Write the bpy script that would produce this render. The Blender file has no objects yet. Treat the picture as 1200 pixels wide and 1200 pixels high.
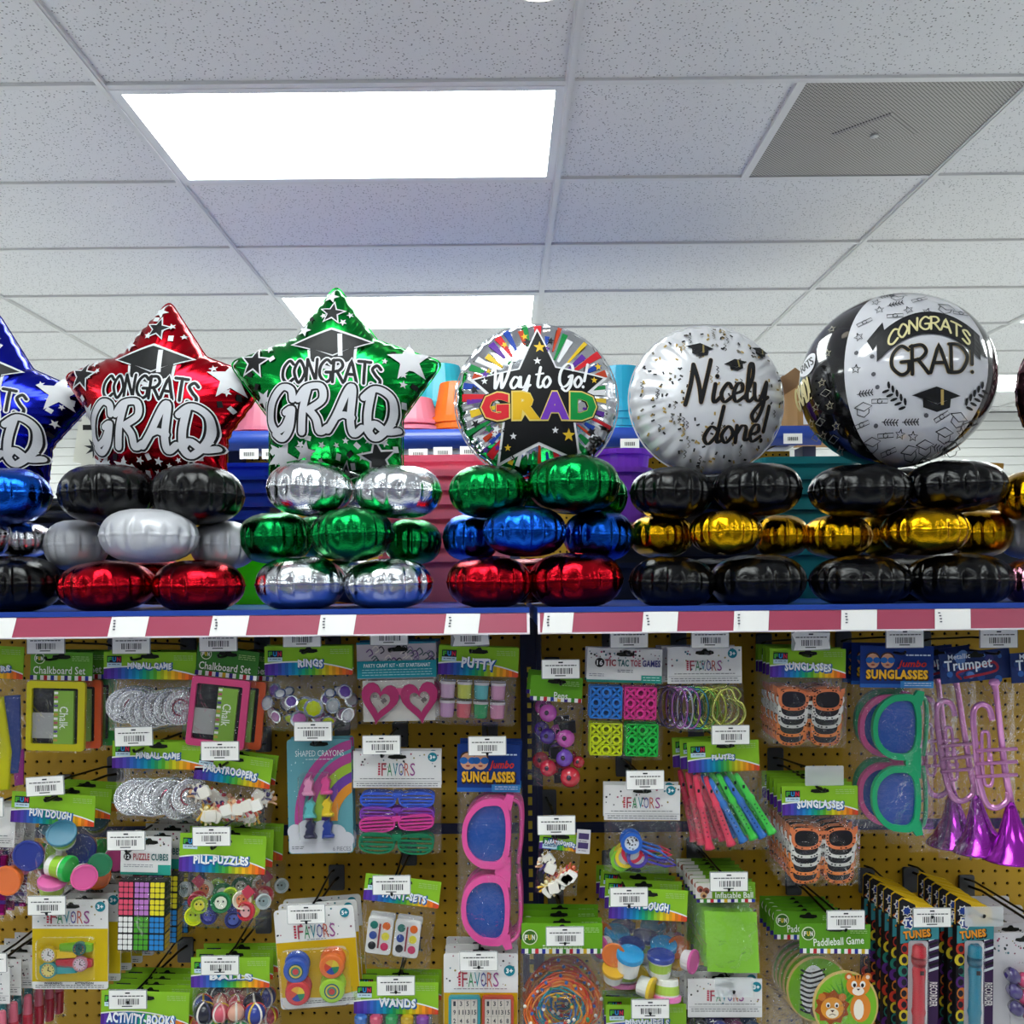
import bpy, math, random
import numpy as np
from mathutils import Vector, Matrix, noise
from mathutils.geometry import tessellate_polygon
random.seed(7)
sc = bpy.context.scene
COL = sc.collection
PI = math.pi
# ------------------------------------------------------------------ camera
F, VX, VY, ROLL, EYE = 1120.0, 590.0, 680.0, 0.0095, 1.60      # focal in px of a 1200 px frame, principal point, roll, eye height
cam = bpy.data.cameras.new('camera'); cam.sensor_width = 36; cam.lens = 36 * F / 1200
cam.shift_x = (600 - VX) / 1200; cam.shift_y = (VY - 600) / 1200
camo = bpy.data.objects.new('camera', cam); COL.objects.link(camo)
camo.matrix_world = Matrix.Translation((0, 0, EYE)) @ Matrix.Rotation(PI / 2, 4, 'X') @ Matrix.Rotation(-ROLL, 4, 'Z')
sc.camera = camo
# ------------------------------------------------------------------ world and exposure
world = bpy.data.worlds.new('store_ambient'); sc.world = world; world.use_nodes = True
bgn = world.node_tree.nodes['Background']; bgn.inputs[0].default_value = (0.93, 0.97, 1.0, 1); bgn.inputs[1].default_value = 0.40
LIGHT = 16.0                                                    # emission of the fluorescent diffusers
sc.view_settings.view_transform = 'Standard'; sc.view_settings.look = 'None'
sc.view_settings.exposure = 0.0; sc.view_settings.gamma = 1.0; sc.view_settings.use_curve_mapping = False
sc.cycles.transparent_max_bounces = 24
sc.cycles.max_bounces = 6; sc.cycles.diffuse_bounces = 3; sc.cycles.glossy_bounces = 3
sc.cycles.use_adaptive_sampling = True; sc.cycles.adaptive_threshold = 0.03
sc.cycles.caustics_reflective = False; sc.cycles.caustics_refractive = False

# ------------------------------------------------------------------ helpers
def lin(h):
    if not isinstance(h, str): return tuple(h)[:3]
    h = h.lstrip('#')
    o = []
    for i in (0, 2, 4):
        c = int(h[i:i + 2], 16) / 255
        o.append(c / 12.92 if c <= 0.04045 else ((c + 0.055) / 1.055) ** 2.4)
    return tuple(o)

def P(px, py, Y):
    """world point that stands at depth Y on the sight line of a photo pixel"""
    dx, dy = px - VX, py - VY
    return Vector(((dx - ROLL * dy) * Y / F, Y, EYE - (dy + ROLL * dx) * Y / F))

MATS = {}
def mat(name, color=None, rough=0.4, metal=0.0, attr=False, bump=0.0, bscale=40, spec=0.5, coat=0.0, vary=0.0, alpha=1.0, trans=0.0, emit=None, es=1.0, sub=0.0):
    if name in MATS: return MATS[name]
    m = bpy.data.materials.new(name); m.use_nodes = True; nt = m.node_tree; n = nt.nodes; l = nt.links
    b = n['Principled BSDF']
    b.inputs['Roughness'].default_value = rough; b.inputs['Metallic'].default_value = metal
    b.inputs['Specular IOR Level'].default_value = spec; b.inputs['Coat Weight'].default_value = coat
    src = None
    if attr:
        a = n.new('ShaderNodeAttribute'); a.attribute_name = 'Col'; src = a.outputs['Color']
    elif color is not None:
        b.inputs['Base Color'].default_value = (*lin(color), 1)
    if vary:
        tc = n.new('ShaderNodeTexCoord'); no = n.new('ShaderNodeTexNoise'); no.inputs['Scale'].default_value = 9; no.inputs['Detail'].default_value = 3
        l.new(tc.outputs['Object'], no.inputs['Vector'])
        mp = n.new('ShaderNodeMapRange'); mp.inputs['To Min'].default_value = 1 - vary; mp.inputs['To Max'].default_value = 1 + vary
        l.new(no.outputs['Fac'], mp.inputs['Value'])
        mx = n.new('ShaderNodeMix'); mx.data_type = 'RGBA'; mx.blend_type = 'MULTIPLY'; mx.inputs['Factor'].default_value = 1
        if src: l.new(src, mx.inputs['A'])
        else: mx.inputs['A'].default_value = (*lin(color), 1)
        l.new(mp.outputs['Result'], mx.inputs['B']); src = mx.outputs['Result']
    if src: l.new(src, b.inputs['Base Color'])
    if bump:
        tc = n.new('ShaderNodeTexCoord'); no = n.new('ShaderNodeTexNoise'); no.inputs['Scale'].default_value = bscale; no.inputs['Detail'].default_value = 2
        l.new(tc.outputs['Object'], no.inputs['Vector'])
        bp = n.new('ShaderNodeBump'); bp.inputs['Strength'].default_value = bump; bp.inputs['Distance'].default_value = 0.01
        l.new(no.outputs['Fac'], bp.inputs['Height']); l.new(bp.outputs['Normal'], b.inputs['Normal'])
    if alpha < 1: b.inputs['Alpha'].default_value = alpha
    if trans: b.inputs['Transmission Weight'].default_value = trans
    if emit is not None:
        b.inputs['Emission Color'].default_value = (*lin(emit), 1); b.inputs['Emission Strength'].default_value = es
    MATS[name] = m
    return m

def foil(name, color, rough=0.14, metal=1.0, bump=0.12):
    return mat('foil_' + name, color, rough, metal, bump=bump, bscale=26)

def film_mat(name, tint='ffffff', clear=0.975, rough=0.06, bump=0.8):
    """clear crinkled packing film: see-through with sharp reflections"""
    if name in MATS: return MATS[name]
    m = bpy.data.materials.new(name); m.use_nodes = True; nt = m.node_tree; n = nt.nodes; l = nt.links
    for x in list(n): n.remove(x)
    out = n.new('ShaderNodeOutputMaterial'); t = n.new('ShaderNodeBsdfTransparent'); t.inputs[0].default_value = (*lin(tint), 1)
    g = n.new('ShaderNodeBsdfGlossy'); g.inputs['Roughness'].default_value = rough; g.inputs[0].default_value = (1, 1, 1, 1)
    lw = n.new('ShaderNodeLayerWeight'); lw.inputs['Blend'].default_value = 0.20
    mp = n.new('ShaderNodeMapRange'); mp.inputs['To Min'].default_value = 1 - clear; mp.inputs['To Max'].default_value = 0.38
    tc = n.new('ShaderNodeTexCoord'); no = n.new('ShaderNodeTexNoise'); no.inputs['Scale'].default_value = 38; no.inputs['Detail'].default_value = 3; no.inputs['Distortion'].default_value = 1.2
    bp = n.new('ShaderNodeBump'); bp.inputs['Strength'].default_value = bump; bp.inputs['Distance'].default_value = 0.012
    l.new(tc.outputs['Object'], no.inputs['Vector']); l.new(no.outputs['Fac'], bp.inputs['Height'])
    l.new(bp.outputs['Normal'], g.inputs['Normal']); l.new(bp.outputs['Normal'], lw.inputs['Normal'])
    l.new(lw.outputs['Fresnel'], mp.inputs['Value'])
    mx = n.new('ShaderNodeMixShader'); l.new(mp.outputs['Result'], mx.inputs['Fac']); l.new(t.outputs[0], mx.inputs[1]); l.new(g.outputs[0], mx.inputs[2])
    l.new(mx.outputs[0], out.inputs['Surface']); MATS[name] = m
    return m

PRINT = mat('printed_card', attr=True, rough=0.5, vary=0.04, spec=0.25)
PLAST = mat('coloured_plastic', attr=True, rough=0.3, vary=0.05, coat=0.2)
CLEARP = mat('tinted_clear_plastic', attr=True, rough=0.12, alpha=0.75, coat=0.3)
METALP = mat('coloured_metallic_plastic', attr=True, rough=0.22, metal=0.9, bump=0.05)
FILM = film_mat('clear_film')
FILM2 = film_mat('clear_blister', clear=0.96, rough=0.06, bump=0.05)
WIRE = mat('black_wire', '111214', 0.35, 0.6)

# ---- outlines in (u right, v down)
def ell(cx, cy, rx, ry=None, n=20, a0=0):
    ry = rx if ry is None else ry
    return [(cx + rx * math.cos(2 * PI * i / n + a0), cy + ry * math.sin(2 * PI * i / n + a0)) for i in range(n)]
def rect(x0, y0, x1, y1): return [(x0, y0), (x1, y0), (x1, y1), (x0, y1)]
def rrect(x0, y0, x1, y1, r, n=4):
    o = []
    for (cx, cy, a) in ((x1 - r, y0 + r, -PI / 2), (x1 - r, y1 - r, 0), (x0 + r, y1 - r, PI / 2), (x0 + r, y0 + r, PI)):
        for i in range(n + 1):
            t = a + PI / 2 * i / n; o.append((cx + r * math.cos(t), cy + r * math.sin(t)))
    return o
def starp(cx, cy, R, r=None, rot=0, n=5):
    r = R * 0.42 if r is None else r
    return [(cx + (R if i % 2 == 0 else r) * math.sin(PI * i / n + rot), cy - (R if i % 2 == 0 else r) * math.cos(PI * i / n + rot)) for i in range(2 * n)]
def heart(cx, cy, w, h, n=28, rot=0):
    o = []
    for i in range(n):
        t = 2 * PI * i / n
        x = 16 * math.sin(t) ** 3 / 16 * w / 2; y = -(13 * math.cos(t) - 5 * math.cos(2 * t) - 2 * math.cos(3 * t) - math.cos(4 * t)) / 15 * h / 2
        o.append((cx + x * math.cos(rot) - y * math.sin(rot), cy + x * math.sin(rot) + y * math.cos(rot)))
    return o
def rotp(pts, cx, cy, a):
    c, s = math.cos(a), math.sin(a)
    return [(cx + (x - cx) * c - (y - cy) * s, cy + (x - cx) * s + (y - cy) * c) for x, y in pts]
def smooth(pts, k=6, closed=False):
    o = []; n = len(pts)
    rng = n if closed else n - 1
    for i in range(rng):
        if closed: p = [pts[(i + j - 1) % n] for j in range(4)]
        else: p = [pts[max(0, min(n - 1, i + j - 1))] for j in range(4)]
        for s in range(k):
            t = s / k
            o.append(tuple(0.5 * (2 * p[1][d] + (p[2][d] - p[0][d]) * t + (2 * p[0][d] - 5 * p[1][d] + 4 * p[2][d] - p[3][d]) * t * t + (3 * p[1][d] - p[0][d] - 3 * p[2][d] + p[3][d]) * t ** 3) for d in range(len(p[0]))))
    if not closed: o.append(tuple(pts[-1]))
    return o

TXT = {}
def text_geo(s, bold=0.0, shear=0.0):
    key = (s, bold, shear)
    if key not in TXT:
        cu = bpy.data.curves.new('t', 'FONT'); cu.body = s; cu.resolution_u = 2; cu.offset = bold; cu.shear = shear; cu.fill_mode = 'FRONT'
        if bold > 0: cu.space_character = 1 + bold * 2.2
        ob = bpy.data.objects.new('t', cu); COL.objects.link(ob)
        dg = bpy.context.evaluated_depsgraph_get(); me = bpy.data.meshes.new_from_object(ob.evaluated_get(dg))
        vs = [tuple(v.co) for v in me.vertices]; fs = [tuple(p.vertices) for p in me.polygons]
        bpy.data.objects.remove(ob); bpy.data.curves.remove(cu); bpy.data.meshes.remove(me)
        xs = [v[0] for v in vs]; ys = [v[1] for v in vs]
        TXT[key] = (vs, fs, min(xs), max(xs), min(ys), max(ys))
    return TXT[key]

K0 = 1.78 / F                                                  # metres per photo pixel where the packs hang
class MB:
    """collects coloured geometry; (u right, v down, w towards the aisle) in pack units around org, baked to metres"""
    def __init__(s, org=(0, 0), k=K0, warp=None, fine=None):
        s.v, s.f, s.c, s.org, s.k, s.warp, s.fine = [], [], [], org, k, warp, fine
    def put(s, vs, fs, col):
        b = len(s.v); c = lin(col)
        for (u, v, w) in vs:
            if s.warp: u, v, w = s.warp(u, v, w)
            s.v.append(((u - s.org[0]) * s.k, -w * s.k, -(v - s.org[1]) * s.k))
        for f in fs: s.f.append(tuple(i + b for i in f)); s.c.append(c)
        return s
    def flat(s, pts, w, col):
        if s.fine: return s.tris([(p[0], p[1], w) for p in pts], [tuple(t) for t in tessellate_polygon([[Vector((p[0], p[1], 0)) for p in pts]])], col)
        return s.put([(p[0], p[1], w) for p in pts], [tuple(range(len(pts)))], col)
    def tris(s, vs, fs, col):
        vs = list(vs); st = [tuple(f) for f in fs]; out = []; mid = {}
        def m(a, b):
            kx = (min(a, b), max(a, b))
            if kx not in mid: mid[kx] = len(vs); vs.append(tuple((vs[a][i] + vs[b][i]) / 2 for i in range(3)))
            return mid[kx]
        while st:
            f = st.pop()
            if len(f) > 3: st += [(f[0], f[i], f[i + 1]) for i in range(1, len(f) - 1)]; continue
            ls = [math.hypot(vs[f[i]][0] - vs[f[(i + 1) % 3]][0], vs[f[i]][1] - vs[f[(i + 1) % 3]][1]) for i in range(3)]
            i = ls.index(max(ls))
            if ls[i] > s.fine:
                a, b, c = f[i], f[(i + 1) % 3], f[(i + 2) % 3]; k = m(a, b); st += [(a, k, c), (k, b, c)]
            else: out.append(f)
        return s.put(vs, out, col)
    def prism(s, pts, w0, w1, col):
        n = len(pts)
        vs = [(p[0], p[1], w0) for p in pts] + [(p[0], p[1], w1) for p in pts]
        fs = [tuple(range(n, 2 * n)), tuple(reversed(range(n)))] + [(i, (i + 1) % n, n + (i + 1) % n, n + i) for i in range(n)]
        return s.put(vs, fs, col)
    def puff(s, pts, w0, w1, col, bev=0.8):
        """prism with a rounded front rim"""
        n = len(pts); cx = sum(p[0] for p in pts) / n; cy = sum(p[1] for p in pts) / n
        L = [(1, w0), (1, w1 - (w1 - w0) * 0.4), (0.97, w1 - (w1 - w0) * 0.12), (0.9, w1)]
        if bev != 0.8: L[-1] = (bev, w1); L[-2] = ((bev + 1) / 2 + 0.02, w1 - (w1 - w0) * 0.12)
        vs = []; fs = []
        for (q, w) in L: vs += [(cx + (p[0] - cx) * q, cy + (p[1] - cy) * q, w) for p in pts]
        for r in range(len(L) - 1): fs += [(r * n + i, r * n + (i + 1) % n, (r + 1) * n + (i + 1) % n, (r + 1) * n + i) for i in range(n)]
        fs.append(tuple(range((len(L) - 1) * n, len(L) * n))); fs.append(tuple(reversed(range(n))))
        return s.put(vs, fs, col)
    def box(s, u0, u1, v0, v1, w0, w1, col): return s.prism(rect(u0, v0, u1, v1), w0, w1, col)
    def frame(s, outer, inner, w0, w1, col):
        n = len(outer)
        vs = [(*p, w0) for p in outer] + [(*p, w1) for p in outer] + [(*p, w1) for p in inner] + [(*p, w0) for p in inner]
        fs = []
        for i in range(n):
            j = (i + 1) % n
            for r in range(4):
                q = (r + 1) % 4; fs.append((r * n + i, r * n + j, q * n + j, q * n + i))
        return s.put(vs, fs, col)
    def tube(s, path, r, col, n=6, closed=False, cap=True):
        pts = [Vector(p) for p in path]; m = len(pts); vs = []; fs = []; pn = None
        for i in range(m):
            if closed: t = pts[(i + 1) % m] - pts[i - 1]
            else: t = pts[min(i + 1, m - 1)] - pts[max(i - 1, 0)]
            if t.length < 1e-9: t = Vector((1, 0, 0))
            t.normalize()
            if pn is None: a = Vector((0, 0, 1)) if abs(t.z) < 0.9 else Vector((1, 0, 0)); pn = (a - t * a.dot(t)).normalized()
            else:
                pn = pn - t * pn.dot(t)
                pn = pn.normalized() if pn.length > 1e-6 else t.orthogonal().normalized()
            bn = t.cross(pn); rr = r[i] if isinstance(r, (list, tuple)) else r
            for j in range(n):
                q = 2 * PI * j / n; vs.append(tuple(pts[i] + pn * (rr * math.cos(q)) + bn * (rr * math.sin(q))))
        for i in range(m if closed else m - 1):
            for j in range(n):
                a, b = i * n + j, i * n + (j + 1) % n; c, d = ((i + 1) % m) * n + (j + 1) % n, ((i + 1) % m) * n + j
                fs.append((a, b, c, d))
        if cap and not closed: fs += [tuple(range(n)), tuple(range((m - 1) * n, m * n))]
        return s.put(vs, fs, col)
    def lathe(s, prof, o, axis, col, n=20, rn=None):
        """prof: (radius, distance along axis); axis in (u,v,w)"""
        ax = Vector(axis).normalized(); e1 = ax.orthogonal().normalized(); e2 = ax.cross(e1); o = Vector(o); vs = []; fs = []
        for (r, t) in prof:
            for j in range(n):
                q = 2 * PI * j / n; vs.append(tuple(o + ax * t + e1 * (r * math.cos(q)) + e2 * (r * math.sin(q))))
        m = len(prof)
        for i in range(m - 1):
            for j in range(n): fs.append((i * n + j, i * n + (j + 1) % n, (i + 1) * n + (j + 1) % n, (i + 1) * n + j))
        if prof[0][0] > 1e-6: fs.append(tuple(range(n)))
        if prof[-1][0] > 1e-6: fs.append(tuple(range((m - 1) * n, m * n)))
        return s.put(vs, fs, col)
    def ball(s, o, r, col, n=14, m=8):
        r = (r, r, r) if not isinstance(r, (tuple, list)) else r
        vs = []; fs = []
        for i in range(m + 1):
            a = PI * i / m
            for j in range(n):
                q = 2 * PI * j / n; vs.append((o[0] + r[0] * math.sin(a) * math.cos(q), o[1] - r[1] * math.cos(a), o[2] + r[2] * math.sin(a) * math.sin(q)))
        for i in range(m):
            for j in range(n): fs.append((i * n + j, i * n + (j + 1) % n, (i + 1) * n + (j + 1) % n, (i + 1) * n + j))
        return s.put(vs, fs, col)
    def sheet(s, x0, y0, x1, y1, nu, nv, wf, col):
        vs = []; fs = []
        for j in range(nv + 1):
            for i in range(nu + 1):
                u = x0 + (x1 - x0) * i / nu; v = y0 + (y1 - y0) * j / nv
                r = wf(u, v, i / nu, j / nv); vs.append(r if isinstance(r, tuple) else (u, v, r))
        for j in range(nv):
            for i in range(nu):
                a = j * (nu + 1) + i; fs.append((a, a + 1, a + nu + 2, a + nu + 1))
        if callable(col):
            for f in fs: s.put([vs[i] for i in f], [(0, 1, 2, 3)], col((sum(vs[i][0] for i in f) / 4 - x0) / (x1 - x0), (sum(vs[i][1] for i in f) / 4 - y0) / (y1 - y0)))
            return s
        return s.put(vs, fs, col)
    def stroke(s, pts, wd, w, col, thin=1.0, caps=True):
        """flat ribbon along pts; thin<1 narrows the horizontal runs like a brush"""
        n = len(pts); L = []; R = []
        for i in range(n):
            a = pts[max(i - 1, 0)]; b = pts[min(i + 1, n - 1)]; dx, dy = b[0] - a[0], b[1] - a[1]; d = math.hypot(dx, dy) or 1
            h = wd / 2 * (thin + (1 - thin) * abs(dy) / d)
            L.append((pts[i][0] - dy / d * h, pts[i][1] + dx / d * h, w)); R.append((pts[i][0] + dy / d * h, pts[i][1] - dx / d * h, w))
        s.put(L + R, [(i, i + 1, n + i + 1, n + i) for i in range(n - 1)], col)
        if caps:
            for e in (0, n - 1):
                r = math.hypot(L[e][0] - R[e][0], L[e][1] - R[e][1]) / 2
                s.put([(*p, w) for p in ell(pts[e][0], pts[e][1], r, n=10)], [tuple(range(10))], col)
        return s
    def text(s, t, x0, y0, x1, y1, w, col, bold=0.0, shear=0.0, rot=0.0, arc=None, wobble=0.0):
        """lettering fitted to a box; rot about the box centre, arc = rise of a bow"""
        vs, fs, a0, a1, b0, b1 = text_geo(t, bold, shear); cx, cy = (x0 + x1) / 2, (y0 + y1) / 2; c, sn = math.cos(rot), math.sin(rot)
        o = []
        for q in vs:
            u = x0 + (q[0] - a0) / (a1 - a0) * (x1 - x0); v = y1 - (q[1] - b0) / (b1 - b0) * (y1 - y0)
            if arc: z = (u - cx) / (x1 - x0) * 2; v += arc * (z * z)
            if wobble: v += wobble * math.sin((u - x0) * 0.55)
            du, dv = u - cx, v - cy; o.append((cx + du * c - dv * sn, cy + du * sn + dv * c, w))
        if s.fine: return s.tris(o, fs, col)
        return s.put(o, fs, col)
    def build(s, name, m, parent=None, smooth=False, loc=None):
        me = bpy.data.meshes.new(name); me.from_pydata(s.v, [], s.f)
        ca = me.color_attributes.new('Col', 'FLOAT_COLOR', 'CORNER')
        cc = np.ones((len(me.loops), 4), dtype=np.float32)
        tot = np.array([len(f) for f in s.f]); cc[:, :3] = np.repeat(np.array(s.c, dtype=np.float32), tot, axis=0)
        ca.data.foreach_set('color', cc.ravel())
        if smooth: me.polygons.foreach_set('use_smooth', [True] * len(me.polygons))
        me.materials.append(m); me.update()
        o = bpy.data.objects.new(name, me); COL.objects.link(o)
        if parent is not None: o.parent = parent
        if loc is not None: o.location = loc
        return o

def W(org=(0, 0, 0)):
    """builder in plain metres: x, y, z given as (u=x, v=-z, w=-y)"""
    return MB(k=1.0)
def wbox(m, x0, x1, y0, y1, z0, z1, col): return m.box(x0, x1, -z1, -z0, -y1, -y0, col)

def thing(name, label, cat, loc=(0, 0, 0), group=None, rot=(0, 0, 0), kind=None):
    o = bpy.data.objects.new(name, None); COL.objects.link(o); o.location = loc; o.rotation_euler = rot
    o.empty_display_size = 0.02
    return tag(o, label, cat, group, kind)
def tag(o, label=None, cat=None, group=None, kind=None):
    if label: o['label'] = label
    if cat: o['category'] = cat
    if group: o['group'] = group
    if kind: o['kind'] = kind
    return o
def kids(o): return [c for c in COL.objects if c.parent == o]
KIDS = None
def copy_tree(o, parent=None):
    c = o.copy(); COL.objects.link(c); c.parent = parent
    for ch in list(o.children): copy_tree(ch, c)
    return c
def pick(o, m):
    """give one object its own material on shared mesh data"""
    o.material_slots[0].link = 'OBJECT'; o.material_slots[0].material = m
    return o
# ------------------------------------------------------------------ ceiling
CZ = EYE + 1.30                                                # ceiling height
GX0, GY0 = 0.185, 2.497                                        # one crossing of the tile grid
TW, TD = 1.2192, 0.6096
def tile_mat():
    m = mat('fissured_acoustic_tile', 'dcdcda', 0.9, spec=0.2); nt = m.node_tree; n = nt.nodes; l = nt.links; b = n['Principled BSDF']
    tc = n.new('ShaderNodeTexCoord')
    v = n.new('ShaderNodeTexVoronoi'); v.inputs['Scale'].default_value = 105; v.inputs['Randomness'].default_value = 1.0
    n1 = n.new('ShaderNodeTexNoise'); n1.inputs['Scale'].default_value = 60; n1.inputs['Detail'].default_value = 3
    l.new(tc.outputs['Object'], v.inputs['Vector']); l.new(tc.outputs['Object'], n1.inputs['Vector'])
    r1 = n.new('ShaderNodeMapRange'); r1.inputs['From Min'].default_value = 0.17; r1.inputs['From Max'].default_value = 0.28; l.new(v.outputs['Distance'], r1.inputs['Value'])
    r2 = n.new('ShaderNodeMapRange'); r2.inputs['From Min'].default_value = 0.50; r2.inputs['From Max'].default_value = 0.60; l.new(n1.outputs['Fac'], r2.inputs['Value'])
    mx = n.new('ShaderNodeMath'); mx.operation = 'MAXIMUM'; l.new(r1.outputs[0], mx.inputs[0]); l.new(r2.outputs[0], mx.inputs[1])
    c = n.new('ShaderNodeMix'); c.data_type = 'RGBA'; c.inputs['A'].default_value = (*lin('7a7977'), 1); c.inputs['B'].default_value = (*lin('ebebea'), 1)
    l.new(mx.outputs[0], c.inputs['Factor']); l.new(c.outputs['Result'], b.inputs['Base Color'])
    bp = n.new('ShaderNodeBump'); bp.inputs['Strength'].default_value = 0.4; bp.inputs['Distance'].default_value = 0.003
    l.new(mx.outputs[0], bp.inputs['Height']); l.new(bp.outputs['Normal'], b.inputs['Normal'])
    return m
ORD = ['first', 'second', 'third', 'fourth', 'fifth', 'sixth', 'seventh', 'eighth', 'ninth', 'tenth', 'eleventh', 'twelfth']
TILE = tile_mat(); TBAR = mat('white_grid_metal', 'e4e4e2', 0.45, 0.0)
ceil = thing('ceiling', 'white suspended ceiling of speckled acoustic tiles in a metal grid', None, (0, 0, CZ), kind='structure')
LIGHT_COLS = (-4, -1, 2); LIGHT_ROWS = (-6, -3, 0, 3, 6)
proto = {}
for i in range(-4, 4):
    for j in range(-9, 9):
        x0 = GX0 + i * TW; y0 = GY0 + j * TD
        if i in LIGHT_COLS and j in LIGHT_ROWS: continue
        half = (i, j) == (0, 0)
        if half not in proto:
            w = TW / 2 if half else TW
            m = W(); wbox(m, 0.008, w - 0.008, 0.008, TD - 0.008, 0.006, 0.02, 'ffffff')
            o = m.build('ceiling_tile', TILE, ceil); proto[half] = o
        else:
            o = proto[half].copy(); COL.objects.link(o)
        o.location = (x0, y0, random.uniform(-0.0015, 0.0015))
for i in range(-4, 5):
    m = W(); wbox(m, -0.012, 0.012, GY0 - 9 * TD, GY0 + 9 * TD, -0.004, 0.012, 'ffffff'); wbox(m, -0.006, 0.006, GY0 - 9 * TD, GY0 + 9 * TD, -0.008, -0.004, 'ffffff'); m.build('main_runner', TBAR, ceil, loc=(GX0 + i * TW, 0, 0))
for j in range(-9, 10):
    m = W(); wbox(m, GX0 - 4 * TW, GX0 + 4 * TW, -0.011, 0.011, -0.003, 0.012, 'ffffff'); m.build('cross_tee', TBAR, ceil, loc=(0, GY0 + j * TD, 0))
m = W(); wbox(m, -0.012, 0.012, 0, TD, -0.004, 0.012, 'ffffff'); m.build('cross_tee', TBAR, ceil, loc=(GX0 + TW / 2, GY0, 0))

# fluorescent troffers
DIFF = mat('lit_acrylic_diffuser', 'f8fcfa', 0.4, emit='f3fbf9', es=LIGHT)
FRAME = mat('white_enamel', 'e9ebea', 0.35)
lf = None; used = {(-1, 0): 'large fluorescent ceiling light nearest, above the green star balloon', (-1, 3): 'far fluorescent ceiling light just above the green star balloon tip'}
for i in LIGHT_COLS:
    for j in LIGHT_ROWS:
        if lf is None:
            t = thing('ceiling_light', '', 'ceiling light')
            m = W(); e = 0.035
            for (a, b, c, d) in ((0.012, TW - 0.012, 0.012, e), (0.012, TW - 0.012, TD - e, TD - 0.012), (0.012, e, e, TD - e), (TW - e, TW - 0.012, e, TD - e)): wbox(m, a, b, c, d, -0.004, 0.03, 'ffffff')
            m.build('frame', FRAME, t)
            m = W(); wbox(m, e, TW - e, e, TD - e, 0.006, 0.012, 'ffffff'); m.build('diffuser', DIFF, t)
            lf = t
        else: t = copy_tree(lf)
        t.location = (GX0 + i * TW, GY0 + j * TD, CZ)
        t['label'] = used.get((i, j)) or f'fluorescent ceiling light {ORD[LIGHT_ROWS.index(j)]} along the {dict(zip(LIGHT_COLS, ("left", "middle", "right")))[i]} row'; t['group'] = 'fluorescent ceiling lights'
# perforated return-air vent
def vent_mat():
    m = mat('perforated_grey_metal', '8d8a86', 0.5, 0.3); nt = m.node_tree; n = nt.nodes; l = nt.links; b = n['Principled BSDF']
    tc = n.new('ShaderNodeTexCoord'); mp = n.new('ShaderNodeMapping'); mp.inputs['Rotation'].default_value = (0, 0, PI / 4); mp.inputs['Scale'].default_value = (120, 120, 120)
    l.new(tc.outputs['Object'], mp.inputs['Vector']); v = n.new('ShaderNodeTexVoronoi'); v.inputs['Scale'].default_value = 1; v.inputs['Randomness'].default_value = 0; v.voronoi_dimensions = '2D'
    l.new(mp.outputs[0], v.inputs['Vector'])
    r = n.new('ShaderNodeMapRange'); r.inputs['From Min'].default_value = 0.26; r.inputs['From Max'].default_value = 0.34; l.new(v.outputs['Distance'], r.inputs['Value'])
    c = n.new('ShaderNodeMix'); c.data_type = 'RGBA'; c.inputs['A'].default_value = (*lin('2c2a28'), 1); c.inputs['B'].default_value = (*lin('b4b1ac'), 1); l.new(r.outputs[0], c.inputs['Factor']); l.new(c.outputs['Result'], b.inputs['Base Color'])
    return m
t = thing('ceiling_vent', 'square grey perforated ceiling vent with a diamond centre plate', 'vent', (GX0 + TW / 2, GY0, CZ))
VENT = vent_mat(); S = TW / 2
m = W(); wbox(m, 0.014, S - 0.006, 0.014, TD - 0.014, 0.0, 0.02, 'ffffff'); m.build('perforated_plate', VENT, t)
m = W()
cxv, cyv = S / 2, TD / 2
dia = [(cxv + 0.0, cyv - 0.13), (cxv + 0.13, cyv), (cxv, cyv + 0.13), (cxv - 0.13, cyv)]
m.put([(p[0], 0.0, -p[1]) for p in dia] + [(cxv + (p[0] - cxv) * 0.9, 0.005, -(cyv + (p[1] - cyv) * 0.9)) for p in dia], [(4, 5, 6, 7)] + [(q, (q + 1) % 4, 4 + (q + 1) % 4, 4 + q) for q in range(4)], 'ffffff')
m.build('diamond_plate', VENT, t)
m = W(); m.lathe([(0.012, 0), (0.012, 0.006), (0.004, 0.009), (0, 0.009)], (cxv, 0.005, -cyv), (0, 1, 0), 'ffffff', 12); m.build('screw', mat('steel', 'b8b8b8', 0.3, 0.9), t)
# round lamp peeking in at the top edge
t = thing('dome_light', 'round glass dome lamp just cut off by the top edge', 'ceiling light', P(633, -27, 1.9) + Vector((0, 0, 0.0)))
m = W(); m.lathe([(0.0, 0.02), (0.05, 0.017), (0.075, 0.004), (0.082, -0.02)], (0, 0, 0), (0, 1, 0), 'ffffff', 24); m.build('glass_dome', mat('lit_glass_dome', 'fff8ee', 0.3, emit='fff2de', es=2.0), t, smooth=True)
m = W(); m.lathe([(0.02, -0.4), (0.02, -0.05), (0.085, -0.035), (0.09, -0.018), (0.0825, -0.018)], (0, 0, 0), (0, 1, 0), 'ffffff', 20); m.build('stem', FRAME, t, smooth=True)

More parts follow.
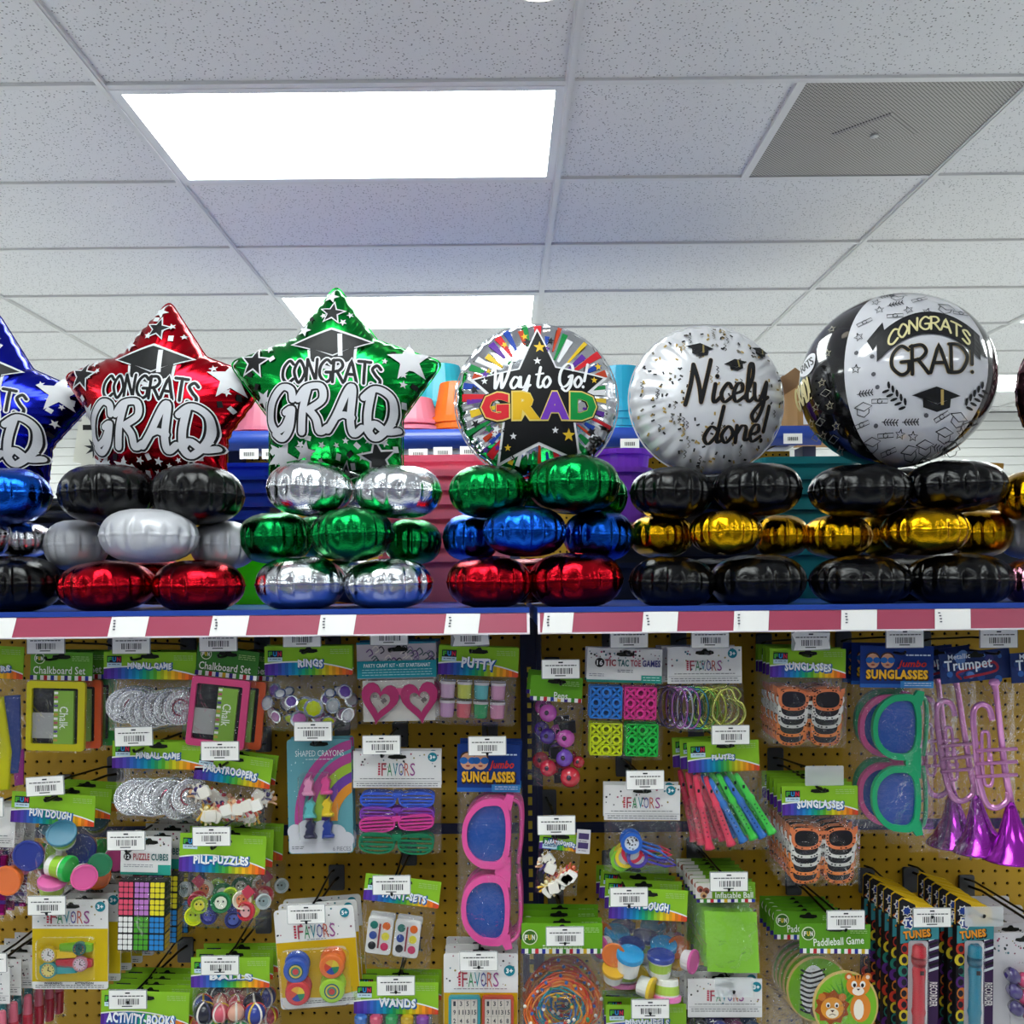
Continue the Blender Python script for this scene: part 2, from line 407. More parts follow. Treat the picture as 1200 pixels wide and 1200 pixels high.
# ------------------------------------------------------------------ floor and the far slatwall
m = W(); wbox(m, -7, 7, -5, 8.2, -0.05, 0, 'ffffff')
tag(m.build('floor', mat('pale_vinyl_floor', 'e6e6e6', 0.35, vary=0.08)), kind='structure')
WY = 7.6
wall = thing('wall_back', 'white slatwall at the far end of the store', None, (0, WY, 0), kind='structure')
SLAT = mat('white_slatwall', 'dfe0dc', 0.5)
m = W(); wbox(m, -7, 7, 0.03, 0.08, 0, CZ, 'ffffff'); m.build('wall_panel', SLAT, wall)
m = W(); wbox(m, -7, 7, 0.0, 0.03, 0, 0.066, 'ffffff'); sl = m.build('slat', SLAT, wall)
for i in range(41):
    o = sl if i == 0 else sl.copy()
    if i: COL.objects.link(o)
    o.location = (0, 0, 0.03 + i * 0.07)

# ------------------------------------------------------------------ front gondola: deck, rail, pegboard
PEGY = 2.05; FRONT = 1.65; DECK = EYE - 0.050; BACK = 2.50
NAVY = mat('navy_enamel', '16204a', 0.38, vary=0.06); BLUE = mat('blue_enamel', '1f3f96', 0.3, vary=0.05)
YEL = mat('yellow_pegboard', 'c29606', 0.55, vary=0.10, bump=0.03, bscale=200)
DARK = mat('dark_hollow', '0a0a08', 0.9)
CARD = mat('pink_rail_strip', '9c3a54', 0.4, vary=0.06); WHITEP = mat('white_paper', 'e6e4e2', 0.5, vary=0.03)
RAILM = mat('pale_rail_plastic', 'd9cfd6', 0.25)
def xat(px, Y): return (px - VX) * Y / F
HOLE = 0.0254
def pegpanel(name, parent, x0, x1, z0, z1, y, r=0.0036):
    """sheet with real holes on a one-inch pitch: each cell is a ring around an octagonal hole"""
    nx = max(1, int((x1 - x0) / HOLE)); nz = max(1, int((z1 - z0) / HOLE)); cw = (x1 - x0) / nx; ch = (z1 - z0) / nz
    m = W(); vs = []; fs = []
    oc = [(math.cos(PI / 4 * k + PI / 8) * r, math.sin(PI / 4 * k + PI / 8) * r) for k in range(8)]
    for j in range(nz):
        for i in range(nx):
            cx = x0 + (i + 0.5) * cw; cz = z0 + (j + 0.5) * ch; b = len(vs)
            vs += [(cx + s * cw / 2, -(cz + q * ch / 2), 0) for s, q in ((1, 1), (-1, 1), (-1, -1), (1, -1))]
            vs += [(cx + p[0], -(cz + p[1]), 0) for p in oc]; vs += [(cx + p[0], -(cz + p[1]), -0.005) for p in oc]
            c = lambda k: b + k; h = lambda k: b + 4 + k % 8; g = lambda k: b + 12 + k % 8
            fs += [(c(0), h(1), h(0)), (c(0), c(1), h(2), h(1)), (c(1), h(3), h(2)), (c(1), c(2), h(4), h(3)), (c(2), h(5), h(4)), (c(2), c(3), h(6), h(5)), (c(3), h(7), h(6)), (c(3), c(0), h(0), h(7))]
            fs += [(h(k), h(k + 1), g(k + 1), g(k)) for k in range(8)]
    m.put(vs, fs, 'ffffff'); return m.build(name, YEL, parent, loc=(0, y, 0))
SEAM = P(625, 900, FRONT).x
def zpx(py, Y, px=600): return P(px, py, Y).z
bays = []
for side, (xa, xb, lab) in enumerate(((-1.30, P(620.5, 725, FRONT).x, 'left store gondola bay with yellow pegboard and pink price rail'), (P(630, 725, FRONT).x, 1.32, 'right store gondola bay with yellow pegboard and pink price rail'))):
    g = thing('gondola_bay', lab, 'store shelf', (0, 0, 0), 'front gondola bays'); bays.append(g)
    m = W(); wbox(m, xa, xb, FRONT + 0.012, BACK, DECK - 0.03, DECK, 'ffffff'); m.build('deck', BLUE, g)
    m = W(); wbox(m, xa, xb, FRONT - 0.004, FRONT + 0.012, DECK - 0.006, DECK + 0.003, 'ffffff'); m.build('deck_lip', BLUE, g)
    zt, zb = DECK - 0.006, DECK - 0.040
    m = W(); m.sheet(xa, 0, xb, 1, 1, 4, lambda u, v, a, b: (u, -(zt + (zb - zt) * b), -(FRONT - 0.002 - 0.010 * b)), 'ffffff'); wbox(m, xa, xb, FRONT - 0.0125, FRONT - 0.004, zb - 0.003, zb, 'ffffff'); wbox(m, xa, xb, FRONT, FRONT + 0.010, zb - 0.003, zt, 'ffffff')
    rail = m.build('price_rail', RAILM, g)
    def strip(p0, p1, m_, nm, w, lean=3):
        x0, x1 = P(p0, 728, FRONT - 0.012).x, P(p1, 728, FRONT - 0.012).x; dx = lean * FRONT / F if nm == 'price_label' else 0
        q = W(); q.put([(x0, -(zt - 0.0008), -(FRONT - 0.003 - w)), (x1, -(zt - 0.0008), -(FRONT - 0.003 - w)), (x1 - dx, -(zb - 0.001), -(FRONT - 0.0125 - w)), (x0 - dx, -(zb - 0.001), -(FRONT - 0.0125 - w))], [(0, 1, 2, 3)], 'ffffff')
        o = q.build(nm, m_, rail)
        if nm == 'price_label':
            q = W()
            for k in range(4):
                c = x0 + 0.0045 + random.uniform(-0.001, 0.001); z = zt - 0.006 - k * 0.005
                q.put([(c, -z, -(FRONT - 0.0062 - 0.0013 * k - w)), (c + 0.004, -z, -(FRONT - 0.0062 - 0.0013 * k - w)), (c + 0.004, -(z - 0.0022), -(FRONT - 0.0067 - 0.0013 * k - w)), (c, -(z - 0.0022), -(FRONT - 0.0067 - 0.0013 * k - w))], [(0, 1, 2, 3)], '555560')
            q.build('small_print', PRINT, o)
    if side == 0:
        strip(-200, 617.5, CARD, 'rail_strip', 0)
        for a, b in ((-95, -52), (-25, 17), (129, 173), (248, 291), (375, 417), (523, 563)): strip(a, b, WHITEP, 'price_label', 0.0012)
    else:
        strip(633, 1320, CARD, 'rail_strip', 0)
        for a, b in ((638, 673), (755, 796), (862, 903), (988, 1030), (1098, 1140), (1212, 1254)): strip(a, b, WHITEP, 'price_label', 0.0012)
    pa, pb = (-1.30, xat(609, PEGY)) if side == 0 else (xat(634, PEGY), 1.32)
    zc = zpx(970, PEGY)
    pegpanel('upper_pegboard', g, pa, pb, zc + 0.01, DECK - 0.035, PEGY); pegpanel('lower_pegboard', g, pa, pb, 0.45, zc - 0.01, PEGY)
    m = W(); wbox(m, pa, pb, PEGY - 0.004, PEGY + 0.02, zc - 0.011, zc + 0.011, 'ffffff'); m.build('crossbar', NAVY, g)
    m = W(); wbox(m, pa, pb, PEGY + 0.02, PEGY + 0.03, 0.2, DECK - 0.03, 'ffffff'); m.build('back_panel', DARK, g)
    m = W(); wbox(m, xa, xb, 1.5, 2.5, 0.05, 0.2, 'ffffff'); m.build('base_deck', NAVY, g)
up = thing('slotted_upright', 'navy slotted steel upright post between the two pegboard bays', 'shelf post', (xat(621, PEGY - 0.02), PEGY - 0.02, 0))
m = W(); wbox(m, -0.022, 0.022, 0, 0.06, 0.0, DECK - 0.03, 'ffffff'); m.build('post', NAVY, up)
m = W(); wbox(m, -0.022, -0.016, -0.006, 0, 0.0, DECK - 0.03, 'ffffff'); wbox(m, 0.012, 0.022, -0.006, 0, 0.0, DECK - 0.03, 'ffffff'); m.build('post_flange', NAVY, up)
SLOT = mat('yellow_seen_through_slots', 'd8bd3a', 0.6)
m = W(); wbox(m, -0.0042, 0.0042, -0.0012, 0.002, -0.0085, 0.0085, 'ffffff'); so = m.build('slot', SLOT, up)
for k in range(34):
    o = so if k == 0 else so.copy()
    if k: COL.objects.link(o)
    o.location = (-0.004, 0, DECK - 0.14 - k * 0.0254); o.scale = (1, 1, 1 if k % 3 else 0.62)

# ------------------------------------------------------------------ unseen gondola behind the camera, added for darker foil reflections
OY = -0.95
og = thing('reflection_gondola', 'unseen gondola across the aisle behind the viewer, added for foil reflections', 'store shelf', (0, OY, 0))
m = W(); wbox(m, -3.6, 3.6, -0.06, -0.02, 0, 1.75, 'ffffff'); m.build('back_panel', NAVY, og)
for k in range(5):
    m = W(); wbox(m, -3.6, 3.6, -0.02, 0.36, 0.12 + k * 0.38, 0.15 + k * 0.38, 'ffffff'); m.build('shelf', BLUE, og)
def stock_mat():
    m = mat('reflected_stock', '888888', 0.5); nt = m.node_tree; n = nt.nodes; l = nt.links; tc = n.new('ShaderNodeTexCoord'); mp = n.new('ShaderNodeMapping'); mp.inputs['Scale'].default_value = (5, 5, 4)
    v = n.new('ShaderNodeTexVoronoi'); v.distance = 'CHEBYCHEV'; v.inputs['Randomness'].default_value = 0.6; v.inputs['Scale'].default_value = 1; h = n.new('ShaderNodeHueSaturation'); h.inputs['Saturation'].default_value = 0.8; h.inputs['Value'].default_value = 0.6
    l.new(tc.outputs['Object'], mp.inputs[0]); l.new(mp.outputs[0], v.inputs['Vector']); l.new(v.outputs['Color'], h.inputs['Color']); l.new(h.outputs[0], n['Principled BSDF'].inputs['Base Color']); return m
for k in range(4):
    m = W(); wbox(m, -3.55, 3.55, 0.0, 0.28, 0.15 + k * 0.38, 0.42 + k * 0.38, 'ffffff'); tag(m.build('reflected_stock', stock_mat(), og), kind='stuff')  # colour blocks standing for stock, out of view, only for reflections

# ------------------------------------------------------------------ second gondola behind, with bins on top and below
G2Y = 3.30
g2 = thing('back_gondola', 'blue topped gondola in the next aisle behind the balloons', 'store shelf', (0, 0, 0))
x0, x1 = P(120, 510, G2Y).x, P(962, 510, G2Y).x; zt = zpx(502, G2Y); zb = zpx(525, G2Y)
m = W(); wbox(m, x0, x1, G2Y, G2Y + 0.8, zt - 0.03, zt, 'ffffff'); m.build('deck', BLUE, g2)
m = W(); m.sheet(x0, 0, x1, 1, 1, 6, lambda u, v, a, b: (u, -(zt + (zb - zt) * b), -(G2Y - 0.02 * math.sin(b * PI))), 'ffffff'); m.build('price_rail', BLUE, g2, smooth=True)
pegpanel('pegboard', g2, x0, x1, 1.2, zt - 0.04, G2Y + 0.36, 0.0045)
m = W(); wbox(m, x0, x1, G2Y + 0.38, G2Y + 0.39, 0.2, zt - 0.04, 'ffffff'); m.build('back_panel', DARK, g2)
for px in (948, 600, 275):
    q = P(px, 500, G2Y + 0.3).x; m = W(); wbox(m, q - 0.025, q + 0.025, G2Y + 0.3, G2Y + 0.4, 0, zt - 0.03, 'ffffff'); m.build('upright', NAVY, g2)
zs = DECK - 0.35
m = W(); wbox(m, x0, x1, G2Y - 0.02, G2Y + 0.36, zs - 0.03, zs, 'ffffff'); m.build('lower_shelf', BLUE, g2)

def bin_mesh(kind, col, wb, wt, db, dt, h, rim=0.016, round_=False):
    """open tub, base wb x db, mouth wt x dt; round_ makes a bucket"""
    def ring(w, d, n=24):
        return ell(0, 0, w / 2, d / 2, n) if round_ else rrect(-w / 2, -d / 2, w / 2, d / 2, min(w, d) * 0.14, 4)
    L = [(0.0, wb, db), (h * 0.86, wb + (wt - wb) * 0.86, db + (dt - db) * 0.86), (h * 0.86, wt + rim, dt + rim), (h, wt + rim * 1.3, dt + rim * 1.3), (h, wt - 0.004, dt - 0.004), (0.006, wb - 0.006, db - 0.006)]
    m = W(); vs = []; fs = []; n = None
    for z, w, d in L:
        r = ring(w, d); n = len(r); vs += [(p[0], -z, -p[1]) for p in r]
    for k in range(len(L) - 1): fs += [(k * n + i, k * n + (i + 1) % n, (k + 1) * n + (i + 1) % n, (k + 1) * n + i) for i in range(n)]
    fs += [tuple(range(n)), tuple(range((len(L) - 1) * n, len(L) * n))]
    m.put(vs, fs, 'ffffff'); return m
def bin_stack(name, colname, col, place, px, Y, zbase, wb, wt, db, dt, h, step, n, inv=False, round_=False, yaw=0, cat='bin', sheen=0.3, alpha=1.0):
    M = mat('plastic_' + col, col, sheen, vary=0.06, coat=0.2, alpha=alpha); first = None
    if not M.get('thin') and col[0] not in '01':
        M['thin'] = 1; nt = M.node_tree; tl = nt.nodes.new('ShaderNodeBsdfTranslucent'); tl.inputs[0].default_value = (*lin(col), 1); mx = nt.nodes.new('ShaderNodeMixShader'); mx.inputs[0].default_value = 0.5
        nt.links.new(nt.nodes['Principled BSDF'].outputs[0], mx.inputs[1]); nt.links.new(tl.outputs[0], mx.inputs[2]); nt.links.new(mx.outputs[0], nt.nodes['Material Output'].inputs[0])
    for k in range(n):
        lab = f'{colname} plastic {name.replace("_", " ")} {place}' + ('' if n == 1 else f', {ORD[k]} from bottom')
        if first is None: o = bin_mesh(name, col, wb, wt, db, dt, h, round_=round_).build(name, M); first = o
        else: o = first.copy(); COL.objects.link(o)
        z = zbase + k * step + (h if inv else 0)
        o.location = (P(px, 600, Y).x + random.uniform(-.004, .004), Y, z); o.rotation_euler = (PI if inv else 0, 0, yaw + random.uniform(-.05, .05))
        tag(o, lab, cat, f'{colname} {name.replace("_", " ")}s {place}' if n > 1 else None)
BY = 2.36
bin_stack('storage_bin', 'clear pink', 'f290a8', 'behind the silver pods', 508, BY, DECK, 0.20, 0.235, 0.15, 0.18, 0.11, 0.034, 8)
bin_stack('storage_bin', 'rose pink', 'f4a4b6', 'beside the pink bins stack', 545, BY + 0.06, DECK, 0.18, 0.21, 0.15, 0.18, 0.12, 0.036, 7)
bin_stack('basket', 'navy', '2444b4', 'behind the red and green stars', 296, BY + 0.07, DECK + 0.12, 0.10, 0.125, 0.12, 0.14, 0.06, 0.033, 6)
bin_stack('storage_bin', 'lime green', '74dc22', 'low beside the red pods', 297, BY - 0.1, DECK, 0.14, 0.17, 0.11, 0.14, 0.115, 0.03, 1)
bin_stack('bucket', 'lime green', '6fca24', 'beside the navy baskets', 322, BY + 0.06, DECK + 0.10, 0.06, 0.08, 0.06, 0.08, 0.10, 0.02, 2, round_=True)
bin_stack('bucket', 'purple', '9650d0', 'right of the green pods', 728, BY + 0.05, DECK + 0.19, 0.12, 0.145, 0.12, 0.145, 0.09, 0.045, 3, round_=True)
bin_stack('storage_bin', 'black', '14161c', 'under the purple buckets', 728, BY + 0.05, DECK, 0.13, 0.15, 0.13, 0.15, 0.09, 0.045, 3)
bin_stack('storage_bin', 'teal', '2c8a90', 'between the gold pods', 937, BY, DECK + 0.0, 0.19, 0.22, 0.15, 0.18, 0.12, 0.036, 7)
bin_stack('storage_bin', 'yellow', 'c98a1a', 'low between the silver pods', 403, BY - 0.12, DECK, 0.12, 0.14, 0.10, 0.12, 0.06, 0.03, 1)
bin_stack('tray', 'black', '101114', 'behind the white pods', 85, BY + 0.1, DECK, 0.26, 0.30, 0.2, 0.24, 0.05, 0.03, 8)
bin_stack('bucket', 'gold', 'b98f2a', 'right of the round black and white balloon', 1153, 2.42, DECK + 0.23, 0.06, 0.075, 0.06, 0.075, 0.10, 0.02, 1, round_=True, sheen=0.2)
bin_stack('storage_bin', 'black', '15161a', 'under the gold bucket', 1150, 2.42, DECK, 0.16, 0.19, 0.15, 0.18, 0.12, 0.055, 3)
bin_stack('storage_bin', 'black', '131419', 'added to darken gaps behind the orb pods', 1040, BY, DECK, 0.22, 0.25, 0.16, 0.19, 0.12, 0.05, 3)  # added stack, covers the bright wall between the pods with black
bin_stack('storage_bin', 'black', '131419', 'added to darken gaps behind Nicely done pods', 830, BY, DECK, 0.22, 0.25, 0.16, 0.19, 0.12, 0.05, 3)  # another added stack, keeps the opening between these pods dark
UY = 3.52; ZU = zt
bin_stack('bucket', 'turquoise', '3cc8da', 'upside down left of the orange buckets', 517, UY + 0.12, ZU, 0.15, 0.22, 0.15, 0.22, 0.17, 0.03, 5, inv=True, round_=True)
bin_stack('bucket', 'orange', 'fa8a2a', 'upside down on the back gondola', 540, UY, ZU, 0.14, 0.20, 0.14, 0.20, 0.15, 0.024, 3, inv=True, round_=True)
bin_stack('bucket', 'pink', 'e98fa8', 'upside down above the red star', 305, UY, ZU, 0.16, 0.21, 0.16, 0.21, 0.10, 0.022, 2, inv=True, round_=True)
bin_stack('bucket', 'light pink', 'eda2b4', 'upside down peeking over the red star', 268, UY + 0.1, ZU, 0.12, 0.18, 0.12, 0.18, 0.17, 0.03, 5, inv=True, round_=True)
bin_stack('bucket', 'sky blue', '38c6e6', 'upside down between the round balloons', 728, UY, ZU, 0.16, 0.20, 0.16, 0.20, 0.17, 0.026, 4, inv=True, round_=True)
bin_stack('bucket', 'rose pink', 'ee95aa', 'upside down beside the turquoise buckets', 486, UY, ZU, 0.14, 0.20, 0.14, 0.20, 0.10, 0.022, 3, inv=True, round_=True)
bin_stack('jar', 'cream', 'e8d9a0', 'peeking over the silver balloon', 886, UY + 0.05, ZU, 0.07, 0.08, 0.07, 0.08, 0.30, 0.1, 1, round_=True)
# cardboard cartons behind the orb balloon
KR = mat('brown_cardboard', 'a97f4c', 0.8, vary=0.1)
for k, (px, dy, w, h, lab) in enumerate(((958, 0.0, 0.22, 0.155, 'brown cardboard carton nearest on the back gondola by the orb balloon'), (975, 0.26, 0.26, 0.24, 'taller brown cardboard carton behind the small one'))):
    t = thing('cardboard_carton', lab, 'box', (P(px, 500, UY + dy).x, UY + dy - 0.02, ZU))
    m = W(); wbox(m, -w / 2, w / 2, -0.1, 0.1, 0.0, h, 'ffffff'); m.build('carton_body', KR, t)
    m = W(); m.put([(-w / 2, -h, 0.1), (w / 2, -h, 0.1), (w / 2, -h - 0.05, 0.16), (-w / 2, -h - 0.05, 0.16)], [(0, 1, 2, 3)], 'ffffff'); m.put([(-w / 2, -h, 0.1), (-w / 2, -h, -0.1), (-w / 2 - .05, -h - 0.04, -0.1), (-w / 2 - .05, -h - 0.04, 0.1)], [(0, 1, 2, 3)], 'ffffff'); m.build('flap', KR, t)
    m = W(); wbox(m, -w / 2 + 0.02, -w / 2 + 0.075, -0.1012, -0.1, 0.02, 0.07, 'ffffff'); m.build('shipping_label', WHITEP, t)
# small painted toy head beside the orb
t = thing('toy_fish', 'small pink and orange toy fish on the teal bins', 'toy', P(968, 556, 2.32))
m = MB(k=2.32 / F); m.ball((0, 0, 0), (10, 11, 9), 'e0507c'); m.build('body', PLAST, t, smooth=True)
m = MB(k=2.32 / F); m.ball((-3, -3, 8), 2.6, 'f4f4f0', 10, 6); m.ball((-3, -3, 10), 1.3, '111111', 8, 5); m.build('eye', PLAST, t, smooth=True)
m = MB(k=2.32 / F); m.puff([(5, -8), (12, -14), (11, -4)], -3, 3, 'ee8a2c'); m.puff([(-4, 6), (3, 12), (5, 5)], 2, 9, 'ee8a2c'); m.build('fin', PLAST, t)
# sign cards standing behind the red star
for k, (pts, lab) in enumerate(((((92, 500), (100, 488), (103, 545), (86, 541)), 'plain white card leaning behind the starburst sign'), (((97, 488), (122, 497), (124, 556), (96, 549)), 'white sign card with a black starburst behind the red star'))):
    Y = 2.62 - 0.02 * k; o3 = P(105, 560, Y); t = thing('sign_card', lab, 'sign', o3); m = MB(org=(105, 560), k=Y / F); m.prism(list(pts), 0, 0.6, 'e4e4d8'); c = m.build('card', PRINT, t)
    if k:
        m = MB(org=(105, 560), k=Y / F); m.flat(rect(98, 498, 110, 504), 1.0, '1c1c1c'); m.flat(starp(112, 525, 13, 5, 0.2, 8), 1.0, '2a2c2e'); m.build('starburst_print', PRINT, c)
    m = MB(org=(105, 560), k=Y / F); m.box(109, 111, 548, 700, -3, -1, '222222'); m.build('stick', PLAST, t)
# hook price tags under the back gondola rail
TAGM = WHITEP
for k, (px, py) in enumerate(((292, 532), (318, 532), (490, 532), (519, 530), (550, 529), (738, 520), (929, 514))):
    Y = G2Y - 0.03; t = thing('tag_hook', f'small white price tag on a hook under the back rail, {ORD[k]} from the left', 'price tag', P(px, py, Y), 'price tags under the back rail'); kk = Y / F
    m = MB(k=kk); m.box(-11, 11, -6, 6, 0, 0.6, 'efeeea'); c = m.build('tag', PRINT, t)
    m = MB(k=kk)
    for b in range(7): m.flat(rect(-6 + b * 1.8, -2, -5 + b * 1.8, 2.5), 0.9, '4a4a4a')
    m.build('barcode', PRINT, c)
    m = MB(k=kk); m.tube([(0, -2, 0), (0, -2, -0.39 / kk)], 0.8, '15161a', 5); m.build('wire', WIRE, t)
# ------------------------------------------------------------------ foil balloon stands on the deck
FOIL = {k: foil(k, *v) for k, v in dict(red=('b0101e', .16), green=('0b7a38', .16), blue=('1450b8', .16), silver=('d8dade', .10), gold=('c9970e', .14), royal=('1a22a8', .17), pink=('d893a8', .2), brown=('6b4a52', .2), starred=('c01020', .2), stargreen=('12913a', .2)).items()}
FOIL['black'] = mat('foil_black', '050506', 0.09, 0.0, bump=0.10, bscale=60, spec=0.28)
FOIL['white'] = mat('foil_pearl_white', 'b9bac0', 0.32, 0.15, bump=0.1, bscale=26)
FOIL['pearl'] = mat('foil_print_white', 'd4d4d8', 0.28, 0.3, bump=0.08, bscale=20)
def pod_mesh(seed):
    """unit foil pod: full rounded body, welded seam round the equator, creases running up and down from it"""
    rnd = random.Random(seed); NP = rnd.randint(17, 20); N = NP * 8; ph = [rnd.uniform(0, 6) for _ in range(4)]
    amp = [rnd.uniform(.3, 1.3) for _ in range(NP)]; warp = [rnd.uniform(-.35, .35) for _ in range(NP)]; ln = [rnd.uniform(.14, .46) for _ in range(NP)]
    LAT = [-90, -74, -58, -45, -35, -27, -20, -14, -9, -5, -2.2, 0, 2.2, 5, 9, 14, 20, 27, 35, 45, 58, 74, 90]
    m = W(); vs = []; fs = []
    for la in LAT:
        f = math.radians(la)
        for j in range(N):
            k = (j + 4) // 8 % NP; x = ((j + 4) % 8 - 4) / 4.0; t = 2 * PI * (j + 8 * warp[k] * (1 - abs(x))) / N
            cr = (1 - abs(x)) ** 1.6; s = math.exp(-(f / ln[k]) ** 2) * amp[k]
            c_, s_ = math.cos(f), math.sin(f); r = abs(c_) ** .78; z = math.copysign(abs(s_) ** .86, s_)
            w = 1 - .08 * s * cr + .022 * s * (1 - cr)
            r *= w * (1 + .012 * math.sin(3 * t + ph[0])); z *= (1 - .10 * s * cr) * (1 + .03 * math.sin(2 * t + ph[1]) + .025 * math.sin(5 * t + ph[2]) * r)
            if abs(la) < 3: r *= 1.0 + (.022 if la == 0 else .0)
            z += .02 * math.sin(NP * t * .5 + ph[3]) * math.exp(-(f / .12) ** 2)
            vs.append((r * math.cos(t), -z, r * math.sin(t)))
    for i in range(len(LAT) - 1):
        for j in range(N): a, b = i * N + j, i * N + (j + 1) % N; fs.append((a, b, b + N, a + N))
    m.put(vs, fs, 'ffffff'); o = m.build('pod_balloon', FOIL['red'], None, smooth=True); me = o.data; bpy.data.objects.remove(o)
    return me
PODS = [pod_mesh(s) for s in range(4)]
def pod(stand, col, x0, x1, y0, y1, Y, seed=0):
    me = PODS[seed % 4]; o = bpy.data.objects.new('pod_balloon', me); COL.objects.link(o); o.parent = stand
    c = P((x0 + x1) / 2, (y0 + y1) / 2, Y); o.location = c - stand.location
    a = (x1 - x0) / 2 * Y / F; o.scale = (a, a * 0.92, (y1 - y0) / 2 * Y / F); o.rotation_euler = (0, random.uniform(-.04, .04), random.uniform(0, 6.28) if False else random.uniform(-.3, .3))
    pick(o, FOIL[col]); return o
# ---- lettering strokes (unit cap height, y up)
def A_(kind, *p): return (kind, list(p))
CAPS = {
 'C': (.72, [A_('s', (.72, .82), (.45, 1), (.12, .72), (.08, .3), (.38, .0), (.74, .15))]),
 'O': (.78, [A_('c', (.38, 1), (.06, .55), (.36, 0), (.72, .45))]),
 'N': (.78, [A_('l', (.04, 0), (.08, 1)), A_('l', (.08, 1), (.62, .02)), A_('l', (.62, .02), (.66, 1))]),
 'G': (.80, [A_('s', (.74, .84), (.45, 1), (.12, .72), (.08, .3), (.4, 0), (.7, .1), (.74, .42)), A_('l', (.44, .43), (.78, .43))]),
 'R': (.74, [A_('l', (.05, 0), (.08, 1)), A_('s', (.02, .97), (.45, 1), (.62, .76), (.4, .52), (.1, .47)), A_('l', (.28, .5), (.68, 0))]),
 'A': (.78, [A_('l', (.02, 0), (.38, 1), (.72, 0)), A_('l', (.14, .33), (.6, .33))]),
 'T': (.74, [A_('l', (.0, .97), (.72, 1)), A_('l', (.38, 1), (.36, 0))]),
 'S': (.66, [A_('s', (.6, .86), (.36, 1), (.1, .8), (.3, .55), (.56, .34), (.42, .03), (.05, .12))]),
 'D': (.78, [A_('l', (.05, 0), (.07, 1)), A_('s', (.0, 1), (.4, .96), (.7, .55), (.45, .07), (.02, 0))]),
 '!': (.3, [A_('l', (.12, 1), (.1, .3)), A_('l', (.1, .03), (.1, .04))]), ' ': (.4, [])}
SCRIPT = {
 'G': (.86, [A_('s', (.74, .74), (.66, .96), (.38, 1.0), (.12, .68), (.1, .26), (.3, .02), (.56, .14), (.72, .5), (.55, .44)), A_('s', (.74, .5), (.7, .08), (.5, -.16), (.26, -.04))]),
 'R': (.95, [A_('s', (.2, 0), (.2, .5), (.3, 1.0)), A_('s', (.04, .74), (.26, 1.0), (.66, 1.04), (.74, .74), (.36, .5)), A_('s', (.38, .5), (.6, .3), (.72, .02), (.95, .12))]),
 'A': (.92, [A_('s', (.0, .06), (.22, .4), (.5, 1.0), (.62, .98), (.62, .3), (.74, 0), (.95, .14)), A_('s', (.18, .34), (.4, .42), (.66, .36))]),
 'D': (.95, [A_('s', (.22, .98), (.16, .5), (.2, .08)), A_('s', (.02, .84), (.34, 1.06), (.78, .86), (.8, .34), (.46, -.06), (.22, .08), (.36, .26), (.7, .1), (.98, .16))]),
 'W': (1.0, [A_('s', (.0, .8), (.1, .98), (.18, .7), (.24, .04), (.36, .3), (.5, .7), (.54, .3), (.6, .04), (.8, .5), (.94, 1.06))]),
 'a': (.5, [A_('s', (.42, .4), (.2, .48), (.03, .2), (.18, 0), (.4, .2), (.46, .46)), A_('s', (.46, .46), (.43, .12), (.54, .04))]),
 'y': (.5, [A_('s', (.0, .46), (.05, .1), (.24, .05), (.42, .46)), A_('s', (.44, .5), (.38, -.1), (.18, -.5), (.02, -.34), (.24, -.08), (.54, .12))]),
 't': (.34, [A_('s', (.16, .86), (.1, .2), (.2, 0), (.36, .1)), A_('l', (-.04, .56), (.34, .6))]),
 'o': (.46, [A_('c', (.22, .46), (.03, .22), (.2, 0), (.4, .24))]),
 '!': (.3, [A_('s', (.18, 1.0), (.12, .6), (.08, .28)), A_('l', (.05, .02), (.05, .03))]),
 'N': (.85, [A_('s', (.0, -.02), (.1, .5), (.14, 1.0)), A_('s', (.14, 1.0), (.36, .5), (.5, .02)), A_('s', (.5, .02), (.6, .6), (.7, 1.1))]),
 'i': (.26, [A_('s', (.06, .46), (.03, .12), (.1, .0), (.26, .12)), A_('l', (.1, .66), (.1, .67))]),
 'c': (.42, [A_('s', (.36, .36), (.22, .48), (.03, .22), (.16, 0), (.42, .14))]),
 'e': (.42, [A_('s', (.05, .2), (.3, .28), (.28, .46), (.12, .44), (.03, .2), (.15, 0), (.42, .14))]),
 'l': (.32, [A_('s', (.0, .1), (.22, .6), (.22, .98), (.1, .9), (.07, .2), (.16, 0), (.34, .12))]),
 'd': (.55, [A_('s', (.42, .38), (.2, .48), (.03, .2), (.18, 0), (.4, .2), (.46, .4)), A_('s', (.54, 1.04), (.45, .4), (.46, .04), (.6, .08))]),
 'n': (.5, [A_('s', (.04, .46), (.06, .0)), A_('s', (.06, .24), (.2, .45), (.36, .4), (.36, .06), (.52, .08))]), ' ': (.32, [])}
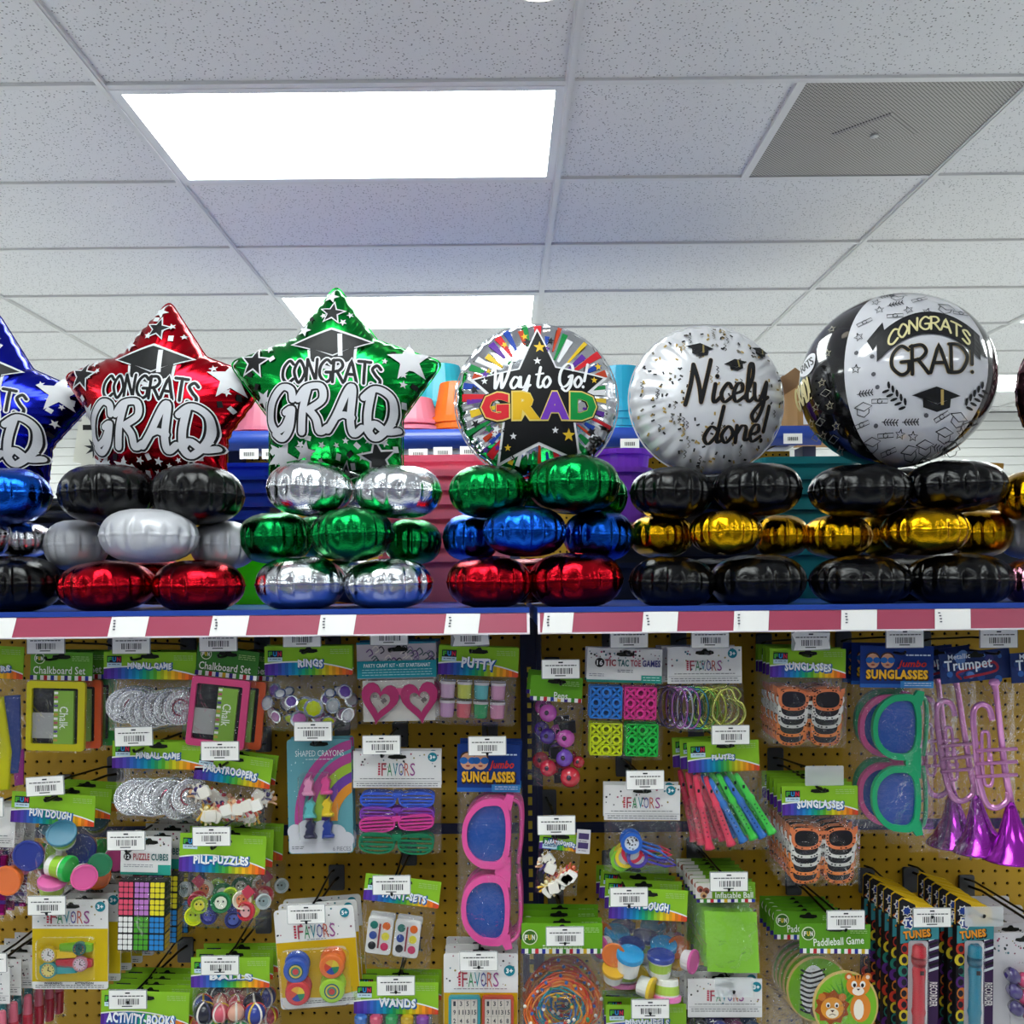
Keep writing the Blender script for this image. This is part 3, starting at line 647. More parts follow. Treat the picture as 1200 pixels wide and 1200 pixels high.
def write(m, s, font, x0, y0, x1, y1, layers, rot=0, thin=1.0, arc=0, slant=0.0, jit=0.0):
    """stroke lettering fitted between x0..x1, cap height y0..y1; layers = (width px, w, colour)"""
    adv = sum(font[c][0] for c in s); sx = (x1 - x0) / adv; h = y1 - y0; x = 0; cx, cy = (x0 + x1) / 2, (y0 + y1) / 2; rn = random.Random(3)
    S_ = []
    for ch in s:
        a, st = font[ch]; dy = rn.uniform(-jit, jit)
        for kind, pts in st:
            q = [(x0 + (x + p[0]) * sx + slant * p[1] * h, y1 - p[1] * h + dy * h) for p in pts]
            if kind == 's': q = smooth(q, 7)
            elif kind == 'c': q = smooth(q, 7, True); q.append(q[0])
            else: q = [(q[i][0] + (q[i + 1][0] - q[i][0]) * t / 5, q[i][1] + (q[i + 1][1] - q[i][1]) * t / 5) for i in range(len(q) - 1) for t in range(5)] + [q[-1]]
            if arc: q = [(u, v + arc * ((u - cx) / (x1 - x0) * 2) ** 2) for u, v in q]
            S_.append(rotp(q, cx, cy, rot))
        x += a
    for (wd, w, col) in layers:
        for q in S_: m.stroke(q, wd, w, col, thin)
def gradcap(m, cx, cy, s, w, col='111113', edge=None, tassel='d8d8d8', rot=0):
    board = [(-1, -.05), (.0, -.42), (1, -.08), (.05, .28)]; base = [(-.55, .08), (.05, .32), (.6, .06), (.58, .42), (.05, .62), (-.52, .44)]
    if edge:
        m.flat(rotp([(cx + p[0] * s * 1.1, cy + p[1] * s * 1.16) for p in board], cx, cy, rot), w, edge); m.flat(rotp([(cx + p[0] * s * 1.12, cy + p[1] * s * 1.12 + .03 * s) for p in base], cx, cy, rot), w, edge)
    m.flat(rotp([(cx + p[0] * s, cy + p[1] * s) for p in base], cx, cy, rot), w + .25, col); m.flat(rotp([(cx + p[0] * s, cy + p[1] * s) for p in board], cx, cy, rot), w + .4, col)
    if tassel: m.stroke(rotp([(cx + (.22 + .03 * q / 6) * s, cy + (-.30 + .62 * q / 6) * s) for q in range(7)], cx, cy, rot), s * .12, w + 1.2, tassel, caps=False)

# ---- inflated surface of any outline: solve for a membrane, take its root
def inflate(outline, H, res=90):
    xs = [p[0] for p in outline]; ys = [p[1] for p in outline]; R = max(max(xs) - min(xs), max(ys) - min(ys)) * 0.53; mx, my = (max(xs) + min(xs)) / 2, (max(ys) + min(ys)) / 2
    g = np.linspace(-R, R, res); X, Y = np.meshgrid(g + mx, g + my); ins = np.zeros_like(X, bool); n = len(outline)
    for i in range(n):
        (xa, ya), (xb, yb) = outline[i], outline[(i + 1) % n]
        if ya == yb: continue
        c = ((ya > Y) != (yb > Y)) & (X < (xb - xa) * (Y - ya) / (yb - ya) + xa); ins ^= c
    f = np.zeros_like(X); h2 = (g[1] - g[0]) ** 2
    for _ in range(1500):
        f = np.where(ins, 0.25 * (np.roll(f, 1, 0) + np.roll(f, -1, 0) + np.roll(f, 1, 1) + np.roll(f, -1, 1) + h2), 0)
    q = f / f.max()
    def w(u, v):
        a = (u - mx + R) / (2 * R) * (res - 1); b = (v - my + R) / (2 * R) * (res - 1); i = int(min(max(a, 0), res - 2)); j = int(min(max(b, 0), res - 2)); a -= i; b -= j
        z = q[j, i] * (1 - a) * (1 - b) + q[j, i + 1] * a * (1 - b) + q[j + 1, i] * (1 - a) * b + q[j + 1, i + 1] * a * b
        return H * math.sqrt(max(z, 0) + 0.0) 
    return w
def balloon_shell(outline, w, cx, cy, rings=16, pucker=1.6, freq=0.42, back=True):
    N = len(outline); m = MB(org=(cx, cy)); vs = []; fs = []; T = [(i / rings) ** 0.72 for i in range(rings + 1)]
    T = [1 - (1 - i / rings) ** 1.5 for i in range(rings + 1)]
    L = 0; arc = []
    for i in range(N): arc.append(L); L += math.hypot(outline[(i + 1) % N][0] - outline[i][0], outline[(i + 1) % N][1] - outline[i][1])
    npl = round(L * freq / (2 * PI))
    for sd in ((1, -1) if back else (1,)):
        b = len(vs)
        for t in T:
            for j, (x, y) in enumerate(outline):
                u, v = cx + (x - cx) * t, cy + (y - cy) * t; s = math.cos(2 * PI * arc[j] / L * npl + 1.5 * math.sin(arc[j] * 0.05))
                e = max(0, (t - 0.55) / 0.45) ** 1.6; z = w(u, v) if t < 1 else 0
                z = z * (1 - 0.10 * e * (1 - s)) + pucker * 0.25 * e * s
                sh = 1 - 0.008 * e * (1 - s); vs.append((cx + (u - cx) * sh, cy + (v - cy) * sh, sd * z if t < 1 else 0.3 * s))
        for i in range(rings):
            for j in range(N):
                a, c = b + i * N + j, b + i * N + (j + 1) % N; fs.append((a, c, c + N, a + N))
    b = len(vs)
    for q in (1.0, 1.018):
        for j, (x, y) in enumerate(outline): vs.append((cx + (x - cx) * q, cy + (y - cy) * q, 0.3 * math.cos(2 * PI * arc[j] / L * npl + 1.5 * math.sin(arc[j] * 0.05))))
    fs += [(b + j, b + (j + 1) % N, b + N + (j + 1) % N, b + N + j) for j in range(N)]
    m.put(vs, fs, 'ffffff'); return m
def round_corners(pts, r, n=5, sub=10):
    """rounded corners, and straight runs cut into sub steps"""
    o = []; N = len(pts)
    for i in range(N):
        p = Vector(pts[i]); a = Vector(pts[i - 1]); b = Vector(pts[(i + 1) % N]); da = (a - p).normalized(); db = (b - p).normalized(); rr = r[i % len(r)]
        s, e = p + da * rr, p + db * rr
        for k in range(n + 1):
            t = k / n; q = s * (1 - t) ** 2 + p * 2 * t * (1 - t) + e * t * t; o.append((q.x, q.y))
        nx = Vector(pts[(i + 1) % N]); dn = nx + (p - nx).normalized() * r[(i + 1) % len(r)]
        for k in range(1, sub): q = e + (dn - e) * (k / sub); o.append((q.x, q.y))
    return o
def stand(label, px, Y):
    b = P(px, 712, Y); return thing('balloon_stand', label, 'balloon stand', (b.x, Y, DECK), 'foil balloon stands along the top deck')
def surf_mb(org, w, lift=1.0, fine=6):
    """prints laid on the inflated surface"""
    def warp(u, v, l):
        e = 2.0; z = w(u, v); gx = (w(u + e, v) - w(u - e, v)) / (2 * e); gy = (w(u, v + e) - w(u, v - e)) / (2 * e); d = math.sqrt(1 + gx * gx + gy * gy); l = l * 0.55 + 0.5
        return (u - gx / d * l, v - gy / d * l, z + l / d)
    return MB(org=org, warp=warp, fine=fine)

# ---- star balloons
def star_balloon(st, foilname, cx, cy, R, Y, rot, yaw, base, seed):
    kY = Y / F / K0
    out = round_corners(starp(0, 0, 132, 82), (13, 3), 5, 11); wf0 = inflate(out, 46)
    o = balloon_shell(out, wf0, 0, 0).build('star_balloon', FOIL[foilname], st, smooth=True)
    o.location = P(cx, cy, Y) - st.location; o.rotation_euler = (0, rot, yaw); s = R / 132 * kY; o.scale = (s, s, s)
    m = surf_mb((0, 0), wf0); rn = random.Random(seed)
    SIL = 'c9c9cd'; BLK = '101012'
    # confetti and small stars
    def inside(u, v): return wf0(u, v) > 17 and not (-82 < u < 78 and -34 < v < 52) and not (-60 < u < 60 and -80 < v < -30)
    k = 0; pts_ = []
    while k < 46:
        u, v = rn.uniform(-120, 120), rn.uniform(-128, 108)
        if not inside(u, v) or any(math.hypot(u - a, v - b) < 11 for a, b in pts_): continue
        pts_.append((u, v)); k += 1; z = rn.random()
        if z < .5: m.flat(starp(u, v, rn.uniform(3.5, 5.5), None, rn.uniform(0, 1)), 0.3, SIL)
        elif z < .8: m.flat(rotp(rect(u - 3.5, v - 2.6, u + 3.5, v + 2.6), u, v, rn.uniform(0, 3)), 0.3, SIL)
        else: m.flat(rotp(rect(u - 3.5, v - 2.6, u + 3.5, v + 2.6), u, v, rn.uniform(0, 3)), 0.3, BLK)
    tag(m.build('confetti_print', PRINT, o), kind='stuff')
    for (u, v, r, a, ci) in ((0, -92, 16, .1, BLK), (-90, -36, 21, .15, BLK), (52, 74, 24, -.15, BLK), (12, 92, 17, .3, BLK), (-30, 68, 13, .2, SIL), (88, -38, 26, -.1, SIL), (-58, 72, 20, .5, SIL), (-78, 6, 11, .6, SIL), (-3, -114, 9, .3, SIL), (-32, -72, 9, .4, SIL)):
        m = surf_mb((0, 0), wf0)
        if ci == BLK: m.flat(starp(u, v, r, r * .43, a), 0.5, SIL); m.flat(starp(u, v, r * .78, r * .33, a), 0.9, BLK)
        else: m.flat(starp(u, v, r, r * .42, a), 0.5, SIL)
        m.build('star_print', PRINT, o)
    m = surf_mb((0, 0), wf0, fine=8); gradcap(m, 1, -52, 43, 1.4, '18181a', SIL, 'd0d0d4', -.02); m.build('cap_print', PRINT, o)
    m = surf_mb((0, 0), wf0); write(m, 'CONGRATS', CAPS, -54, -34, 58, -9, ((6.8, 2.2, 'd6d6da'), (3.5, 2.7, BLK)), .03, arc=4, jit=.06)
    m.build('congrats_lettering', PRINT, o)
    m = surf_mb((0, 0), wf0); write(m, 'GRAD', SCRIPT, -72, -1, 72, 47, ((15.2, 3.2, 'dcdce0'), (12.6, 3.7, BLK), (8.0, 4.3, 'c4c4ca')), .04, thin=.85, slant=.05); m.build('grad_lettering', PRINT, o)
    return o
YC = 1.84
# red star stand
st = stand('red star CONGRATS GRAD balloon on black, white and red pods', 180, YC)
star_balloon(st, 'starred', 192, 484, 132, YC + .06, .06, -.10, None, 1)
pod(st, 'black', 72, 180, 545, 612, 1.79, 0); pod(st, 'black', 178, 284, 545, 615, 1.79, 1)
pod(st, 'white', 54, 126, 610, 668, 1.85, 2); pod(st, 'white', 224, 300, 611, 667, 1.85, 3); pod(st, 'white', 119, 231, 597, 659, 1.75, 0)
pod(st, 'red', 71, 180, 657, 717, 1.78, 1); pod(st, 'red', 181, 286, 657, 717, 1.78, 2)
for (a, b, c_, d_, cl) in ((130, 226, 548, 606, 'black'), (132, 228, 655, 708, 'red')): pod(st, cl, a, b, c_, d_, 1.97, 2)
# green star stand
st = stand('green star CONGRATS GRAD balloon on silver and green pods', 397, YC)
star_balloon(st, 'stargreen', 394, 466, 132, YC, .01, .0, None, 2)
pod(st, 'silver', 313, 413, 541, 605, 1.79, 1); pod(st, 'silver', 416, 517, 546, 607, 1.79, 2)
pod(st, 'green', 280, 366, 601, 660, 1.85, 3); pod(st, 'green', 450, 517, 609, 661, 1.86, 0); pod(st, 'green', 364, 461, 595, 658, 1.75, 1)
pod(st, 'silver', 301, 405, 653, 715, 1.78, 2); pod(st, 'silver', 403, 507, 655, 714, 1.78, 3)
for (a, b, c_, d_, cl) in ((364, 460, 550, 604, 'silver'), (360, 456, 655, 706, 'silver'), (340, 420, 603, 655, 'green')): pod(st, cl, a, b, c_, d_, 1.97, 1)
# blue star stand
st = stand('blue star GRAD balloon cut off by the left edge', -10, YC)
star_balloon(st, 'royal', -16, 492, 128, YC + .12, .10, .12, None, 3)
pod(st, 'blue', -50, 57, 549, 614, 1.79, 2); pod(st, 'blue', -155, -48, 549, 614, 1.79, 1)
pod(st, 'silver', -10, 60, 612, 655, 1.85, 1); pod(st, 'silver', -80, 10, 600, 656, 1.77, 3); pod(st, 'black', -40, 70, 652, 717, 1.78, 0); pod(st, 'black', -150, -42, 652, 717, 1.78, 0)

# ---- round foil balloons
def disc(st, foilname, cx, cy, rx, ry, Y, yaw, rot, H, name='round_balloon'):
    out = ell(0, 0, 92, 92 * ry / rx, 120); s = rx / 92 * Y / F / K0
    w = lambda u, v: H * max(0.0, 1 - (u * u + (v * rx / ry) ** 2) / 92 ** 2) ** 0.5
    o = balloon_shell(out, w, 0, 0, 16, 2.2, .36).build(name, FOIL[foilname], st, smooth=True)
    o.location = P(cx, cy, Y) - st.location; o.rotation_euler = (0, rot, yaw); o.scale = (s, s, s)
    return o, w
st = stand('round Way to Go GRAD balloon on green, blue and red pods', 630, YC)
o, w = disc(st, 'silver', 629, 472, 95, 91, YC, 0.03, 0, 34)
m = surf_mb((0, 0), w); cols = ['c5202c', 'd8b32a', '0f7d3c', '1c3f9a', '5b2d91', 'd9d9dc', 'b23a1c']; rn = random.Random(5)
for k in range(46):
    a = 2 * PI * (k + rn.uniform(-.3, .3)) / 46; r0 = rn.uniform(40, 62); r1 = rn.uniform(70, 88); d = rn.uniform(.025, .055)
    c = cols[k * 3 % 7]
    m.flat([(r0 * math.sin(a - d * .6), -r0 * math.cos(a - d * .6)), (r1 * math.sin(a - d), -r1 * math.cos(a - d)), (r1 * math.sin(a + d), -r1 * math.cos(a + d)), (r0 * math.sin(a + d * .6), -r0 * math.cos(a + d * .6))], .3, c)
for k in range(26):
    a = rn.uniform(0, 6.28); r = rn.uniform(50, 84); m.flat(starp(r * math.sin(a), -r * math.cos(a), rn.uniform(3.5, 6), None, a), .9, cols[k % 6] if k % 3 else '202024')
tag(m.build('ray_print', PRINT, o), kind='stuff')
m = surf_mb((0, 0), w); SP = [(0, -80), (20, -34), (78, -24), (38, 12), (48, 72), (0, 52), (-46, 74), (-38, 14), (-76, -22), (-22, -32)]
m.flat([(x * 1.0, y) for x, y in SP], .9, 'd9d9dc'); m.flat([(x * .93, y * .94 - .5) for x, y in SP], 1.4, '0d0d10')
for (u, v, r, c) in ((2, -56, 7, 'd9b22c'), (-1, -40, 4.5, 'd8d8da'), (-59, -19, 4, 'd8d8da'), (62, -20, 4, 'd9b22c'), (33, 41, 7.5, 'd9b22c'), (18, 36, 4, 'd8d8da'), (-28, 42, 4, 'd8d8da'), (-34, 54, 4, 'd9b22c')): m.flat(starp(u, v, r), 1.8, c)
m.build('star_print', PRINT, o)
m = surf_mb((0, 0), w); write(m, 'Way to Go!', SCRIPT, -53, -36, 54, -10, ((3.2, 2.4, 'e2e2e4'),), -.02, thin=.5, slant=.14); m.build('way_to_go_lettering', PRINT, o)
m = surf_mb((0, 0), w)
for ch, x0, x1, c in (('G', -63, -32, 'c8242e'), ('R', -29, 2, 'd3a81e'), ('A', 1, 34, '6a35a8'), ('D', 34, 64, '108a3e')):
    y0, y1 = (-6, 25); m.text(ch, x0 - 2.5, y0 - 2.5, x1 + 2.5, y1 + 2.5, 1.9, '0d0d10', .09); m.text(ch, x0 - 1, y0 - 1, x1 + 1, y1 + 1, 2.5, 'd8bf6a', .075); m.text(ch, x0 + .6, y0 + .6, x1 - .6, y1 - .6, 3.1, c, .055)
m.build('grad_lettering', PRINT, o)
pod(st, 'green', 527, 619, 546, 607, 1.79, 0); pod(st, 'green', 672, 735, 556, 608, 1.90, 3); pod(st, 'green', 619, 726, 534, 602, 1.78, 1)
pod(st, 'blue', 519, 585, 604, 657, 1.85, 2); pod(st, 'blue', 661, 743, 599, 657, 1.83, 3); pod(st, 'blue', 567, 664, 594, 652, 1.75, 0)
pod(st, 'green', 574, 668, 548, 604, 1.97, 1); pod(st, 'red', 572, 670, 655, 706, 1.97, 0); pod(st, 'red', 524, 623, 652, 712, 1.78, 3); pod(st, 'red', 620, 729, 648, 712, 1.78, 2)

st = stand('round silver Nicely done balloon on black and gold pods', 838, YC)
o, w = disc(st, 'pearl', 828, 470, 92, 87, YC, .08, 0, 38)
m = surf_mb((0, 0), w); rn = random.Random(9)
for k in range(300):
    a = rn.uniform(0, 6.28); r = 88 * math.sqrt(rn.random()); u, v = r * math.cos(a), r * math.sin(a) * .93
    if -34 < u < 80 and -44 < v < 60 and rn.random() < .6: continue
    c = rn.choice(['2a2a2c', '2a2a2c', '6e6a60', 'a58a4a'])
    if rn.random() < .85: m.flat(rotp(rect(u - 1.9, v - 1.0, u + 1.9, v + 1.0), u, v, rn.uniform(0, 3)), .3, c)
    else: m.stroke(smooth([(u, v), (u + 2.5, v + 2), (u, v + 4), (u + 2.5, v + 6), (u + .5, v + 8)], 4), .8, .3, c)
tag(m.build('confetti_print', PRINT, o), kind='stuff')
m = surf_mb((0, 0), w, fine=5)
for (u, v, s, a) in ((-16, -54, 16, .15), (24, -36, 14, -.12), (58, -54, 12, .2)): gradcap(m, u, v, s, .8, '111114', None, '8a7a4a', a)
m.build('cap_print', PRINT, o)
m = surf_mb((0, 0), w); write(m, 'Nicely', SCRIPT, -36, -36, 60, 8, ((5.4, 1.2, 'b08a4a'), (4.8, 1.6, '0d0d10')), -.04, thin=.45, slant=.16)
write(m, 'done!', SCRIPT, -16, 14, 64, 52, ((5.2, 1.2, 'b08a4a'), (4.6, 1.6, '0d0d10')), -.07, thin=.45, slant=.16); m.build('nicely_done_lettering', PRINT, o)
pod(st, 'black', 739, 836, 548, 608, 1.79, 1); pod(st, 'black', 837, 937, 543, 604, 1.79, 2)
pod(st, 'gold', 738, 812, 603, 653, 1.85, 3); pod(st, 'gold', 884, 947, 604, 653, 1.86, 0); pod(st, 'gold', 808, 892, 598, 650, 1.76, 1)
pod(st, 'black', 790, 884, 552, 604, 1.97, 1); pod(st, 'black', 786, 886, 655, 706, 1.97, 0); pod(st, 'black', 738, 836, 653, 712, 1.78, 2); pod(st, 'black', 833, 943, 650, 712, 1.78, 3)

# ---- orb balloon: four gores, black and white in turn
st = stand('round black and white orb CONGRATS GRAD balloon on black and gold pods', 1063, YC)
RX, RZ = 108.0, 100.0; org = (1049, 448); kO = YC / F
ORBW = mat('orb_white_film', 'c9c9cf', 0.12, 0.0, coat=0.5); ORBB = mat('orb_black_film', '0c0c0e', 0.12, 0.0, coat=0.6)
ball_o = None
for g, (a0, mt) in enumerate(((-29, ORBW), (61, ORBB), (151, ORBW), (241, ORBB))):
    m = MB(k=kO); vs = []; fs = []; NU, NV = 18, 36
    for j in range(NV + 1):
        ph = PI * j / NV
        for i in range(NU + 1):
            t = math.radians(a0 + 90 * i / NU); e = min(i, NU - i); rr = 1 - (0.010 if e == 0 else 0)
            vs.append((RX * rr * math.sin(ph) * math.sin(t), -RZ * math.cos(ph), RX * rr * math.sin(ph) * math.cos(t)))
    for j in range(NV):
        for i in range(NU): a = j * (NU + 1) + i; fs.append((a, a + 1, a + NU + 2, a + NU + 1))
    m.put(vs, fs, 'ffffff')
    o = m.build('orb_panel', mt, st, smooth=True); o.location = P(*org, YC) - st.location; o.rotation_euler = (0, 0, -0.39)
    if g == 0: ball_o = o
    if g == 3: blk = o
def orbw(u, v): return RX * math.sqrt(max(0.0, 1 - (u / RX) ** 2 - (v / RZ) ** 2))
def orb_mb(fine=7, sh=16):
    m = surf_mb((0, 0), orbw, fine=fine); m.k = kO
    if sh:
        w0 = m.warp; m.warp = lambda u, v, l: w0(u, v + sh, l)
    return m
m = orb_mb()
def bez(t, y0, y1, arc, x0, x1): return (x0 + (x1 - x0) * t, y0 + arc * ((2 * t - 1) ** 2))
top = [bez(i / 16, -73, 0, 26, -18, 84) for i in range(17)]; bot = [bez(i / 16, -46, 0, 27, -18, 84) for i in range(16, -1, -1)]
m.flat([(-10, -52), (-22, -32), (-26, -40), (-28, -44), (-12, -64)], .6, '17171a'); m.flat([(-12, -56), (-27, -40), (-10, -42), (-14, -22), (2, -42)], .5, '17171a'); m.flat([(84, -42), (92, -22), (76, -30), (78, -44)], .5, '17171a')
for i in range(16):
    for q in range(5):
        mixp = lambda k, f: (top[k][0] * (1 - f) + bot[16 - k][0] * f, top[k][1] * (1 - f) + bot[16 - k][1] * f, 1.4)
        m.put([mixp(i, q / 5), mixp(i + 1, q / 5), mixp(i + 1, (q + 1) / 5), mixp(i, (q + 1) / 5)], [(0, 1, 2, 3)], '17171a')
m.build('banner_print', PRINT, ball_o)
m = orb_mb(); write(m, 'CONGRATS', CAPS, -7, -66, 74, -51, ((2.1, 2.4, 'd9cf9a'),), .0, arc=19, jit=.03); m.build('congrats_lettering', PRINT, ball_o)
m = orb_mb(); write(m, 'GRAD!', CAPS, -5, -34, 80, -4, ((4.2, .8, 'b59a5a'), (3.5, 1.2, '121214')), -.03, jit=.03); m.build('grad_lettering', PRINT, ball_o)
m = orb_mb(4, 8); rn = random.Random(12); INK = '303034'
gradcap(m, 40, 28, 24, .8, '121214', None, 'b59a5a', .03)
for sgn in (-1, 1):
    for q in range(5):
        u, v = 40 + sgn * (30 + q * 4), 36 - q * 4.5
        m.flat(rotp(ell(u, v - 4, 1.5, 4, 8), u, v, .1 * sgn), .8, '18181a'); m.flat(rotp(ell(u + sgn * 4, v + 1, 4, 1.5, 8), u, v, .3 * sgn), .8, '18181a')
pts_ = []; k = 0
while k < 64:
    u, v = rn.uniform(-60, 108), rn.uniform(-100, 92)
    z = orbw(u, v); lon = math.degrees(math.atan2(u, max(z, 1e-3)))
    if z < 22 or not (-22 < lon < 56) or (-30 < u < 94 and -62 < v < 46 and not (u < -12 and v > -20)) or any(math.hypot(u - a, v - b) < 13 for a, b in pts_): 
        k += 0.02; continue
    pts_.append((u, v)); k += 1; q = rn.randint(0, 4); a = rn.uniform(-.4, .4)
    if q == 0:
        for pl in ([(-9, 0), (0, -5), (9, -1), (1, 4), (-9, 0)], [(-6, 2), (-6, 7), (1, 10), (6, 6), (6, 2)]): m.stroke(rotp([(u + p[0], v + p[1]) for p in pl], u, v, a), .9, .5, INK)
    elif q == 1: m.stroke(rotp(starp(u, v, 5), u, v, a) + [rotp(starp(u, v, 5), u, v, a)[0]], .9, .5, INK)
    elif q == 2:
        m.stroke(rotp([(u - 8, v), (u + 8, v)], u, v, a), .7, .5, INK)
        for x in (-6, -3, 0, 3, 6): m.stroke(rotp([(u + x, v), (u + x + 2, v - 3)], u, v, a), 1, .5, INK); m.stroke(rotp([(u + x, v), (u + x + 2, v + 3)], u, v, a), 1, .5, INK)
    elif q == 3: m.flat(ell(u, v, 2.4, n=8), .5, '55555a')
    else: m.stroke(rotp(rect(u - 8, v - 2, u + 8, v + 2) + [(u - 8, v - 2)], u, v, a - .3), .7, .5, INK); m.stroke(ell(u, v, 2.4, n=8), .9, .5, INK)
tag(m.build('doodle_print', PRINT, ball_o), kind='stuff')
# doodles on the black gore
m = orb_mb(4); GLD = 'b9ab7a'; write(m, 'GRAD!', CAPS, -112, -18, -90, 8, ((2.2, .8, 'c9bd8a'),), -.2)
m.flat(smooth([(-104, -30), (-94, -46), (-84, -44), (-86, -28), (-96, -22)], 4, True), .5, 'c9c9cf'); write(m, 'RATS', CAPS, -102, -40, -86, -30, ((1.6, 1.1, '222224'),), -.3)
for (u, v) in ((-70, -40), (-76, -8), (-84, 16), (-68, 18), (-78, 46), (-60, 64), (-66, -70), (-92, 30), (-62, 40)): m.stroke(starp(u, v, 4.5) + [starp(u, v, 4.5)[0]], .8, .5, 'a09a86')
for (u, v) in ((-72, 4), (-80, 32), (-66, 52), (-88, 44)): m.stroke([(u - 6, v), (u, v - 4), (u + 6, v), (u, v + 4), (u - 6, v)], .9, .5, '8a887e')
tag(m.build('doodle_print', PRINT, blk), kind='stuff')
pod(st, 'black', 951, 1064, 545, 606, 1.79, 3); pod(st, 'black', 1063, 1176, 540, 600, 1.79, 0)
pod(st, 'gold', 942, 1020, 603, 655, 1.85, 1); pod(st, 'gold', 1116, 1183, 598, 652, 1.86, 2); pod(st, 'gold', 1036, 1132, 595, 650, 1.76, 3)
pod(st, 'black', 1010, 1110, 550, 602, 1.97, 1); pod(st, 'black', 1008, 1112, 655, 704, 1.97, 0); pod(st, 'gold', 1000, 1060, 604, 652, 1.95, 2); pod(st, 'black', 951, 1067, 651, 711, 1.78, 0); pod(st, 'black', 1064, 1184, 648, 711, 1.78, 1)
# stand cut off by the right edge
st = stand('balloon stand with gold, silver and pink pods cut off by the right edge', 1270, YC)
o, w = disc(st, 'brown', 1272, 462, 86, 84, YC, .1, 0, 34); m = surf_mb((0, 0), w)
for k in range(30):
    a = PI * (.6 + k / 30 * 1.0); m.flat([(50 * math.cos(a), 50 * math.sin(a)), (82 * math.cos(a - .03), 82 * math.sin(a - .03)), (82 * math.cos(a + .04), 82 * math.sin(a + .04))], .4, ['b9a7a8', '5a2f3a', 'c9b4ae'][k % 3])
m.build('streak_print', PRINT, o)
pod(st, 'gold', 1170, 1272, 550, 612, 1.80, 2); pod(st, 'gold', 1272, 1370, 550, 612, 1.80, 1); pod(st, 'white', 1172, 1250, 598, 655, 1.87, 3); pod(st, 'white', 1228, 1320, 596, 655, 1.77, 2); pod(st, 'pink', 1176, 1272, 652, 711, 1.80, 0); pod(st, 'pink', 1272, 1370, 652, 711, 1.80, 0)
# ------------------------------------------------------------------ hanging packs: shared pieces
YP = 1.78
def pack(name, label, ax, ay, rot=0, yaw=0, cat='toy pack', Y=YP, group=None):
    t = thing(name, label, cat, P(ax, ay, Y), group, (0, rot, yaw)); t['_o'] = (ax, ay); ORGS[t.name] = (ax, ay); return t
ORGS = {}
def mb(t): return MB(org=ORGS[t.name])
def behind(t, n, short, dy=0.024, dx=0.0, dz=0.0, jit=0.012, mix=False):
    """n further packs on the same hook, one after the other towards the pegboard"""
    g = f'{short} packs on one hook'; t['group'] = g; rn = random.Random(len(short) + n)
    for k in range(1, n + 1):
        c = copy_tree(t); c.location = t.location + Vector((dx * k + rn.uniform(-.002, .002), dy * k, dz * k + rn.uniform(-.001, .002)))
        c.rotation_euler = (0, t.rotation_euler[1] + rn.uniform(-jit, jit), t.rotation_euler[2])
        if mix and k % 2:
            for ch in c.children:
                if not ch.name.startswith(('header', 'clear')): ch.scale.x = -1
        c['label'] = f'{short} pack, {ORD[k]} from the front on its hook'; c['group'] = g
RB = [lin(c) for c in ('54288c', '4a3aa0', '2a62b4', '1488b4', '12966a', '5aae2c', 'c8c020', 'eaa61e', 'e2701e', 'c22c2a')]
def rainbow(s):
    s = min(max(s, 0), .999) * (len(RB) - 1); i = int(s); f = s - i
    return tuple(RB[i][k] * (1 - f) + RB[i + 1][k] * f for k in range(3))
GREEN = '8ec22a'
def hang_slot(m, cx, cy, w=.9, s=1.0): m.flat([(cx + u * s, cy + v * s) for u, v in ((-11, 1), (-10, -2), (-4, -2.4), (-1, -5), (2, -5), (4, -2.4), (10, -2), (11, 1), (6, 2.4), (-6, 2.4))], w, '14160f')
def title(m, s, x0, y0, x1, y1, w=1.2, rot=0, arc=None, wob=0.8, sh='1b5fa8', col='f4f8fc'):
    d = (y1 - y0) * .07
    m.text(s, x0 - .6 + d, y0 - .4 + d, x1 + .6 + d, y1 + .6 + d * 1.6, w, sh, .075, rot=rot, arc=arc, wobble=wob)
    m.text(s, x0 + .3, y0 + .3, x1 - .3, y1 - .3, w + .5, col, .05, rot=rot, arc=arc, wobble=wob)
def fine_print(m, x0, y0, x1, rows, col='9aa08a', w=.8, dy=2.2, h=.8, seed=1):
    rn = random.Random(seed)
    for r in range(rows):
        x = x0
        while x < x1 - 1:
            l = min(rn.uniform(2, 6), x1 - x); m.flat(rect(x, y0 + r * dy, x + l, y0 + r * dy + h), w, col); x += l + 1
def logo(m, x, y, s=1.0, w=1.0):
    m.flat(rect(x, y, x + 17 * s, y + 8 * s), w, '1c2430')
    for i, (ch, c) in enumerate((('F', '4fb43a'), ('U', '2d8fd0'), ('N', 'd02a4a'))): m.text(ch, x + (1 + i * 5.3) * s, y + 1.2 * s, x + (5.4 + i * 5.3) * s, y + 6.8 * s, w + .4, c, .05)
    m.flat(rect(x, y + 8 * s, x + 17 * s, y + 13 * s), w, 'c8e0ec'); fine_print(m, x + 2 * s, y + 9.6 * s, x + 15 * s, 1, '4a5a7a', w + .3)
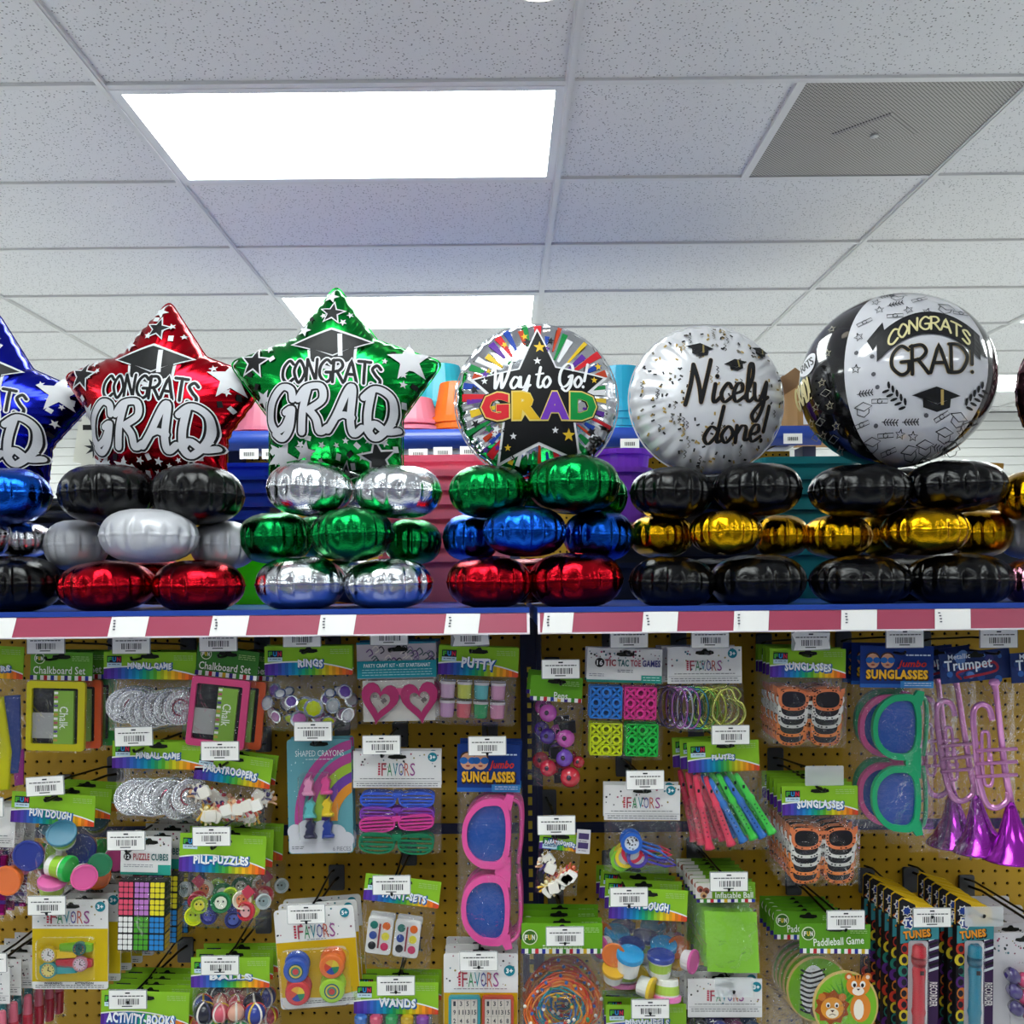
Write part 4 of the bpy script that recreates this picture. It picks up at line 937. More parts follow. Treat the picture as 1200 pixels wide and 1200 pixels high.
def rainbow_header(t, x0, y0, x1, y1, ttl, box, rot=0, arc=None, lg=True, hx=None, thick=1.0, ds=1.0):
    m = mb(t); m.box(x0, x1, y0, y1, -thick, .4, GREEN); hd = m.build('header_card', PRINT, t)
    h = y1 - y0; cx = hx if hx is not None else (x0 + x1) / 2
    def top(s): return y0 + h * (.56 + (.07 * (1 - s / .35) ** 2 if s < .35 else .30 * ((s - .35) / .65) ** 2))
    m = mb(t); N = 26
    for i in range(N):
        a, b = i / N, (i + 1) / N; xa, xb = x0 + (x1 - x0) * a, x0 + (x1 - x0) * b; c = rainbow(a * 1.02); c = tuple(min(1, q * (1.25 if i % 2 else .95)) for q in c)
        m.put([(xa, top(a), .7), (xb, top(b), .7), (xb, y1, .7), (xa, y1, .7)], [(0, 1, 2, 3)], c)
        m.put([(xa, top(a) - 1.6, .9), (xb, top(b) - 1.6, .9), (xb, top(b), .9), (xa, top(a), .9)], [(0, 1, 2, 3)], 'f0f0e8')
    if lg: logo(m, x0 + 4, y0 + 5)
    hang_slot(m, cx, y0 + h * .17); fine_print(m, x1 - 26, y0 + 4, x1 - 4, 3, 'a8c878'); m.build('header_print', PRINT, hd)
    m = mb(t); title(m, ttl, *box, w=1.5, rot=rot, arc=arc); m.build('lettering', PRINT, hd)
    return hd
def dots(m, x0, y0, x1, y1, n, seed, w=.8, r=1.1):
    rn = random.Random(seed)
    for _ in range(n): u, v = rn.uniform(x0 + 2, x1 - 2), rn.uniform(y0 + 2, y1 - 2); m.flat(ell(u, v, rn.uniform(.6, r + .3), n=6), w, rn.choice(['3a3a3c', '3a3a3c', '8c5a6a', '4a7a86', '9a8a4a', 'a84a6a']))
FAVC = ['a83a4a', '3a8a5a', '2a8a9a', '5a5a9a', 'c06a5a', '9a4a8a']
def favors(m, x0, y0, x1, y1, w=1.2, col=None):
    W_ = (x1 - x0) / 6.4
    for r in range(5): m.flat(rect(x0 - W_ * .1, y0 + (y1 - y0) * r / 5, x0 + W_ * .25, y0 + (y1 - y0) * (r + .7) / 5), w, 'c0304a')
    for i, ch in enumerate('FAVORS'): a = x0 + W_ * (.4 + i); m.text(ch, a + .5, y0, a + W_ - .5, y1, w, FAVC[i], .0)
def badge(m, cx, cy, r, txt='3+', w=1.2): m.flat(ell(cx, cy, r, n=18), w, '1c7f90'); m.text(txt, cx - r * .62, cy - r * .45, cx + r * .62, cy + r * .45, w + .4, 'eef6f6', .04)
WHT = 'e4e2e0'
def favors_header(t, x0, y0, x1, y1, fx0, fy0, fx1, fy1, bad=None, seed=1, sub=True):
    m = mb(t); m.box(x0, x1, y0, y1, -1, .4, WHT); hd = m.build('header_card', PRINT, t); m = mb(t)
    dots(m, x0, y0, x1, y1 - (y1 - y0) * .32, 26, seed); hang_slot(m, (x0 + x1) / 2, y0 + 7)
    if sub: fine_print(m, x0 + 8, fy1 + 3, x1 - 8, 1, '6a6a6e'); m.flat(rect(x0 + 1, fy1 + 6.4, x1 - 1, fy1 + 6.9), .8, '9a9a9a'); fine_print(m, x0 + 4, fy1 + 8.6, x1 - 4, 2, '55555a', dy=2.6)
    if bad: badge(m, *bad)
    m.build('header_print', PRINT, hd); m = mb(t); favors(m, fx0, fy0, fx1, fy1); m.build('lettering', PRINT, hd); return hd
def stripes(m, x0, y0, x1, y1, w=.9, step=6.5):
    cs = ['3a2a7a', 'f0f0ea', '3f8a2a', 'f0f0ea', 'c02a34', 'f0f0ea', '2a3a9a', 'f0f0ea', 'd8b02a', 'f0f0ea']; i = 0; x = x0
    while x < x1 - .5: m.flat(rect(x, y0, min(x + step * .62, x1), y1), w, cs[i % 10]); x += step * .62; i += 1
def fun_header(t, x0, y0, x1, y1, ttl, box, rot=0, circ=None, st=True, col='5f9e1e', pic=False):
    m = mb(t); m.box(x0, x1, y0, y1, -1, .4, col); hd = m.build('header_card', PRINT, t); m = mb(t); h = y1 - y0
    if st: stripes(m, x0, y1 - min(8, h * .16), x1, y1 + .2)
    if circ:
        cx, cy, r = circ; m.flat(ell(cx, cy, r, n=18), .8, 'dfe8c8'); m.flat(ell(cx, cy, r * .86, n=18), 1.1, '3c6a1e')
        for i, (ch, c) in enumerate((('F', 'e8e8e0'), ('U', 'f0d040'), ('N', 'e8e8e0'))): m.text(ch, cx - r * .7 + i * r * .48, cy - r * .35, cx - r * .3 + i * r * .48, cy + r * .35, 1.5, c, .05)
    hang_slot(m, (x0 + x1) / 2, y0 + 6); fine_print(m, x1 - 24, y0 + 5, x1 - 4, 3, 'a8cc80'); m.build('header_print', PRINT, hd)
    m = mb(t)
    if ttl: m.text(ttl, *box, 1.4, 'eef4e6', .012, rot=rot)
    else: fine_print(m, box[0], box[1], box[2], 2, 'd8e8c0', 1.4, 3, 1.6)
    m.build('lettering', PRINT, hd); return hd
def bag(t, x0, y0, x1, y1, d=9, seed=0, base=0, film=None, taper=0.0, back=True):
    """crinkled clear bag: front and rear film pinched together at its welded edges"""
    m = mb(t); NU, NV = 16, 20
    def mk(sg):
        def f(u, v, a, b):
            e = (math.sin(PI * a) ** .45) * (math.sin(PI * min(.999, b * .96 + .02)) ** .4); nz = noise.noise(Vector((u * .09, v * .06, seed * 7.3 + sg)))
            n2 = noise.noise(Vector(((u + v) * .13, (u - v) * .035, seed * 3.1 + sg * 2))) * 1.5 + noise.noise(Vector(((u - v) * .10, (u + v) * .03, seed * 1.7)))
            uu = u + (a - .5) * -2 * taper * b + 1.6 * noise.noise(Vector((v * .07, a * 2, seed))) * (1 if a in (0, 1) else .4); vv = v + (1.8 * noise.noise(Vector((u * .08, seed, 2))) if b > .95 else 0)
            return (uu, vv, base + sg * (d * e * (.85 + .45 * nz) + 1.3 * n2 * e))
        return f
    m.sheet(x0, y0, x1, y1, NU, NV, mk(1), 'ffffff')
    if back: m.sheet(x0, y0, x1, y1, NU // 2, NV // 2, lambda u, v, a, b: base - 2.0 - 1.5 * math.sin(PI * a) * math.sin(PI * b), 'ffffff')
    return m.build('clear_bag', film or FILM, t, smooth=True)
TAGW = mat('tag_holder_plastic', 'dfe3e4', 0.1, alpha=0.35)
HOOKS = None
def hook(px, py, what, clear=False, Y=1.735, drop=19, tilt=0.0, torn=False):
    """scan hook: back plate on the pegboard, product wire, upper wire ending in a price-tag holder"""
    t = thing('peg_hook', f'peg hook with {"empty clear" if clear else "white"} price tag in front of {what}', 'peg hook', P(px, py, Y), None); L = PEGY - Y; k = Y / F
    m = MB(k=1.0); m.puff(rrect(-.017, .004, .017, .058, .004), -L, -L + .006, '3a3c40'); m.build('back_plate', mat('grey_plastic_plate', '4a4c50', 0.45), t)
    zl = drop * k
    m = MB(k=1.0); m.tube([(0.004, zl + .012, -L + .004), (0.004, zl + .004, -L + .06), (0.0, zl, -.12), (0, zl, -.012), (0, zl - .002, .0), (0, zl - .006, .003)], .0026, '111111', 6); m.build('product_wire', WIRE, t, smooth=True)
    m = MB(k=1.0); m.tube([(-.005, zl - .004, -L + .004), (-.005, zl - .012, -L + .05), (0, .004, -.10), (0, 0, -.004)], .0022, '111111', 6); m.build('tag_wire', WIRE, t, smooth=True)
    w, h = 22.5 * k, 11.5 * k
    m = MB(k=1.0); pts = rrect(-w, -h, w, h, .002, 2)
    if tilt: pts = rotp(pts, 0, 0, tilt)
    m.prism(pts, -.001, .0012, 'e8eaea'); hd = m.build('tag_holder', TAGW, t)
    if not clear:
        m = MB(k=1.0); q = rect(-w * .96, -h * .93, w * .96, h * .93)
        if torn: q = [(-w, -h * .7), (-w * .8, -h * .95), (w, -h * .8), (w * .93, 0), (w, h * .8), (w * .2, h * .9), (-w * .9, h * .95), (-w * .8, h * .2)]
        m.flat(rotp(q, 0, 0, tilt), .0018, 'f2f0ec'); rn = random.Random(int(px * 7 + py)); lb = m.build('price_label', PRINT, hd)
        m = MB(k=1.0)
        def r_(a, b, c, d): m.flat(rotp(rect(a, b, c, d), 0, 0, tilt), .0021, '3c3c40')
        x = -w * .5
        while x < w * .55: b = rn.choice((.5, .8, 1.3)) * k; r_(x, -h * .1, x + b, h * .5); x += b + rn.choice((.6, .9, 1.2)) * k
        x = -w * .8
        while x < w * .8: b = rn.uniform(2, 5) * k; r_(x, -h * .42, min(x + b, w * .82), -h * .32); x += b + .8 * k
        r_(-w * .12, -h * .75, w * .12, -h * .6); r_(-w * .3, h * .62, w * .25, h * .72); m.build('barcode', PRINT, lb)
    return t
def jar(t, c, axis, r, h, body, lid, name='dough_jar', band=None, n=18):
    """little tub of modelling dough: tapered body, rimmed lid; axis points out of the lid"""
    ax = Vector(axis).normalized(); o = Vector(c)
    m = mb(t); m.lathe([(r * .72, 0), (r * .78, .5), (r * .86, h * .8), (r * .86, h * .82)], o, ax, body, n); b = m.build(name, PLAST, t, smooth=False)
    m = mb(t); m.lathe([(r * .9, h * .74), (r, h * .78), (r, h * .97), (r * .95, h), (r * .86, h), (r * .84, h * .95), (0, h * .95)], o, ax, lid, n); m.build('lid', PLAST, b)
    if band:
        m = mb(t); m.lathe([(r * .795, h * .2), (r * .865, h * .66)], o, ax, band, n); m.build('paper_band', PRINT, b)
    return b
def lens_shape(cx, cy, w, h, n=24, flip=1):
    """wayfarer lens outline"""
    o = []
    for i in range(n):
        t = 2 * PI * i / n; x = math.cos(t); y = math.sin(t); q = 1 - .12 * max(0, -y) + (.10 * x * flip if y < 0 else 0)
        o.append((cx + w / 2 * math.copysign(abs(x) ** .75, x), cy + h / 2 * math.copysign(abs(y) ** .8, y) * q))
    return o
def glasses(m, cx, cy, w, h, w0, col, lens=None, thick=3, rim=3.2, rot=0):
    gw = w * .46
    for sg in (-1, 1):
        x = cx + sg * w * .26; outer = rotp(lens_shape(x, cy, gw, h, flip=sg), cx, cy, rot); inner = rotp(lens_shape(x, cy, gw - 2 * rim, h - 2 * rim, flip=sg), cx, cy, rot)
        m.frame(outer, inner, w0, w0 + thick, col)
        if lens: m.flat(inner, w0 + thick * .4, lens)
        tip = rotp([(x + sg * gw * .42, cy - h * .42), (x + sg * gw * .56, cy - h * .5), (x + sg * gw * .56, cy - h * .3), (x + sg * gw * .48, cy - h * .1)], cx, cy, rot); m.prism(tip, w0, w0 + thick, col)
    m.prism(rotp([(cx - w * .06, cy - h * .3), (cx + w * .06, cy - h * .3), (cx + w * .06, cy - h * .1), (cx, cy - h * .16), (cx - w * .06, cy - h * .1)], cx, cy, rot), w0, w0 + thick, col)
# ------------------------------------------------------------------ row one
# cut-off pack at the left edge
t = pack('inflatable_pack', 'green-headed bag of yellow and blue inflatables cut off by the left edge', 0, 770, .05)
rainbow_header(t, -70, 757, 28, 795, 'RS', (2, 779, 14, 787), lg=False)
for (p, c, w1, nm) in (([(8, 815), (26, 813), (30, 880), (28, 905), (14, 906), (12, 860)], '24407e', 3, 'blue_panel'), ([(-30, 818), (8, 816), (20, 880), (18, 924), (-2, 928), (-30, 920)], 'c8c414', 6, 'yellow_panel'), ([(-20, 850), (2, 858), (-8, 872), (-20, 872)], '1c2a66', 7, 'navy_patch'), ([(20, 880), (33, 876), (34, 918), (24, 920)], '8a2a78', 2, 'magenta_panel'), ([(-20, 905), (0, 905), (2, 925), (-20, 925)], '1c8a5a', 2, 'green_panel')):
    m = mb(t); m.puff(p, 0, w1, c); m.build(nm, PLAST, t)
bag(t, -70, 795, 34, 930, 9, 1)

def chalkboard(ax, ay, dx, dy, fcol, label, rot, hcol='5f9e2e'):
    t = pack('chalkboard_set', label, ax, ay, rot, cat='chalkboard set')
    X = lambda x: x + dx; Yv = lambda y: y + dy
    hd = fun_header(t, X(36), Yv(764), X(109), Yv(797), 'Chalkboard Set', (X(40), Yv(781), X(101), Yv(790)), circ=(X(47), Yv(772), 6.5), col=hcol)
    m = mb(t); m.frame(rrect(X(35), Yv(798), X(103), Yv(879), 4), rrect(X(41), Yv(806), X(95), Yv(871), 2), 1, 6, fcol); m.build('wooden_frame', PLAST, t)
    m = mb(t); m.box(X(41), X(95), Yv(806), Yv(871), 1, 2, '1c1c20'); m.build('slate', PRINT, t)
    m = mb(t); m.sheet(X(41), Yv(835), X(66), Yv(865), 6, 6, lambda u, v, a, b: 3.2 + .5 * math.sin(u) * math.cos(v * .7), 'a4a4a2'); m.build('cloth', PRINT, t, smooth=True)
    m = mb(t); m.box(X(67), X(90), Yv(809), Yv(871), 2, 6, '86b048'); cb = m.build('chalk_box', PRINT, t)
    m = mb(t); m.text('Chalk', X(66), Yv(835), X(92), Yv(845), 6.4, 'eef2e4', .01, rot=PI / 2)
    for i in range(12): m.flat(rect(X(67.5), Yv(810 + i * 5), X(72), Yv(812.8 + i * 5)), 6.3, ['f0f0ea', 'b8606a', 'f0f0ea', '5a4a8a', 'f0f0ea', 'c09a4a'][i % 6])
    m.build('box_print', PRINT, cb); bag(t, X(32), Yv(797), X(108), Yv(882), 7, ax); return t
t = chalkboard(73, 770, 0, 0, 'c9bf10', 'chalkboard set with yellow frame on upper left hook', .03)
# differently coloured frames behind it
for k, (c, nm) in enumerate((('d8582a', 'orange'), ('2f8a3a', 'green'))):
    t2 = chalkboard(73, 770, 4 + 2 * k, 0, c, f'chalkboard set with {nm} frame behind the yellow one', .02); t2.location.y += .03 * (k + 1); t2.location.x += .011 * (k + 1)
hook(54, 755, 'the yellow chalkboard set')
t = chalkboard(278, 768, 195, -2, 'd84a7e', 'chalkboard set with pink frame, tilted', .115, '3c7a2e')
for k, (c, nm, dxx) in enumerate((('d8582a', 'orange', 14), ('a8c83a', 'lime', -12))):
    t2 = chalkboard(278, 768, 195 + dxx, 0, c, f'chalkboard set with {nm} frame behind the pink one', .10 if k == 0 else .16, '3c7a2e'); t2.location.y += .03 * (k + 1)
hook(256, 752, 'the pink chalkboard set')

def pinball(ax, ay, dx, dy, label, rot=0):
    t = pack('pinball_pack', label, ax, ay, rot, cat='toy pack'); X = lambda x: x + dx; Yv = lambda y: y + dy
    rainbow_header(t, X(122), Yv(764), X(230), Yv(796), 'PINBALL GAME', (X(150), Yv(776), X(202), Yv(784)), rot=0)
    rn = random.Random(ax)
    for i in range(7):
        u = X(150) + i * 10.5; v = Yv(830) + rn.uniform(-4, 3); tl = .25 + .08 * i; ax_ = (math.sin(tl), rn.uniform(-.2, .1), math.cos(tl)); o = Vector((u, v, 9 - i * .8))
        m = mb(t); r = 20.5; m.lathe([(r * .96, -2.5), (r, -1.5), (r, 2), (r * .94, 2.6), (r * .88, 2.2), (r * .86, .8), (0, .8)], o, ax_, 'b4b6b8', 22); d = m.build('pinball_disc', mat('silver_plastic', 'dcdde0', .14, .8, bump=.5, bscale=300), t)
        m = mb(t); A = Vector(ax_).normalized(); e1 = A.orthogonal().normalized(); e2 = A.cross(e1)
        for q in range(3):
            ring = [tuple(o + A * 1.6 + (e1 * math.cos(2 * PI * s / 16 + q) + e2 * math.sin(2 * PI * s / 16 + q)) * (5 + q * 4.4)) for s in range(12 if q else 14)]; m.tube(ring, .8, ['d8dadc', 'c06a80', 'd8dadc'][q], 4)
        for q in range(3): a = rn.uniform(0, 6); m.ball(tuple(o + A * 2.2 + (e1 * math.cos(a) + e2 * math.sin(a)) * rn.uniform(3, 13)), 1.8, 'e8e8ea', 8, 5)
        m.build('maze_ridges', METALP, d)
    bag(t, X(127), Yv(796), X(230), Yv(857), 14, ax, taper=2); return t
t = pinball(176, 768, 0, 0, 'silver pinball game pack in the top row', .02); behind(t, 2, 'top row silver pinball game')
hook(154, 755, 'the top row pinball game')
t = pinball(186, 872, 10, 105, 'silver pinball game pack in the second row', .03); behind(t, 1, 'second row silver pinball game')
hook(157, 863, 'the second row pinball game', tilt=-.02)

# rings
t = pack('ring_pack', 'bag of toy rings with coloured gems under a RINGS header', 363, 763, .0)
rainbow_header(t, 310, 757, 413, 791, 'RINGS', (349, 772, 379, 782))
gems = [(369, 829, 12, 'c8d818', 0, 0), (352, 841, 10.5, 'b86aa8', .2, .2), (325, 838, 8, 'a870a0', -.6, .2), (343, 821, 8, '6a4aa0', 0, -.4), (391, 826, 9, 'b8babc', .5, 0), (405, 810, 9, '5a3a90', .6, -.4), (386, 843, 9, 'b4c81c', .1, 1.0), (315, 822, 9, 'b4b4b8', -.7, -.3), (408, 837, 9, 'c8c8cc', .8, .3), (330, 812, 7, 'c8c8cc', 0, -.8), (388, 812, 7, 'c0c0c4', .2, -.9)]
for (u, v, r, c, a, b) in gems:
    ax_ = (a, b, 1); m = mb(t); m.lathe([(r * .3, -9), (r * .5, -5), (r * .95, -1), (r, 0), (r, 1.2), (r * .86, 1.4)], (u, v, 9), ax_, 'c8cacc', 16); s = m.build('gem_ring', mat('bright_silver_plastic', 'd0d2d4', .15, .9), t)
    m = mb(t); m.lathe([(r * .84, .6), (r * .66, 2.6), (r * .36, 3.4), (0, 3.4)], (u, v, 9), ax_, c, 8); m.build('gem', mat('gem_plastic', attr=True, rough=.08, coat=.6), s)
bag(t, 311, 791, 417, 856, 16, 3); behind(t, 1, 'toy gem rings', mix=True); hook(354, 747, 'the gem rings')

# party craft kit
t = pack('craft_kit', 'craft kit bag with pink heart glasses and teal header band', 467, 762, -.015, cat='craft kit')
m = mb(t); m.box(418, 511, 752, 795, -1, .4, 'b8aeb4'); hd = m.build('header_card', PRINT, t); m = mb(t); rn = random.Random(2)
for i in range(26):
    u, v = rn.uniform(422, 506), rn.uniform(756, 776); c = rn.choice(['3a3440', '6a4a7a', '8a7a98', '4a5a5a', 'd8d0c8']); m.stroke(smooth([(u, v), (u + 4, v - 3), (u + 7, v + 2), (u + 3, v + 5)], 4), 1.4, .8, c)
m.flat(rect(418, 774, 511, 794), 1.1, '1f8f9c'); m.flat(rect(418, 752, 511, 754.5), 1.1, '2a7a90'); fine_print(m, 424, 784, 506, 3, 'a8dce0', 1.5, 3); hang_slot(m, 467, 761, 1.4)
m.text("PARTY CRAFT KIT • KIT D'ARTISANAT", 426, 777, 504, 781.5, 1.6, 'e6f6f6', .015); m.build('header_print', PRINT, hd)
m = mb(t); m.box(424, 508, 797, 845, -1, 0, 'd4d0c8'); m.build('backing_card', PRINT, t)
for i, (u, rr) in enumerate(((444, .18), (491, -.1))):
    m = mb(t); m.frame(heart(u, 820, 44, 50, rot=rr), heart(u, 821, 24, 26, rot=rr), 2, 7, 'd84e86'); m.build('heart_frame', mat('glitter_pink', 'c93a78', .45, .2, bump=.6, bscale=900), t)
    m = mb(t)
    for q in range(5): m.flat(rotp(rect(u - 8 + 3 * q, 814 + 2 * (q % 3), u - 3 + 3 * q, 817 + 3 * (q % 2)), u, 820, .3 * q), .5 + .1 * q, ['8a8480', 'b8b0a8', '9a7a86', '77706c', 'c8bcb4'][q])
    m.build('lens_print', PRINT, t)
m = mb(t); m.box(463, 473, 806, 814, 2, 6, 'd84e86'); m.build('bridge', PLAST, t)
bag(t, 419, 795, 514, 848, 8, 4); behind(t, 2, 'heart glasses craft kit', dx=.003); hook(456, 745, 'the heart glasses craft kit')

# putty
t = pack('putty_pack', 'bag of eight pastel putty tubs under a PUTTY header', 563, 768, .05)
rainbow_header(t, 514, 758, 608, 792, 'PUTTY', (541, 771, 581, 784), rot=.06)
for r, row in enumerate((('c8a8c4', 'c4c860', '6ab8bc', 'd09ab8'), ('c49ac0', 'd8707a', '3fa06a', 'd896b4'))):
    for i, c in enumerate(row):
        u = 527 + i * 19.5; v = 808 + r * 22; m = mb(t); m.lathe([(7, 0), (8, 1), (8.6, 15), (8.6, 17)], (u, v + 10, 8), (0, -1, 0), c, 14); o = m.build('putty_tub', CLEARP, t)
        m = mb(t); m.lathe([(9.2, 16.5), (9.2, 19), (8.6, 19.6), (0, 19.6)], (u, v + 10, 8), (0, -1, 0), 'd8d0d4', 14); m.build('lid', CLEARP, o)
        m = mb(t); m.lathe([(6, 1.5), (7.4, 13), (5, 14), (0, 14)], (u, v + 10, 8), (0, -1, 0), c, 10); m.build('putty', PLAST, o)
bag(t, 513, 792, 606, 850, 18, 5); behind(t, 1, 'pastel putty tubs'); hook(551, 746, 'the putty tubs', torn=True)

# pens
t = pack('pen_pack', 'narrow bag of pens with round pink, violet and red heads', 655, 800, .07)
fun_header(t, 622, 793, 683, 822, 'Pens', (650, 811, 666, 819), circ=None, rot=.0)
for (u, v, r, c) in ((644, 835, 10.5, 'b04aa0'), (645, 862, 9.5, '4a2f86'), (666, 863, 11, 'c050a8'), (666, 886, 10.5, '6a3fa8'), (648, 899, 10, 'b8243c'), (674, 908, 12, 'c22a3a'), (683, 890, 7, 'a82030')):
    m = mb(t); m.ball((u, v, 8), r, c, 16, 10); m.ball((u - 2, v - 1, 8 + r * .8), r * .3, '2a1830', 8, 5); o = m.build('pen_head', mat('foil_pen_head', attr=True, rough=.22, coat=.5), t, smooth=True)
for (p, nm) in (([(656, 846), (676, 842), (678, 856), (660, 858)], 0), ([(648, 876), (664, 872), (660, 888), (650, 888)], 0), ([(655, 906), (668, 902), (672, 914), (656, 916)], 0)):
    m = mb(t); m.puff(p, 3, 12, '121014'); m.build('pen_body', PLAST, t)
bag(t, 632, 822, 686, 922, 16, 6); hook(657, 784, 'the round headed pens')
for k in range(1):
    t2 = copy_tree(t); t2.location = t.location + Vector((-.004, .05, .004)); t2.rotation_euler[1] = .12; t2['label'] = 'second bag of round headed pens behind the front one'

# tic tac toe
t = pack('tic_tac_toe_pack', 'pack of blue, pink, yellow and green tic tac toe grids', 733, 768, .035, cat='game pack')
m = mb(t); m.box(688, 776, 760, 800, -1, .4, WHT); hd = m.build('header_card', PRINT, t); m = mb(t); dots(m, 688, 760, 776, 774, 34, 5); m.flat(ell(703, 777, 5.5, n=16), .9, '1c1c1e'); m.text('16', 699.5, 774, 706.5, 780, 1.4, 'f0f0f0', .03)
for s, a, b, c in (('TIC', 709, 722, '9c3a44'), ('TAC', 724, 737, '2a6a6a'), ('TOE', 739, 751, 'b04a5a'), ('GAMES', 753, 774, '4a4a86')): m.text(s, a, 773, b, 781, 1.2, c, .03)
m.flat(rect(688, 797, 776, 800), .9, '2a8a78'); m.flat(rect(752, 791, 776, 800), 1.0, '2a9a88'); fine_print(m, 754, 793, 774, 2, 'c8ece4', 1.3, 3); fine_print(m, 724, 785, 742, 2, '6a6a70'); fine_print(m, 691, 790, 708, 2, '8a8a90'); hang_slot(m, 733, 767); m.build('header_print', PRINT, hd)
for gi, (gx, gy, c) in enumerate(((693, 805, '2a80d8'), (733, 805, 'e83a94'), (694, 848, 'd4e41c'), (736, 848, '22cc4c'))):
    m = mb(t); S = 36
    for q in range(4): m.box(gx, gx + S, gy + q * S / 3 - .9, gy + q * S / 3 + .9, 2, 6, c); m.box(gx + q * S / 3 - .9, gx + q * S / 3 + .9, gy, gy + S, 2, 6, c)
    fr = m.build('game_grid', PLAST, t)
    for q in range(9):
        cx, cy = gx + (q % 3 + .5) * S / 3, gy + (q // 3 + .5) * S / 3; m = mb(t)
        if q % 2: m.frame(ell(cx, cy, 5.6, n=14), ell(cx, cy, 3.0, n=14), 2, 8, c); m.build('nought', PLAST, fr)
        else:
            for a in (PI / 4, -PI / 4): m.prism(rotp(rect(cx - 6.6, cy - 1.3, cx + 6.6, cy + 1.3), cx, cy, a), 2, 8, c)
            m.build('cross', PLAST, fr)
    m = mb(t); m.box(gx + 1, gx + S - 1, gy + 1, gy + S - 1, 0, 2.2, tuple(x * .35 for x in lin(c))); m.build('shaded_lower_grids', PLAST, t)  # slab for the grids underneath, shade put into the darkened colour
bag(t, 689, 800, 779, 890, 8, 7); hook(737, 748, 'the tic tac toe grids'); behind(t, 1, 'tic tac toe grids')

# favors bracelets
t = pack('bracelet_pack', 'pearly FAVORS bag of colourful shaped bracelets in the top row', 826, 766, .0)
favors_header(t, 782, 758, 869, 801, 805, 774, 846, 786, (858, 766, 5.5), 3)
BR = [('5a4a60', 784, .75), ('b87ab8', 795, .5), ('c8c8cc', 801, .5), ('a86ab0', 807, .62), ('4a8a9a', 815, .7), ('8ac05a', 823, .8), ('c8d060', 831, .9)]
for i, (c, u, sq) in enumerate(BR):
    m = mb(t); pts = [(u + 17 * sq * math.cos(2 * PI * k / 30), 829 + 23 * math.sin(2 * PI * k / 30), 4 + i * 1.6 + 3 * math.cos(2 * PI * k / 30)) for k in range(30)]; m.tube(pts, 1.3, c, 6, True); m.build('bracelet', METALP, t, smooth=True)
m = mb(t); pts = [(x, y, 17) for x, y in smooth([(832, 824), (840, 808), (852, 806), (858, 818), (866, 824), (868, 838), (858, 848), (842, 848), (832, 838)], 4, True)]; m.tube(pts, 1.4, 'd8d878', 6, True); m.build('bracelet', METALP, t, smooth=True)
m = mb(t); pts = [(x, y, 14) for x, y in smooth([(838, 820), (846, 806), (856, 804), (864, 812), (860, 822), (868, 832), (862, 846), (848, 850)], 4, True)]; m.tube(pts, 1.2, 'b8c060', 6, True); m.build('bracelet', METALP, t, smooth=True)
bag(t, 783, 801, 871, 857, 14, 8); hook(832, 748, 'the bracelets'); behind(t, 2, 'shaped bracelets', dx=-.006)

# animal print sunglasses, twice
def animal_shades(ax, ay, dx, dy, label, rot, n, short):
    t = pack('sunglasses_pack', label, ax, ay, rot, cat='sunglasses pack'); X = lambda x: x + dx; Yv = lambda y: y + dy
    rainbow_header(t, X(902), Yv(760), X(991), Yv(794), 'SUNGLASSES', (X(919), Yv(776), X(974), Yv(786)), rot=.03, arc=1)
    for i, (c, c2) in enumerate((('d8794a', '2a1a14'), ('dcdad4', '1c1c1e'), ('c8c6c0', '141416'), ('e0803a', '2a1a10'), ('d8742e', '24160e'))[::-1]):
        k = 4 - i; m = mb(t); glasses(m, X(947), Yv(818 + k * 10.5), 76, 27, 2 + i * 2.0, c, '141416', 1.8, 3.4); g = m.build('sunglasses', PLAST, t)
        m = mb(t); rn = random.Random(i)
        for q in range(34):
            sg = rn.choice((-1, 1)); a = rn.uniform(0, 2 * PI); p0 = lens_shape(X(947) + sg * 76 * .26, Yv(818 + k * 10.5), 76 * .46 - 3.4, 27 - 3.4, flip=sg)[int(a / (2 * PI) * 24)]; m.flat(ell(p0[0], p0[1], 1.3, .9, 6, a), 2 + i * 2.0 + 2.0, c2)
        m.build('spot_print', PRINT, g).__setitem__('kind', 'stuff')
    bag(t, X(901), Yv(794), X(993), Yv(876), 14, ax); behind(t, n, short, dy=.03, dx=.001); return t
t = animal_shades(946, 766, 0, 0, 'animal print sunglasses pack in the top row', .02, 4, 'top row animal print sunglasses'); hook(950, 751, 'the top row animal print sunglasses', torn=True)
t = animal_shades(958, 926, 14, 161, 'animal print sunglasses pack in the second row', .0, 5, 'second row animal print sunglasses'); hook(966, 909, 'the second row animal print sunglasses', clear=True)

